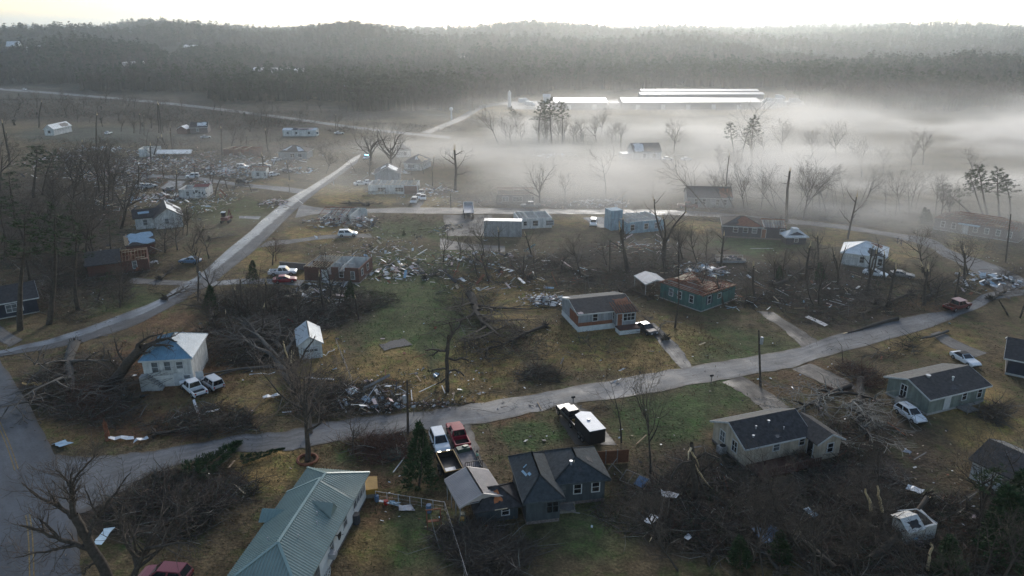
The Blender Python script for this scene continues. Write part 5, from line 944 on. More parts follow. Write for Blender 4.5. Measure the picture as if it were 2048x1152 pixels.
# ================================================================ trees
def polys_mesh(name,lines,mats,sides=(7,5,4,3,3)):
    """lines: (points, radii, level, material index) -> tapered tubes"""
    Vs=[];Fs=[];Ms=[];o=0
    for p,r,lv,mi in lines:
        p=np.asarray(p,float); r=np.asarray(r,float); n=len(p); k=sides[min(lv,len(sides)-1)]
        d=np.gradient(p,axis=0); d/=np.maximum(np.linalg.norm(d,axis=1),1e-9)[:,None]
        ref=np.where(np.abs(d[:,2:3])>.9,np.array([[1.,0,0]]),np.array([[0,0,1.]])); u=np.cross(d,ref); u/=np.maximum(np.linalg.norm(u,axis=1),1e-9)[:,None]; w=np.cross(d,u)
        a=np.arange(k)*2*np.pi/k; ring=p[:,None]+(u[:,None]*np.cos(a)[None,:,None]+w[:,None]*np.sin(a)[None,:,None])*r[:,None,None]
        Vs.append(ring.reshape(-1,3)); i=np.arange(n-1)[:,None]*k; j=np.arange(k)[None]; j2=(j+1)%k
        Fs.append(np.stack([i+j,i+j2,i+k+j2,i+k+j],-1).reshape(-1,4)+o); Ms.append(np.full((n-1)*k,mi)); o+=n*k
    return npmesh(name,np.concatenate(Vs),np.concatenate(Fs),mats,np.concatenate(Ms))
def branchy(rng,p,d,L,r,lv,maxlv,out,dens=1.,up=.25,stop=.0,pale=0,twig=1):
    n=(8,6,4,3,2)[lv]; pts=[p]; rad=[r]; d=d/np.linalg.norm(d); q=p.copy(); dirs=[d]
    for i in range(n):
        d=d+rng.normal(0,.13 if lv else .05,3)+np.array([0,0,up*(.35 if lv else .05)]); d/=np.linalg.norm(d); q=q+d*L/n; pts.append(q.copy()); dirs.append(d.copy())
        rad.append(max(r*(1-(i+1)/n*(.93 if not stop else 1-stop)),.012))
    out.append((pts,rad,lv,0 if lv<2 else twig))
    if lv>=maxlv: return
    m=int(round((9,6,5,4)[lv]*dens)); t0=.38 if lv==0 else .22
    for c in range(m):
        t=t0+(1-t0)*(c+rng.uniform(.2,1))/m; t=min(t,.99); k=min(int(t*n),n-1); f=t*n-k; b=np.array(pts[k])*(1-f)+np.array(pts[k+1])*f
        a=rng.uniform(0,6.283); dd=dirs[k]; s=np.cross(dd,[math.cos(a),math.sin(a),.3]); s/=np.linalg.norm(s)+1e-9; sp=rng.uniform(.65,1.15)
        nd=dd*math.cos(sp)+s*math.sin(sp); branchy(rng,b,nd,L*rng.uniform(.42,.66)*(1.15-.5*t),max(rad[k]*.55,.014),lv+1,maxlv,out,dens,up,0,pale,twig)
TM={}
def tmesh(kind,v):
    """trunk and crown meshes of unit-height trees (10 m)"""
    key=(kind,v)
    if key in TM: return TM[key]
    rng=np.random.default_rng(100+v*17+len(kind)*31); out=[]; Z=np.zeros(3); up=np.array([0,0,1.])
    need=None; crown='branches'
    if kind=='bare':
        branchy(rng,Z,up+rng.normal(0,.05,3),8.8,.22,0,3,out,1.,.3)
        for k in range(3): branchy(rng,np.array(out[0][0][3+k]),up*.8+np.array([math.cos(k*2.1+v),math.sin(k*2.1+v),0])*.7,5.5,.12,1,3,out,1.,.35)
    elif kind=='wide':
        branchy(rng,Z,up,5.2,.34,0,3,out,.8,.2)
        for k in range(6): a=k*1.05+v; branchy(rng,np.array(out[0][0][3+k%4]),up*.55+np.array([math.cos(a),math.sin(a),0])*.8,6.2,.17,1,3,out,1.,.3)
    elif kind=='fall':
        branchy(rng,Z,up,9.6,.21,0,0,out,1,.0); tr=out[0][0]
        for k in range(13): a=k*2.4+v; t=2+k*6//13; branchy(rng,np.array(tr[min(t,8)]),up*.9+np.array([math.cos(a),math.sin(a),0])*.75,rng.uniform(2.6,4.8)*(1.2-.05*k),.11,1,3,out,1.1,.0)
    elif kind=='thin':
        branchy(rng,Z,up+rng.normal(0,.08,3),9.6,.13,0,2,out,.9,.25)
    elif kind=='snag':
        branchy(rng,Z,up+rng.normal(0,.05,3),8.,.30,0,0,out,1.,.1,.55)
        for k in range(5): a=k*1.4+v*.9; t=3+k%5; branchy(rng,np.array(out[0][0][t]),up*.4+np.array([math.cos(a),math.sin(a),0])*.8,rng.uniform(2.4,4.8),.12,1,3,out,.6,.2,.1)
        tp=np.array(out[0][0][-1])
        for k in range(4): out.append(([tp-up*.5+rng.normal(0,.08,3),tp+up*rng.uniform(.5,1.6)+rng.normal(0,.12,3)],[.11,.015],2,2))
    elif kind=='fork':
        branchy(rng,Z,up,2.8,.36,0,0,out,1,.1,.8); tp=np.array(out[0][0][-1])
        for k in range(3):
            a=k*2.1+v; branchy(rng,tp-up*.2,up+np.array([math.cos(a),math.sin(a),0])*.55,rng.uniform(5,7.4),.24,1,2,out,.5,.35,.35); q=np.array(out[-1][0][-1])
        for l in list(out):
            if l[2]==1: q=np.array(l[0][-1]); out.append(([q-up*.3,q+up*.7+rng.normal(0,.15,3)],[.08,.012],2,2))
    elif kind=='pole':
        branchy(rng,Z,up,9.3,.27,0,0,out,1,.25,.6); tp=np.array(out[0][0][-1])
        for k in range(3): out.append(([tp-up*.4,tp+up*rng.uniform(.3,.9)+rng.normal(0,.08,3)],[.10,.012],2,2))
        for k in range(5): a=rng.uniform(0,6.28); z=rng.integers(3,8); b=np.array(out[0][0][z]); out.append(([b,b+np.array([math.cos(a),math.sin(a),.2])*rng.uniform(.4,1.3)],[.05,.02],2,0))
    elif kind in('pine','sparsepine'):
        branchy(rng,Z,up+rng.normal(0,.04,3),9.8,.19,0,0,out,1,.08); tr=np.array(out[0][0]); N=[];T=[]; crown='crown'
        m=26 if kind=='pine' else 11; z0=.55 if kind=='pine' else .62
        for k in range(m):
            t=z0+(1-z0)*(k/m); i=min(int(t*8),7); b=tr[i]*(1-(t*8-i))+tr[i+1]*(t*8-i); a=k*2.4+v; ln=(1.05-t)*2.9*rng.uniform(.6,1.25)+.35
            d=np.array([math.cos(a),math.sin(a),rng.uniform(-.05,.45)]); pts=[b,b+d*ln*.55,b+d*ln+up*.1]; out.append((pts,[.045,.03,.012],2,0))
            for c in range(5):
                cc=b+d*ln*rng.uniform(.45,1.05)+rng.normal(0,.14,3)
                for q in range(13):
                    u=rng.normal(0,1,3); u[2]=abs(u[2])*.7; u/=np.linalg.norm(u); w=np.cross(u,rng.normal(0,1,3)); w/=np.linalg.norm(w)+1e-9; l=rng.uniform(.22,.44); j=len(N); N+= [cc-w*.035,cc+w*.035,cc+u*l]; T.append((j,j+1,j+2))
        need=(np.array(N),np.array(T),'needles')
    elif kind=='cedar':
        branchy(rng,Z,up,9.6,.2,0,0,out,1,.02); N=[];T=[]; crown='crown'
        for k in range(260):
            t=rng.uniform(.02,1)**1.15; a=rng.uniform(0,6.283); R_=(1-t)**.8*2.7*rng.uniform(.75,1.12)+.1; z=.35+t*9.4
            for c in range(14):
                f=rng.uniform(.25,1)**.6; cc=np.array([math.cos(a)*R_*f,math.sin(a)*R_*f,z-.15+f*.35*R_*.4])+rng.normal(0,.1,3); u=np.array([math.cos(a),math.sin(a),.55])+rng.normal(0,.45,3); u/=np.linalg.norm(u); w=np.cross(u,rng.normal(0,1,3)); w/=np.linalg.norm(w); l=rng.uniform(.3,.7); j=len(N); N+= [cc-w*.11,cc+w*.11,cc+u*l]; T.append((j,j+1,j+2))
        need=(np.array(N),np.array(T),'cedar')
    mats=['bark','twig','splinter']
    trunk=[l for l in out if l[2]==0]; rest=[l for l in out if l[2]>0]
    r=dict(trunk=polys_mesh('trunk',trunk,mats),branches=polys_mesh('branches',rest,mats) if rest else None,crown=npmesh('crown',*need) if need else None)
    TM[key]=r; return r
TN=[0]
def tree(kind,name,label,base,top=None,h=None,group=None,lean=None,wide=1.,rot=None,cat='tree',bark=None,p=None,var=None):
    """a standing tree: base pixel and the pixel of its top (which gives height and lean)"""
    TN[0]+=1; v=TN[0]%4 if var is None else var; p=p if p is not None else P(*base); p.z=float(hgt(p.x,p.y))-.05
    ax=None
    if top is not None:
        h=htop(p,top[1]); px,_=project(p.x,p.y,p.z+h); k=p.y*CP+48*SP; dx=(top[0]-px)/FPX*k; ax=math.atan2(dx,h); h=math.hypot(h,dx)
    o=thing(name,label,cat,p,0,group); s=h/10.; o.scale=(s*wide,s*wide,s)
    rz=rnd.uniform(0,6.283) if rot is None else rot
    mtx=Matrix.Rotation(ax or 0,4,'Y')@Matrix.Rotation(rz,4,'Z'); o.rotation_euler=mtx.to_euler()
    for k,me in tmesh(kind,v).items():
        if me:
            q=link(k,me,o)
            if bark and k!='crown':
                for i,b in enumerate(bark): q.material_slots[i].link='OBJECT'; q.material_slots[i].material=MATS[b]
    return o
FM={}
def fmesh(kind,v,up):
    """the same trees laid down along +x, limbs pressed toward the ground"""
    if (kind,v,up) in FM: return FM[kind,v,up]
    r={}; c,s_=math.cos(v*1.3),math.sin(v*1.3)
    for k,me in tmesh(kind,v).items():
        if not me: r[k]=None; continue
        m=me.copy(); n=len(m.vertices); q=np.zeros(n*3,np.float32); m.vertices.foreach_get('co',q); q=q.reshape(-1,3)/10.
        x=q[:,2]; y=q[:,0]*c-q[:,1]*s_; z=q[:,0]*s_+q[:,1]*c; t=.035
        if k!='trunk': z=np.where(z>t,t+(z-t)*up,np.where(z<-.01,-.01+(z+.01)*.12,z))
        m.vertices.foreach_set('co',np.stack([x,y,z],-1).astype(np.float32).ravel()); m.update(); r[k]=m
    FM[kind,v,up]=r; return r
def fallen(name,label,base,tip,kind='wide',v=0,wide=1.,group=None,bark=None,root=True,lift=.0,z0=.3,up=.38):
    """a tree thrown over, its root plate at one pixel and its crown reaching to another"""
    a=P(*base); b=P(*tip); d=b-a; L=d.length; az=math.atan2(d.y,d.x); a.z=z0
    o=thing(name,label,'fallen tree',a,0,group)
    o.rotation_euler=(Matrix.Rotation(az,4,'Z')@Matrix.Rotation(-lift,4,'Y')).to_euler(); o.scale=(L,L*wide,L*min(1,wide))
    kind='fall' if kind in('wide','bare') else kind
    for k,me in fmesh(kind,v,up).items():
        if me:
            q=link(k,me,o)
            if bark and k!='crown':
                for i,bb in enumerate(bark): q.material_slots[i].link='OBJECT'; q.material_slots[i].material=MATS[bb]
    if root:
        rng=np.random.default_rng(v+5); out=[]
        for i in range(16): a_=i*.4; out.append(([np.array([.1,0,0]),np.array([-.1,math.cos(a_)*rng.uniform(.5,.9),math.sin(a_)*rng.uniform(.5,.9)]),np.array([-.35,math.cos(a_)*rng.uniform(.8,1.4),math.sin(a_)*rng.uniform(.8,1.4)])],[.2,.1,.02],2,0))
        q=link('root_plate',polys_mesh('root_plate',out,['bark']),o); q.scale=(1/L,1/(L*wide),1/(L*min(1,wide)))
    return o
GREY=['bark_grey','twig_grey','splinter']; PALE=['bark','bark_pale','splinter']
def pxtree(name,label,base,limbs,twn=6,tl=1.6,cat='tree'):
    """a particular tree: limbs seen at pixels, each bending toward or away from the viewer by its own amount"""
    p=P(*base); p.z=0; rng=np.random.default_rng(int(base[0]*7+base[1])); o=thing(name,label,cat,p)
    def at(px,py,dy):
        y=p.y+dy; k=-(py-576)/FPX; z=(k*y*CP-y*SP)/(CP+k*SP)+HC; w=y*CP-(z-HC)*SP; return np.array([(px-1024)/FPX*w-p.x,dy,max(z,-.1)])
    tr=[];br=[]; off={}
    for i,l in enumerate(limbs):
        pts,r0,r1=l[:3]; mi=l[3] if len(l)>3 else 0; n=len(pts); d0=0 if i==0 else min(off.values(),key=lambda t:(t[0]-pts[0][0])**2+(t[1]-pts[0][1])**2)[2]; sl=0 if i==0 else rng.uniform(-.9,.9); q=[]
        for j,(a,b) in enumerate(pts): dy=d0+sl*j; off[(i,j)]=(a,b,dy); q.append(at(a,b,dy))
        q=np.array(q); t=np.linspace(0,1,n); tt=np.linspace(0,1,n*3-2); q=np.stack([np.interp(tt,t,q[:,c]) for c in range(3)],-1); q[1:-1]+=rng.normal(0,.05,(len(q)-2,3)); r=np.interp(tt,[0,1],[r0*1.25,r1*1.5]); (tr if i==0 else br).append((q,r,0 if i==0 else 1,mi))
        if i and mi==0:
            out=[]
            for c in range(twn):
                u=rng.uniform(.3,1); k=min(int(u*(len(q)-1)),len(q)-2); d=q[k+1]-q[k]; d/=np.linalg.norm(d)+1e-9; s=np.cross(d,rng.normal(0,1,3)); s/=np.linalg.norm(s)+1e-9; branchy(rng,q[k],d*.7+s*.7,tl*rng.uniform(.5,1.1),max(r[k]*.4,.016),2,3,out,1.,.3)
            br+=out
    m=['bark','twig','splinter']; link('trunk',polys_mesh('trunk',tr,m),o); link('branches',polys_mesh('branches',br,m),o); return o
def build_trees():
    T=tree; X=pxtree
    T('bare','bare_tree','bare many-limbed tree in a round brick bed behind the long white house',(615,921),(612,735),wide=1.35,bark=['bark','twig_tan','splinter'])
    p=P(615,921); MB().tube([p+Vector((math.cos(t)*1.15,math.sin(t)*1.15,.15)) for t in np.linspace(0,6.283,17)],[.2]*17,5).build('tree_ring','wood_red').__setitem__; q=bpy.data.objects['tree_ring']; tag(q,'round red-brown brick ring at the foot of the bare many-limbed tree','tree ring')
    T('bare','bare_tree','small bare multi-stemmed tree at the edge of the front street right of the brick ring',(706,908),(702,838),wide=1.4)
    T('cedar','cedar_tree','dense dark green cone-shaped cedar left of the white SUV',(838,975),(838,842),wide=.86)
    X('broken_tree','dark broken tree with crooked bare arms alone on the middle lawn',(895,782),[([(895,782),(894,745),(893,712),(896,692),(897,680)],.24,.15),([(897,684),(905,668),(916,655),(924,640)],.15,.07),([(895,694),(890,703),(876,700),(862,699),(850,700)],.16,.07),([(878,700),(868,708),(858,712)],.11,.06),([(894,716),(910,720),(926,716),(938,722)],.14,.07),([(893,738),(876,738),(866,742),(856,740)],.13,.06),([(894,742),(908,739),(920,744),(928,752)],.14,.07),([(893,756),(882,764),(872,769)],.11,.05),([(897,682),(896,672)],.16,.1),([(905,668),(902,655),(899,645)],.10,.05)],twn=6)
    X('broken_tree','split trunk with pale splinters left of the small white garage',(592,790),[([(592,790),(590,765),(586,745),(584,735)],.5,.42),([(584,738),(574,718),(570,705)],.3,.12),([(588,742),(600,722),(612,700),(630,672)],.18,.05),([(586,745),(560,720),(545,705),(528,690)],.22,.05),([(582,748),(556,738),(536,728)],.16,.04),([(590,735),(588,715),(592,700)],.22,.06),([(575,716),(568,690),(566,682)],.12,.03,2),([(588,722),(586,703)],.12,.02,2),([(582,726),(583,700)],.12,.02,2),([(592,760),(612,752),(634,742)],.1,.03)],twn=7)
    T('thin','bare_tree','thin leaning sapling by the front street left of the ivy-dark trunk',(1243,885),(1226,752))
    T('bare','bare_tree','tall slim bare tree beside the steel frame wreck',(1301,945),(1296,752),wide=.55)
    T('bare','bare_tree','brown twiggy young tree in front of the split trunk',(622,866),(612,722),wide=1.2,bark=['twig_tan','twig_tan','twig_tan'])
    T('thin','bare_tree','tall thin snapped trunk left of the teal-green house',(1350,655),(1362,485)); T('pole','snapped_trunk','bare snapped trunk between the middle lawn and the sky-blue house',(1252,545),(1245,432),wide=.8); T('fork','broken_tree','big forked trunk in front of the sky-blue house, right of the thinner one',(1327,518),(1332,392),wide=1.05); T('snag','broken_tree','left forked trunk before the sky-blue house with stubby arms',(1256,540),(1240,430))
    T('fork','broken_tree','pair of dark broken stems left of the pale-roofed house',(1676,572),(1672,468),wide=.7); T('fork','broken_tree','dark V-shaped trunk in front of the pale-roofed house',(1733,585),(1752,462),wide=.8); T('snag','broken_tree','tall jagged dark trunk behind the navy house by the curve of the street',(1695,478),(1716,372),wide=.7)
    T('pole','snapped_trunk','very tall branchless trunk with a few torn boughs in front of the fog',(1573,444),(1574,334),wide=1.1); T('pole','snapped_trunk','shorter reddish snapped trunk right of the very tall one',(1641,420),(1641,374)); T('pole','snapped_trunk','leaning thin trunk rising from the fog behind the misty house',(1452,390),(1458,305),wide=.6)
    T('wide','oak_tree','bare gnarled oak on the middle street behind the dark pickup',(1080,413),(1076,316),wide=.7); T('snag','broken_pine','tall dark broken pine with ragged boughs to its left, before the fog',(911,380),(913,280),wide=1.1,var=2); T('thin','bare_tree','slender bent trunk left of centre in the fog front',(1212,398),(1203,308))
    T('wide','bare_tree','left one of two big bare trees at the top of the street',(741,330),(740,236),wide=1.0); T('wide','bare_tree','right one of two big bare trees at the top of the street',(783,338),(778,240),wide=1.05)
    T('thin','bare_tree','curved leaning tree on the lawn right of the pale-roofed house',(1922,575),(1960,487),wide=.9); T('bare','bare_tree','small crooked bare tree between the pale-roofed house and the street curve',(1845,545),(1838,468),wide=1.2)
    for b,t,l in (((1077,288),(1074,200),'leftmost tall pine of the clump in front of the works halls'),((1091,285),(1090,202),'second tall pine of the clump in front of the works halls'),((1103,296),(1103,194),'tallest pine in the middle of the clump before the works halls'),((1126,290),(1115,200),'rightmost tall pine of the clump before the works halls'),((1040,268),(1022,212),'leaning pine left of the clump before the works halls')): T('pine','pine_tree',l,b,t,group='pines in front of the works halls',wide=1.1)
    T('bare','bare_tree','leaning bare tree left of the pine clump by the fog',(998,290),(968,222),wide=.7)
    for b,t,l in (((1504,330),(1500,232),'round-topped pine standing in the fog, right of the narrow one'),((1469,318),(1467,243),'narrow ragged pine standing in the fog')): T('pine','pine_tree',l,b,t,group='pines standing in the fog',wide=1.2)
    T('thin','broken_tree','crooked stem with a tuft on top above the fog pines',(1480,330),(1508,214))
    for i,(b,t) in enumerate((((1975,440),(1962,330)),((2000,440),(1985,338)),((1950,435),(1890,365)),((2020,440),(2018,345)),((1968,432),(1932,345)))): T('pine','pine_tree',['windblown pine right of the fog, tallest of five','windblown pine just right of the tallest of five','pine bent far to the left at the fog edge','windblown pine nearest the right edge of the fog','windblown pine left of the tallest of five'][i],b,t,group='windblown pines at the right of the fog',wide=1.25)
    g='bare trees along the near edge of the fog'; r=random.Random(5)
    for b,t in (((1545,420),(1515,350)),((1560,430),(1500,362)),((1600,425),(1610,335)),((1626,425),(1625,342)),((1600,432),(1660,345)),((1668,418),(1655,352)),((1690,425),(1684,360)),((1720,420),(1762,352)),((1770,430),(1775,360)),((1800,425),(1796,350)),((1830,420),(1848,355)),((1470,420),(1440,352)),((1490,425),(1475,350)),((1420,425),(1350,340)),((1310,420),(1302,378)),((1130,405),(1128,355)),((985,400),(980,362)),((1870,430),(1880,362)),((1245,420),(1250,378)),((1520,425),(1530,365)),((1900,445),(1902,380))):
        for _ in range(2 if b[0]>1400 else 1): dx=r.uniform(-22,22) if _ else 0; dy=r.uniform(-12,16) if _ else 0; T('bare' if r.random()<.22 else 'thin','bare_tree','bare grey tree in the ragged line along the near edge of the fog',(b[0]+dx,b[1]+dy),(t[0]+dx*1.2,t[1]+dy*.6-4),group=g,wide=.8)
    g='bare trees behind the pines in the fog'
    for k in range(26):
        x=r.uniform(1010,1240); y=r.uniform(268,292); T('bare','bare_tree','bare tree in the grove around the pines before the works halls',(x,y),(x+r.uniform(-8,8),y-r.uniform(28,50)),group=g,wide=1.1)
    g='ghostly trees inside the fog'
    for k in range(16):
        x=r.uniform(1330,1960); y=r.uniform(300,370); T('bare','bare_tree','ghostly bare tree hardly visible inside the fog',(x,y),(x+r.uniform(-12,12),y-r.uniform(45,75)),group=g)
    g='tall stripped trunks in the left fields'
    for b,t in (((318,266),(315,202)),((323,267),(321,205)),((280,268),(279,226)),((288,270),(287,230)),((193,295),(190,225)),((444,312),(437,252)),((345,300),(341,262)),((349,302),(347,270)),((540,285),(541,262)),((492,305),(491,270)),((78,255),(80,200)),((20,330),(4,240)),((672,262),(671,228)),((530,250),(532,222)),((14,300),(12,262))): T('pole','snapped_trunk','tall stripped trunk standing among the left fields',b,t,group=g,wide=.9)
    g='dark pines among the houses on the left'
    for i,(b,t) in enumerate((((40,660),(-6,400)),((98,648),(104,408)),((156,620),(132,430)),((54,515),(36,390)),((68,395),(66,288)),((85,390),(96,300)),((10,520),(8,400)),((150,480),(146,398)),((0,600),(-16,430)),((225,520),(222,440)),((30,440),(26,340)),((118,540),(120,440)),((195,600),(190,540)))):
        T('sparsepine' if i not in(4,5) else 'pine','pine_tree','dark thin pine among the storm-torn lots at the left edge',b,t,group=g,wide=1.25 if i<3 else 1.6)
    g='bare trees among the houses on the left'
    for k in range(34):
        x=r.uniform(-20,250); y=r.uniform(370,600); T('bare','bare_tree','dark bare tree in the thicket at the left edge',(x,y),(x+r.uniform(-25,25),y-r.uniform(55,110)),group=g,wide=1.1)
    for b,t in (((240,615),(236,560)),((545,530),(548,485)),((395,545),(392,480)),((355,500),(352,440)),((330,505),(335,445)),((365,470),(370,425))): T('bare','bare_tree','small bare yard tree left of the upper street',b,t,group='small bare yard trees',wide=1.3)
    T('bare','bare_tree','low reddish yard tree by the verge above the white crew-cab pickup',(552,522),(550,480),wide=1.4,bark=['twig_red']*3)
    T('thin','bare_tree','sapling below the red car near the brick ruin',(566,592),(566,560)); T('bare','bare_tree','small bare tree on the verge between the sky-blue house and the street',(1272,436),(1272,412),wide=1.3)
    T('sparsepine','pine_tree','thin dark pine with a sparse top at the lower right',(1958,1062),(1957,880),wide=1.2); T('bare','bare_tree','dark bare tree right of the tan house deck',(1760,1010),(1755,860),wide=.5)
    X('broken_tree','snapped tree with pale torn ends beside the wrecked white shed',(1768,1085),[([(1768,1085),(1766,1050),(1764,1022)],.26,.2),([(1764,1026),(1760,1000),(1755,972)],.16,.06,2),([(1764,1024),(1750,1016),(1742,1018)],.12,.09),([(1742,1020),(1737,998),(1731,978)],.15,.05,2),([(1765,1035),(1772,1012),(1778,1000)],.1,.03),([(1766,1050),(1785,1035),(1800,1030)],.08,.02)],twn=3)
    X('broken_tree','bent pale torn stem standing right of the wrecked white shed',(1855,1140),[([(1855,1140),(1858,1115),(1864,1096),(1862,1086)],.13,.06,2),([(1858,1115),(1850,1100),(1838,1095)],.05,.02)],twn=2)
    X('broken_tree','shattered trunk with twisted pale strips in front of the tan house',(1392,1005),[([(1392,1005),(1389,970),(1385,930),(1383,886)],.3,.12),([(1384,915),(1392,935),(1404,955),(1425,978)],.12,.05,2),([(1385,922),(1360,928),(1345,950),(1332,985)],.13,.03),([(1386,918),(1412,905),(1440,920),(1468,960)],.12,.03),([(1387,940),(1372,965),(1366,1000),(1352,1030)],.12,.04),([(1388,930),(1400,960),(1410,1000),(1420,1040)],.1,.03),([(1383,895),(1378,905),(1376,920)],.12,.02,2),([(1384,905),(1394,920),(1398,935)],.1,.02,2)],twn=7,tl=2.)
    fallen('fallen_tree','long bare pale log slanting through the lower right thicket',(1668,1150),(1530,1030),'pole',2,1.,bark=PALE,root=False,z0=.8); fallen('fallen_tree','thin pale fallen stem left of the dark-blue tarp',(1330,1000),(1290,1090),'pole',3,1.,bark=PALE,root=False,z0=.6); fallen('fallen_tree','fallen log between the white panel and the tan house deck',(1740,1130),(1850,1010),'pole',0,1.2,bark=['bark','bark','splinter'],root=False,z0=.6)
    g='bare trees below the far road'
    for k in range(85):
        x=r.uniform(-60,760); y=r.uniform(200,262)+.02*x
        if 70<x<145 and y>240 or 545<x<660 and y>245 or 345<x<430 and y>245: continue
        T('bare','bare_tree','grey bare tree in the scrub below the far road',(x,y),(x+r.uniform(-5,5),y-r.uniform(14,34)),group=g,wide=1.3)
    g='snapped trees in the debris field'
    for k in range(34):
        x=r.uniform(120,600); y=r.uniform(295,400); T(r.choice(['snag','pole','thin','bare']),'broken_tree','snapped dark tree standing in the debris field on the left',(x,y),(x+r.uniform(-12,12),y-r.uniform(20,52)),group=g,wide=1.1)
    g='bare trees left standing in the windthrow'
    for cx,cy,rx,ry,n in ((1100,530,230,40,14),(1600,570,200,50,16),(600,625,150,30,12),(480,640,60,40,7),(940,500,60,30,5),(1400,520,70,20,5),(1850,580,90,40,8),(400,470,40,60,6),(700,340,50,12,5),(860,350,60,15,5)):
        for _ in range(n): x=cx+r.uniform(-rx,rx); y=cy+r.uniform(-ry,ry); h_=r.uniform(.25,.5)*(y-150)*.42; T(r.choice(['bare','thin','snag','bare']),'bare_tree','bare damaged tree left standing in the windthrow between the houses',(x,y),(x+r.uniform(-20,20),y-h_),group=g,wide=1.1)
    g='tangled trees in the lower right thicket'
    for k in range(30):
        x=r.uniform(1270,2060); y=r.uniform(990,1190)
        if 1780<x<1890 and y<1120: continue
        T(r.choice(['bare','thin','bare']),'bare_tree','dark bare tree in the tangled thicket at the lower right',(x,y),(x+r.uniform(-70,70),y-r.uniform(70,150)),group=g,wide=1.0)
    for x,y,h in ((2020,1120,150),(1900,1150,80),(1480,1130,60),(2050,1060,120),(1560,1120,60)): T('cedar','evergreen','dark evergreen bush-tree in the lower right thicket',(x,y),(x,y-h),group='evergreens in the lower right thicket',wide=1.3)
    for x,y,h in ((1640,560,36),(1560,560,30),(1300,440,18),(808,470,10),(1850,448,34),(1857,448,30),(505,560,40),(420,620,50),(700,600,40)): T('cedar','evergreen','scrubby evergreen standing among the broken trees',(x,y),(x,y-h),group='scrubby evergreens',wide=1.1)
    X('bare_tree','big bare tree leaning over the main road at the lower left corner',(232,1185),[([(232,1185),(212,1150),(190,1105),(165,1062),(148,1030)],.42,.24),([(148,1032),(144,1000),(143,975)],.2,.13),([(143,978),(150,955),(172,930),(196,908)],.11,.03),([(143,975),(130,955),(112,940)],.1,.03),([(144,985),(140,960),(146,935)],.1,.03),([(152,1036),(130,1020),(105,1006),(72,990),(44,965)],.2,.04),([(126,1018),(110,1000),(98,982)],.1,.03),([(185,1098),(150,1088),(110,1075),(80,1062),(40,1050)],.22,.05),([(160,1090),(120,1096),(75,1105),(30,1115)],.14,.03),([(118,1078),(95,1050),(80,1040)],.12,.04),([(175,1080),(190,1040),(215,1005),(240,975),(262,945)],.16,.03),([(192,1036),(180,1000),(168,970)],.08,.02),([(198,1120),(176,1135),(165,1150)],.1,.02)],twn=13,tl=2.6)
    T('wide','bare_tree','bare tree leaning right at the lower left, next to the bigger one',(262,1175),(330,960),wide=.9)
    F=fallen; g=None
    F('fallen_tree','toppled tree with pale bare limbs spread across the yard left of the blue-roofed house',(150,690),(140,850),'wide',1,1.5,bark=GREY); X('fallen_tree','thick fallen tree lying across the blue metal roof',(228,764),[([(226,766),(244,742),(264,716),(285,695)],.62,.42),([(285,695),(310,684),(335,676),(354,684)],.3,.06),([(280,700),(305,690),(325,690),(347,693)],.26,.05),([(268,712),(275,690),(292,676),(322,668)],.24,.05),([(255,730),(236,705),(228,676)],.18,.04),([(262,720),(282,706),(302,704)],.2,.05),([(240,748),(222,722),(216,700)],.14,.04),([(228,764),(212,754),(206,742)],.25,.05),([(230,766),(222,778),(210,782)],.25,.05),([(232,764),(240,778),(244,788)],.22,.05)],twn=8,tl=2.4,cat='fallen tree')
    F('fallen_tree','pale grey fallen tree with sprawling limbs behind the tan house',(1722,760),(1660,905),'wide',3,1.35,bark=PALE); F('fallen_tree','second pale trunk of the fallen grey tree, reaching toward the battered hatchback',(1718,765),(1755,880),'wide',0,.7,bark=PALE,root=False); F('fallen_tree','fallen limb reaching onto the tan house roof',(1700,775),(1540,840),'bare',2,1.2,bark=PALE,root=False)
    F('fallen_tree','dark fallen tree crown filling the yard left of the long white house',(265,1070),(480,985),'wide',1,1.7); F('fallen_tree','twiggy fallen crown below the left end of the front street',(300,1000),(420,1010),'bare',3,2.2,root=False); F('fallen_tree','fallen dark crown along the front street below the two parked cars',(310,872),(520,845),'wide',3,.85,bark=None)
    F('fallen_tree','large fallen grey crown left of the small white garage',(590,770),(470,655),'wide',0,1.6,bark=GREY,root=False); F('fallen_tree','crown of the split tree thrown over the hedge',(560,700),(510,650),'bare',1,2,bark=GREY,root=False)
    F('fallen_tree','fallen tree across the middle lawn left of the trailer house',(1090,655),(945,715),'wide',2,.9); F('fallen_tree','dark uprooted tree lying down the middle lawn toward the front street',(940,590),(1010,700),'bare',0,1.6); F('fallen_tree','brush crown lying at the bottom of the middle lawn',(1050,760),(1100,742),'bare',1,1.8,root=False)
    F('fallen_tree','long fallen trunk with fanned limbs in front of the navy house',(1545,575),(1640,520),'wide',1,1.); F('fallen_tree','fallen tree with a bright splintered break near the dull dark car',(1820,590),(1700,640),'wide',2,.7); F('fallen_tree','pale fallen log on the verge of the front street opposite the sage house',(1795,640),(1685,668),'pole',1,1.,bark=PALE,root=False)
    F('fallen_tree','fallen log on the shoulder left of the convertible',(1895,665),(1840,690),'pole',0,1.,bark=GREY,root=False); F('fallen_tree','dark stump limb lying in the grass by the middle street',(735,412),(684,402),'fork',0,1.3)
    F('fallen_tree','uprooted tree at the corner of the street above the white wreck',(700,410),(770,408),'wide',3,.8)
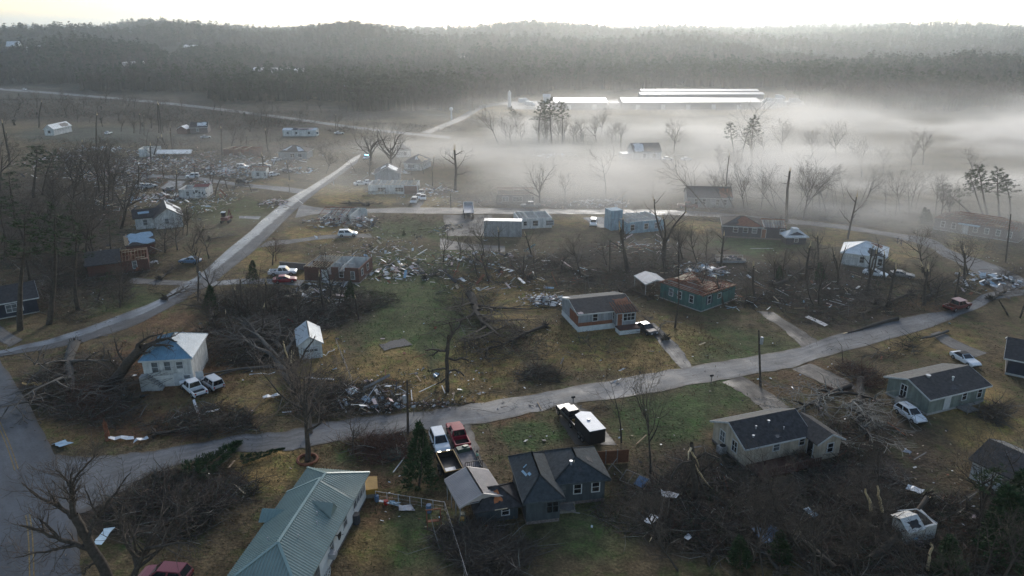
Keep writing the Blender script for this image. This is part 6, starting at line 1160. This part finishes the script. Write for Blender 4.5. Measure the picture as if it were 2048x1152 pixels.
    for i,(b,t) in enumerate((((1000,545),(930,525)),((1060,560),(1020,530)),((1180,560),(1100,520)),((1110,530),(1190,515)),((1240,590),(1300,560)),((1300,600),(1240,570)),((1390,540),(1440,520)),((1500,610),(1560,580)),((1600,560),(1560,530)),((1750,610),(1690,590)),((1850,600),(1900,560)),((700,620),(760,600)),((560,640),(640,620)),((460,620),(540,600)),((430,640),(400,590)),((850,560),(900,540)),((1430,420),(1530,425)),((1560,440),(1500,430)),((1650,440),(1720,430)),((320,560),(370,530)),((330,600),(390,570)),((420,480),(470,470)),((2000,560),(2040,540)),((1980,600),(2040,580)),((1330,680),(1280,640)))):
        F('fallen_tree','dark fallen tree in the windthrow between the houses',b,t,'bare' if i%2 else 'wide',i%4,1.3,group='fallen trees between the houses',bark=GREY if i%3==0 else None)
    for i,(b,t) in enumerate((((1480,1090),(1380,1010)),((1560,1150),(1470,1040)),((1690,1130),(1600,1060)),((1330,1060),(1290,980)),((1640,1040),(1720,960)),((1850,1000),(1740,930)),((1930,1130),(1850,1060)),((1500,990),(1440,950)),((1420,1120),(1340,1090)))):
        F('fallen_tree','dark fallen tree in the thicket at the lower right',b,t,'wide' if i%2 else 'bare',i%4,1.2,group='fallen trees at the lower right',bark=GREY if i%4==1 else None)
    for nm,lb,b,t,w in(('fallen_cedar','dark green fallen cedar lying beside the front street',(378,965),(484,888),.8),('fallen_cedar','smaller green fallen bough right of the fallen cedar',(478,930),(572,902),.5)):
        F(nm,lb,b,t,'cedar',0,w,root=False,z0=.4,up=.9)
    # split stump left of the street
    p=P(216,880); st=MB(); st.tube([(0,0,0),(.05,0,1),(0,0,1.9)],[.36,.3,.24],7)
    for k in range(6): a=k; st.tube([(.18*math.cos(a),.18*math.sin(a),1.85),(.2*math.cos(a),.2*math.sin(a),2.2+.35*(k%3))],[.1,.02],4)
    tag(st.build('tree_stump','wood_red',None,p),'upright reddish broken stump beside bent white sheet metal','tree stump')
# ---- twigs, weeds and brush: nobody could count them
def twigs(name,areas,mats,seed,lmin,lmax,wmin,wmax,upr,kind='stuff',zmax=1.2):
    rng=np.random.default_rng(seed); Vs=[];Ms=[]
    for (cx,cy,rx,ry,n,m) in areas:
        n=int(n); a=rng.uniform(0,6.283,n); q=np.sqrt(rng.uniform(0,1,n))*(1+.25*np.sin(a*3+cx)); px=cx+np.cos(a)*q*rx; py=np.clip(cy+np.sin(a)*q*ry,200,1290)
        u=(px-1024)/FPX; v=-(py-576)/FPX; t=-HC/(v*CP-SP); x=u*t; y=(v*SP+CP)*t
        b=np.stack([x,y,rng.uniform(0,1,n)**2*zmax*(1.1-np.clip(q,0,1))],-1)
        d=rng.normal(0,1,(n,3)); d[:,2]=np.abs(d[:,2])*upr; d/=np.linalg.norm(d,axis=1)[:,None]; L=rng.uniform(lmin,lmax,n)[:,None]; w=np.cross(d,rng.normal(0,1,(n,3))); w/=np.linalg.norm(w,axis=1)[:,None]; w*=rng.uniform(wmin,wmax,n)[:,None]
        mid=b+d*L*.55+rng.normal(0,.08,(n,3))*L; tip=mid+(d+rng.normal(0,.35,(n,3)))*L*.45; mid[:,2]=np.maximum(mid[:,2],.03); tip[:,2]=np.maximum(tip[:,2],.02)
        keep=~on_road(b[:,0],b[:,1])|(rng.uniform(0,1,n)<.03); b,w,mid,tip=b[keep],w[keep],mid[keep],tip[keep]; n=len(b); Vs.append(np.stack([b-w,b+w,mid+w*.6,mid-w*.6,tip],1)); Ms.append(np.full(n,m) if m>=0 else rng.integers(0,len(mats),n))
    V=np.concatenate(Vs); n=len(V); o=(np.arange(n)*5)[:,None]
    F=np.concatenate([o+np.array([[0,1,2]]),o+np.array([[0,2,3]]),o+np.array([[3,2,4]])],1).reshape(-1,3); mi=np.repeat(np.concatenate(Ms),3)
    return tag(link(name,npmesh(name,V.reshape(-1,3),F,mats,mi)),kind=kind)
def build_brush():
    A=[(1400,1015,170,95,7000,-1),(1690,1010,170,70,4500,-1),(1560,1060,120,60,3500,-1),(1800,1090,300,120,9000,-1),(1650,900,130,60,2500,-1),(330,1000,170,70,7000,-1),(150,790,140,70,3500,-1),(420,850,110,35,3000,-1),(490,680,120,65,5500,-1),(600,615,175,40,9000,-1),(520,610,80,30,2500,-1),
       (1110,545,260,40,7000,-1),(1300,560,120,50,3000,-1),(1600,580,220,60,7000,-1),(1850,600,120,50,3500,-1),(1000,690,95,45,1500,-1),(1080,750,45,16,800,-1),(940,600,60,50,1500,-1),(100,440,200,130,19000,-1),(130,570,180,70,7000,-1),(330,520,90,60,3000,-1),
       (1500,430,200,22,5000,-1),(1700,425,200,25,5000,-1),(1000,405,140,16,2500,-1),(1160,410,100,14,2000,-1),(1960,460,120,60,2500,-1),(1720,690,140,25,1800,-1),(720,800,100,40,2500,-1),(640,800,70,50,2500,-1),(980,815,230,9,1600,-1),(850,450,180,20,900,-1),(720,340,60,30,1500,-1),(250,330,260,40,5000,-1),(500,330,150,30,2000,-1),(150,225,300,25,6000,-1),(500,245,200,25,4000,-1),(1100,280,130,25,4000,-1),
       (940,1090,70,50,2200,0),(990,1120,80,40,2000,0),(780,900,70,30,1200,1),(740,890,60,24,900,1),(1180,700,60,30,200,0),(1710,760,60,30,1500,1),(1990,830,30,22,700,0),(180,800,45,35,1200,1),(60,1130,80,60,2500,-1)]
    twigs('brush',A,['twig','twig_red','twig','bark_grey','needles_dark'],21,.6,2.4,.012,.035,.6,zmax=1.5)
    twigs('thicket',[(120,215,330,26,9000,-1),(480,238,240,20,7000,-1),(780,258,130,10,3000,-1),(1500,228,420,8,2500,-1),(1000,240,80,14,1500,-1),(330,300,330,26,4500,-1),(1250,285,200,20,2500,-1)],['twig','twig_grey','twig_red','needles_dark'],23,1.2,4.2,.025,.07,1.1,zmax=1.)
    twigs('fallen_branches',[(a[0],a[1],a[2],a[3],a[4]*.10,-1) for a in A],['bark_grey','bark_grey','twig_grey','bark','bark_pale'],24,1.6,4.8,.025,.065,.28,zmax=1.0)
    B=[(1024,700,1100,420,26000,-1),(700,900,700,250,9000,-1),(850,640,260,130,6000,2),(1250,700,260,80,5000,1),(330,760,200,90,4000,1),(1024,450,1000,120,9000,-1)]
    M('straw',(.20,.145,.075),.95,.35,1); M('grass_green',(.055,.085,.028),.95,.4,1); M('dead_leaf',(.12,.065,.036),.95,.4,1)
    twigs('dry_grass',B,['straw','dead_leaf','grass_green'],22,.18,.55,.02,.05,.8,zmax=.02)
# ---- storm debris
def build_debris():
    rng=random.Random(77); rl=random.Random(78); lm=MB()
    for cx,cy,rx,ry,n in ((640,450,110,28,170),(700,440,60,20,90),(330,340,200,40,900),(420,335,150,34,500),(300,400,130,30,420),(200,330,130,40,400),(560,330,80,24,200),(740,375,80,20,160),(460,400,100,30,160),(770,530,90,40,150),(870,385,50,14,80),(500,345,90,22,160),(130,330,110,40,160),(640,590,60,22,80),(740,800,70,30,70),(1100,604,40,12,40),(1170,408,90,10,110),(1400,545,45,16,60),(1270,495,90,18,60),(930,470,60,26,90),(1560,590,160,40,110),(1980,570,70,36,110),(560,410,40,16,60),(450,430,60,30,80),(1010,545,180,40,150),(250,520,70,30,90),(680,355,70,20,60),(960,412,50,10,50),(620,325,60,14,60)):
        for _ in range(n):
            a=rl.uniform(0,6.283); q=math.sqrt(rl.random()); x=cx+math.cos(a)*q*rx; y=max(cy+math.sin(a)*q*ry,268); p=P(x,y)
            if on_road(p.x,p.y) and rl.random()>.1: continue
            l=rl.paretovariate(2.2)*.9; l=min(l,4.5); t=rl.gauss(0,.28); lm.obox((p.x,p.y,.15+abs(math.sin(t))*l*.5+rl.random()**3*1.1),(l,rl.choice([.07,.1,.1,.16,.24,.5]),.05),rotm(rl.gauss(0,.3),t,rl.uniform(0,6.28)),rl.choice([0,0,1,1,2,2,2,3,4,4,4,6,6,7,5]))
    tag(lm.build('broken_lumber',HEAPM),kind='stuff')
    hot=[(640,450,120,30,60),(250,340,120,40,120),(380,345,180,40,160),(300,420,140,40,60),(700,480,140,40,60),(800,520,120,50,60),(1080,600,50,16,30),(850,400,60,14,16),(1500,560,260,60,60),(1400,540,60,20,25),(1980,555,70,40,45),(730,800,80,36,40),(640,590,60,24,30),(980,540,200,50,60),(860,780,140,50,25),(1000,810,180,10,25),(1024,640,900,180,80),(1024,800,900,260,60),(1700,980,300,130,40),(430,440,100,40,60),(600,330,200,30,60),(1180,410,80,12,25),(900,480,60,30,20),(420,390,60,16,30)]
    pts=[]
    for cx,cy,rx,ry,n in hot:
        for _ in range(n):
            a=rng.uniform(0,6.283); q=math.sqrt(rng.random()); pts.append((cx+math.cos(a)*q*rx,max(cy+math.sin(a)*q*ry,262)))
    pts=[q for q in pts if rng.random()<.12 or not on_road(*P(*q).xy)]; rng.shuffle(pts); planks=pts[:260]; sheets=pts[260:520]; rest=pts[520:]
    pm=[MB().obox((0,0,0),(l,w,.05)).mesh('plank',['wood_pale']) for l,w in((2.6,.14),(1.7,.2),(3.4,.12),(1.2,.25),(2.1,.1))]
    for i,(x,y) in enumerate(planks):
        p=P(x,y); p.z=.12+rng.random()*.15; o=link('plank',pm[i%5],None,p); o.rotation_euler=(rng.gauss(0,.1),rng.gauss(0,.08),rng.uniform(0,6.28)); o.material_slots[0].link='OBJECT'; o.material_slots[0].material=MATS[rng.choice(['wood_pale','wood_raw','wood_grey','trim_white','wood_red','wood_pale'])]; tag(o,'loose broken plank lying among the storm debris','plank','planks scattered by the storm')
    def bent(w,l,k,seed):
        r=random.Random(seed); m=MB(); n=4; top=[]
        for i in range(n+1):
            x=(i/n-.5)*l; z=abs(math.sin(i*1.3+seed))*k; j=r.uniform(-.18,.18); top+= [(x+j,-w/2*r.uniform(.7,1.1),z),(x-j,w/2*r.uniform(.7,1.1),z+r.uniform(-.1,.12)*k*2)]
        lo=[(x,y,z-.03) for x,y,z in top]; N=len(top); f=[]
        for i in range(n): a=2*i; f+=[(a,a+2,a+3,a+1),(N+a,N+a+1,N+a+3,N+a+2),(a,N+a,N+a+2,a+2),(a+1,a+3,N+a+3,N+a+1)]
        f+=[(0,1,N+1,N),(N-2,2*N-2,2*N-1,N-1)]; return m.add(top+lo,f)
    sm=[bent(w,l,k,i).mesh('scrap_sheet',['sheet_white']) for i,(w,l,k) in enumerate(((.5,.9,.15),(.8,1.3,.3),(.4,1.6,.12),(.6,.7,.1),(1.0,1.1,.35),(.25,1.8,.2)))]
    for i,(x,y) in enumerate(sheets):
        p=P(x,y); p.z=.12; o=link('scrap_sheet',sm[i%6],None,p); s=rng.uniform(.45,1.0); o.scale=(s,s,s); o.rotation_euler=(rng.gauss(0,.2),rng.gauss(0,.2),rng.uniform(0,6.28)); o.material_slots[0].link='OBJECT'; o.material_slots[0].material=MATS[rng.choice(['sheet_white','sheet_white','sheet_blue','insulation','galvanised','plaster','wood_red','scrap_dark','wood_grey','scrap_dark'])]; tag(o,'small bent scrap of sheet lying among the storm debris','scrap','scraps scattered by the storm')
    m=MB(); r2=random.Random(5)
    def bit(x,y,k=1.):
        p=P(x,y)
        if on_road(p.x,p.y) and r2.random()>.08: return
        c=r2.choice([0,0,1,2,3,4,4,5,7,1,6,2]); m.obox((p.x,p.y,.06+r2.random()*.1),(r2.uniform(.12,.5)*k,r2.uniform(.08,.3)*k,.03),rotm(r2.gauss(0,.3),r2.gauss(0,.3),r2.uniform(0,6.28)),c)
    for x,y in rest: bit(x,y,1.5)
    for cx,cy,rx,ry,n in hot:
        for _ in range(int(n*4.5)):
            a=r2.uniform(0,6.283); q=math.sqrt(r2.random()); bit(cx+math.cos(a)*q*rx,max(cy+math.sin(a)*q*ry,262),.8 if cy>420 else 1.4)
    tag(m.build('debris_litter',HEAPM),kind='stuff')
    # large pieces one can point at
    def sheet(name,label,px,w,l,k,mat,rz=0,seed=1,tilt=(.05,.1),z=.15,cat='metal sheet'):
        p=P(*px); p.z=z; o=bent(w,l,k,seed).build(name,mat,None,p); o.rotation_euler=(tilt[0],tilt[1],rz); return tag(o,label,cat)
    sheet('metal_sheet','torn pale-blue metal sheet lying by the main road junction',(126,890),1.5,2.2,.2,'sheet_blue',2.5,1)
    sheet('metal_sheet','bent white sheet metal gutter beside the reddish stump',(243,880),.7,3.0,.35,'sheet_white',.1,2); sheet('metal_sheet','curled white metal strip right of the bent gutter',(282,884),.6,1.6,.4,'sheet_white',.6,3)
    sheet('metal_sheet','long pale-blue metal panel caught in the big bare tree at the lower left',(212,1092),.95,3.2,.03,'sheet_blue',1.75,4,(.1,.15),1.2)
    sheet('metal_sheet','white rectangular sheet in the thicket right of the steel frame wreck',(1338,1002),1.0,1.8,.1,'sheet_white',-.2,5,z=.8); sheet('metal_sheet','white rectangular sheet on the grass edge below the steel frame wreck',(1302,1049),.9,1.7,.15,'sheet_white',.9,6,z=.6); sheet('metal_sheet','pale panel standing out in the brush left of the wrecked shed',(1620,1036),.9,1.4,.1,'sheet_blue',-1.,7,z=.7); sheet('metal_sheet','white panel in the brush above the wrecked shed',(1827,990),1.1,1.6,.12,'sheet_white',-.5,8,z=.7); sheet('metal_sheet','small white panel near the bottom edge in the thicket',(1375,1085),.6,.8,.1,'sheet_white',.8,9,z=.6)
    sheet('tarp','crumpled dark-blue tarp in the lower right brush',(1538,1082),2.4,2.8,.45,'tarp_blue',.2,10,z=.5,cat='tarp'); sheet('metal_sheet','grey metal sheet at the end of the wire fence by the long white house',(812,1018),1.0,1.5,.1,'galvanised',.2,11); sheet('metal_sheet','long white metal strip leading to the grey sheet by the wire fence',(790,1012),.3,3.6,.1,'sheet_white',-.25,12)
    sheet('roof_panel','brown panel of roof shingles lying on the lawn right of the garage',(790,690),3.2,4.6,.02,'scrap_dark',.55,3,(0,0),.1,'roof panel'); sheet('metal_sheet','square pale panel on top of the roadside debris heap',(706,790),1.6,1.7,.05,'sheet_blue',.8,1,(.2,.1),.6)
    sheet('metal_sheet','long bent white gutter on the brown grass in front of the blue-roofed house',(395,825),.35,6.0,.12,'sheet_white',-1.05,2); sheet('metal_sheet','folded white strip below the bent gutter in front of the blue-roofed house',(418,828),.4,2.6,.3,'sheet_white',.7,5); sheet('metal_sheet','curved white strip lying left of the bent gutter',(372,830),.25,3.2,.1,'trim_white',1.0,6)
    sheet('metal_sheet','pale metal tube and sheet lying below the garage',(640,760),.5,4.2,.2,'galvanised',.1,7); sheet('metal_sheet','thin white curved trim right of the garage door',(658,710),.2,3.2,.5,'trim_white',1.2,8); sheet('metal_sheet','white strip looped on the grass left of the split trunk',(525,752),.2,3.6,.4,'trim_white',.3,9)
    sheet('metal_sheet','dark glossy sheet and white flap on the grass above the front street',(545,796),.9,2.6,.3,'sheet_white',.6,4); sheet('plank_long','long white board lying on the lawn in front of the navy house',(1523,498),.25,5.2,.02,'trim_white',0,2,(0,0),.15,'plank'); sheet('metal_sheet','bent white sheet standing in the windthrow left of the middle lawn',(925,566),.8,2.2,.5,'sheet_white',-.8,3,z=.4); sheet('torn_bodywork','yellow car panel lying in the fallen tree at the left',(66,775),.7,2.6,.35,'line_yellow',.1,2,z=.4,cat='car panel'); sheet('culvert','grey ribbed slab lying by the front street above the log',(1633,643),1.2,4.6,.03,'galvanised',-1.2,2,(0,0),.12,'slab'); sheet('canvas','orange-red board leaning at the edge of the hedge',(580,647),.8,1.4,.2,'lamp_red',1.5,4,(.2,.6),.5,'board')
    for nm,lb,px,n,rx,ry,h,sd,cl in (('debris_heap','heap of white siding and boards left of the trailer house',(1100,604),70,4.2,2.6,1.5,41,[0,0,0,7,3,2,4]),('debris_heap','roadside heap of grey scrap and boards below the shingle panel',(735,805),42,5.2,2.8,.45,42,[4,4,2,1,5,6,2]),('debris_heap','heap of splintered wood and white scraps right of the roofless white house',(868,383),70,7,4,1.4,43,None),('debris_heap','wide heap of torn walls at the middle of the debris field',(430,340),190,16,9,2.0,44,None),('debris_heap','brownish heap of boards under the white ruin',(300,328),170,13,10,2.2,45,None),('debris_heap','lilac-white heap left of the boxy white house',(455,347),110,8,6,2.4,46,[0,0,5,7,3,1]),('debris_heap','heap of white pieces and red boards left of the charred white house',(330,395),120,9,6,1.4,47,[0,0,3,6,7,4]),('debris_heap','pinkish brick and siding heap at the far left debris field',(135,318),120,13,6,1.6,48,[6,6,0,0,5,3]),
        ('debris_heap','heap of house remains in the fog beside the bare oak',(1190,408),90,10,4,1.6,49,[0,0,2,4,7]),('debris_heap','splintered heap by the curve of the upper street',(548,405),70,5,4,.9,50,[1,1,2,0,3]),('debris_heap','grey and white heap around a collapsed shed above the teal-green house',(1405,545),80,5,3,1.6,51,[0,5,7,0,2]),('debris_heap','broken timber frame and scraps below the red car',(613,592),70,4,3,1.7,52,[1,1,1,2,0,4]),('debris_heap','white scrap heap at the right end of the front street',(1985,560),80,5,5,1.2,53,[0,0,2,4,5]),('debris_heap','tall grey and brown heap of walls in the left debris field above the side lane',(375,328),150,9,7,3.0,61,None),('debris_heap','brown tangled heap at the left end of the side lane',(240,350),150,12,7,2.2,62,[1,2,2,4,6,6,0]),('debris_heap','pale heap of siding at the far left above the pink heap',(205,300),110,11,7,1.8,63,[0,0,2,4,5]),('debris_heap','heap of grey wall pieces right of the junked cars',(600,342),90,7,5,1.6,64,[0,2,4,5,7]),('debris_heap','low pale heap behind the roofless white house',(775,346),70,8,4,1.2,65,[0,7,5,1]),('debris_heap','mixed boards and panels right of the brick ruin',(775,540),80,8,6,.6,54,None),('debris_heap','heap of scraps around the fallen frame at the crossing left of the dump-truck pad',(905,455),40,3,3,.8,55,[1,1,2,4]),('debris_heap','boards and roofing strewn along the middle lawn edge',(960,520),90,11,6,.7,56,None),('debris_heap','strewn white scraps in the fog behind the rafter house',(1110,312),60,9,5,1.2,57,[0,0,7,5]),('debris_heap','brown boards and red earth before the sky-blue house',(1260,495),60,10,3,.4,58,[6,6,1,2])):
        p=P(*px); p.z=0; tag(heap(n,rx,ry,h,sd,cl).build(nm,HEAPM,None,p),lb,'debris heap')
# ---- poles, fences, small yard things
def build_misc():
    def pole(label,b,t,lean=0,box=None,arm=True):
        p=P(*b); h=htop(p,t[1]); px,_=project(p.x,p.y,h); k=p.y*CP+48*SP; dx=(t[0]-px)/FPX*k
        o=thing('utility_pole',label,'utility pole',p); MB().tube([(0,0,0),(dx*.5,0,h/2),(dx,0,h)],[.17,.15,.11],8).build('post','bark',o)
        if box is not None:
            q=Vector((dx*box+.33*(1 if lean>=0 else -1),-.1,h*box)); MB().tube([q-Vector((0,0,.5)),q,q+Vector((0,0,.45)),q+Vector((0,0,.55))],[.24,.25,.25,.15],10).build('transformer','galvanised',o); MB().bar((dx*box,0,h*box),tuple(q),.08).build('bracket','black_metal',o)
        return o
    pole('dark utility pole with a grey transformer beside the cedar',(816,868),(814,760),-1,.66); pole('dark utility pole with a pale transformer right of the trailer house lawn',(1521,772),(1518,660),1,.82); pole('tall dark pole at the right edge in front of the long brick house',(2011,525),(2022,428)); pole('thin pole by the upper street left of the brick-ruin hedge',(396,602),(397,515),1,.62); pole('short leaning pole on the bank at the right edge',(2016,630),(1998,600)); pole('pole at the right edge beside the short leaning one',(2040,636),(2052,600)); pole('thin pole on the verge right of the row of parked cars',(902,415),(901,388)); pole('thin distant pole inside the fog right of the grove',(1242,308),(1242,266)); pole('thin pole behind the splintered roofless white house',(865,372),(865,342)); pole('dark post at the near edge of the middle lawn hedge',(1219,545),(1220,480))
    def mailbox(label,px,rz,mat='black_metal'):
        p=P(*px); o=thing('mailbox',label,'mailbox',p,rz); MB().bar((0,0,0),(0,0,1.15),.1).build('post','wood_grey',o); MB().box(-.25,.25,-.11,.11,1.15,1.3).tube([(-.25,0,1.3),(.25,0,1.3)],[.11,.11],8).build('box',mat,o)
    mailbox('black mailbox on a post at the black pickup drive',(1146,811),.3); mailbox('dark mailbox on the verge below the bend of the front street',(1422,767),.3); mailbox('white mailbox on a post across the street from the cedar',(828,830),.3,'trim_white')
    # wooden privacy fence
    a=P(1188,930); b=P(1257,925); d=b-a; o=thing('board_fence','reddish-brown board fence right of the slate-grey house','fence',a,math.atan2(d.y,d.x)); L=d.length; M('fence_red',(.16,.065,.035),.85,.3,3)
    for k in range(3): x0=L*k/3; MB().box(x0+.05,x0+L/3-.03,0,.05,.05,1.75).build('panel','fence_red',o); MB().box(x0-.06,x0+.045,-.03,.09,0,1.85).build('post','wood_grey',o)
    a=P(752,1000); b=P(890,1022); d=b-a; o=thing('wire_fence','low wire fence with pale posts between the long white house and the carport','fence',a,math.atan2(d.y,d.x)); L=d.length
    for k in range(7): MB().bar((L*k/6,0,0),(L*k/6,0,1.15),.05).build('post','trim_white',o)
    MB().bar((0,0,1.12),(L,0,1.12),.03).bar((0,0,.6),(L,0,.6),.012).bar((0,0,.2),(L,0,.2),.012).build('wire','galvanised',o)
    a=P(890,1022); b=P(935,1170); d=b-a; o=thing('wire_fence','wire fence running toward the camera along the overgrown lot','fence',a,math.atan2(d.y,d.x)); L=d.length
    for k in range(8): MB().bar((L*k/7,0,0),(L*k/7,0,1.1),.05).build('post','wood_grey',o)
    MB().bar((0,0,1.08),(L,0,1.08),.02).bar((0,0,.5),(L,0,.5),.012).build('wire','galvanised',o)
    a=P(672,688); b=P(705,770); d=b-a; o=thing('hedge_fence','overgrown wire fence line right of the garage','fence',a,math.atan2(d.y,d.x)); L=d.length
    for k in range(7): MB().bar((L*k/6,0,0),(L*k/6+.1,0,1.1),.07).build('post','wood_grey',o)
    MB().bar((0,0,1.0),(L,0,1.),.02).bar((0,0,.5),(L,0,.5),.015).build('wire','galvanised',o)
    a=P(560,537); b=P(612,541); d=b-a; o=thing('retaining_wall','low dark wall left of the brick ruin','wall',a,math.atan2(d.y,d.x)); MB().box(0,d.length,0,.3,0,1.4).build('wall','brick_grey',o); MB().box(-.05,d.length+.05,-.05,.35,1.4,1.5).build('coping','wood_grey',o)
    # steel frame wreck
    o=thing('steel_frame','twisted steel trampoline-like frame wreck beside the tall slim bare tree','frame wreck',P(1268,968),R(-40)); o.scale=(.72,.72,.9); m=MB(); 
    for x in(-2,-.6,.8,2.2): m.bar((x,-1,.3),(x,1,1.0),.08)
    m.bar((-2,-1,.3),(2.2,-1,.3),.08).bar((-2,1,1.),(2.2,1,1.0),.08).bar((-2,0,.6),(-4.4,.3,1.4),.08).bar((-4.2,-1.0,1.0),(-4.0,1.3,1.9),.08).build('frame','wood_grey',o); MB().obox((1.2,0,.75),(1.6,1.8,.06),rotm(.3,0,0)).build('panel','tarp_blue',o)
    # AC units, barrels, cans
    for lb,px in(('grey cooling unit on the lawn left of the tan house',(1444,905)),('grey cooling unit at the left wall of the sage house',(1800,806))):
        o=thing('cooling_unit',lb,'cooling unit',P(*px),.5); MB().box(-.55,.55,-.45,.45,0,.95).build('case','concrete',o); MB().cyl((0,0,.99),.36,.06,14).build('fan_guard','black_metal',o)
    for nm,lb,px,mt,r,h in(('barrel','dark plastic barrel at the wall of the long white house',(713,1046),'scrap_dark',.42,1.1),('barrel','blue drum by the wire fence corner left of the shed',(858,1024),'tarp_blue',.3,.9),('barrel','small blue drum at the corner of the long white house',(754,1002),'tarp_blue',.25,.7),('bucket','red and white bucket on the fence line by the long white house',(772,1008),'lamp_red',.25,.45)):
        m=MB().tube([(0,0,0),(0,0,h*.3),(0,0,h*.35),(0,0,h*.7),(0,0,h)],[r*.95,r,r*1.05,r,r*.93],12); tag(m.build(nm,mt,None,P(*px)),lb,nm)
    o=thing('yellow_tarp_stack','ochre tarp-covered stack at the near corner of the long white house','covered stack',P(740,985),.2); MB().obox((0,0,.6),(1.6,2.2,1.1),rotm(.05,.08,0)).build('stack','wood_grey',o); MB().obox((0,0,1.2),(1.75,2.35,.06),rotm(.05,.08,0)).obox((0,-1.2,.9),(1.7,.05,.7),rotm(.2,0,0)).build('tarp',M('ochre',(.36,.2,.04),.6,.25,1.5),o)
    o=thing('tractor_mower','green and yellow riding mower between the carport and the dark shed','mower',P(925,1047),1.6); MB().box(-.8,.3,-.35,.35,.3,.65).box(.3,.9,-.28,.28,.3,.8).build('body','paint_green',o); MB().box(-.5,-.1,-.22,.22,.66,.95).build('seat','ochre',o)
    for x,r in((-.5,.32),(.65,.2)):
        for s in(1,-1): MB().cyl((x,s*.42,r),r,.2,12,0,'Y').build('wheel','rubber',o)
    o=thing('garden_swing','reddish wooden swing frame by the wire fence','swing',P(868,1050),.2); m=MB()
    for x in(-.7,.7): m.bar((x,-.6,0),(x,0,1.9),.09).bar((x,.6,0),(x,0,1.9),.09)
    m.bar((-.8,0,1.9),(.8,0,1.9),.1).build('frame','wood_red',o); MB().box(-.6,.6,-.2,.2,.5,.56).build('seat','wood_red',o)
    o=thing('trampoline_cover','dark green round cover lying by the hedge right of the brick ring','cover',P(785,909),.3); MB().tube([(0,0,.05),(0,0,.25),(0,0,.35)],[1.4,1.2,.4],14).build('cover',M('cover_green',(.02,.07,.055),.6,.3,2),o)
    o=thing('water_tower','pale slim water tower by the factory road','water tower',P(903,240)); MB().tube([(0,0,0),(0,0,5)],[.5,.4],10).build('shaft','sheet_white',o); MB().tube([(0,0,5),(0,0,5.5),(0,0,6.6),(0,0,7)],[.4,1,1,.3],12).build('tank','sheet_white',o)
    o=thing('storage_silo','pale silo post at the left end of the factory yard','silo',P(1019,214)); MB().tube([(0,0,0),(0,0,9),(0,0,10.5)],[1.1,1.1,.2],10).build('shaft','sheet_white',o); MB().cyl((0,0,9),1.25,.3,10).build('rim','galvanised',o)
    # factory yard lorries, car yard
    r=random.Random(9); me=MB(); loft(me,[(-4,[(1.2,1),(1.2,3.6)]),(2,[(1.2,1),(1.2,3.6)])]); loft(me,[(2.4,[(1.1,.6),(1.1,2.8)]),(3.6,[(1.1,.6),(1.1,2.2)]),(4.2,[(1.,.6),(1.,1.6)])]); me.box(-4,4,-.5,.5,.5,.95); mm=me.mesh('box_lorry','sheet_white')
    for px in((1540,215),(1556,208),(1573,214),(1560,200),(1590,207),(1536,207),(1060,214),(1048,207),(1225,217),(1229,216)):
        o=link('box_lorry',mm,None,P(*px),r.uniform(0,6)); tag(o,'small pale lorry parked in the bright factory yard','lorry','lorries in the factory yard')
    m=MB(); loft(m,[(-2.2,[(.9,.3),(.9,.95)]),(2.2,[(.9,.3),(.85,.85)])]); loft(m,[(-1.7,[(.85,.9),(.85,.96)]),(-1,[(.85,.9),(.7,1.45)]),(.2,[(.85,.9),(.7,1.45)]),(1,[(.85,.9),(.85,.96)])]); cm=m.mesh('distant_car','paint_silver')
    for k in range(46):
        px=r.uniform(170,268); p=P(px,r.uniform(147,151.5)); o=link('distant_car',cm,None,p,r.uniform(0,6)); o.material_slots[0].link='OBJECT'; o.material_slots[0].material=MATS[r.choice(['paint_white','paint_silver','paint_grey','paint_black','paint_silver'])]; tag(o,'tiny car in the crowded car yard among the far woods','car','cars in the far car yard')
    o=car('sedan','car','small bright car driving on the far road at the left',(44,181),(56,182),'white',small=True)
build_trees(); build_brush(); build_debris(); build_misc()
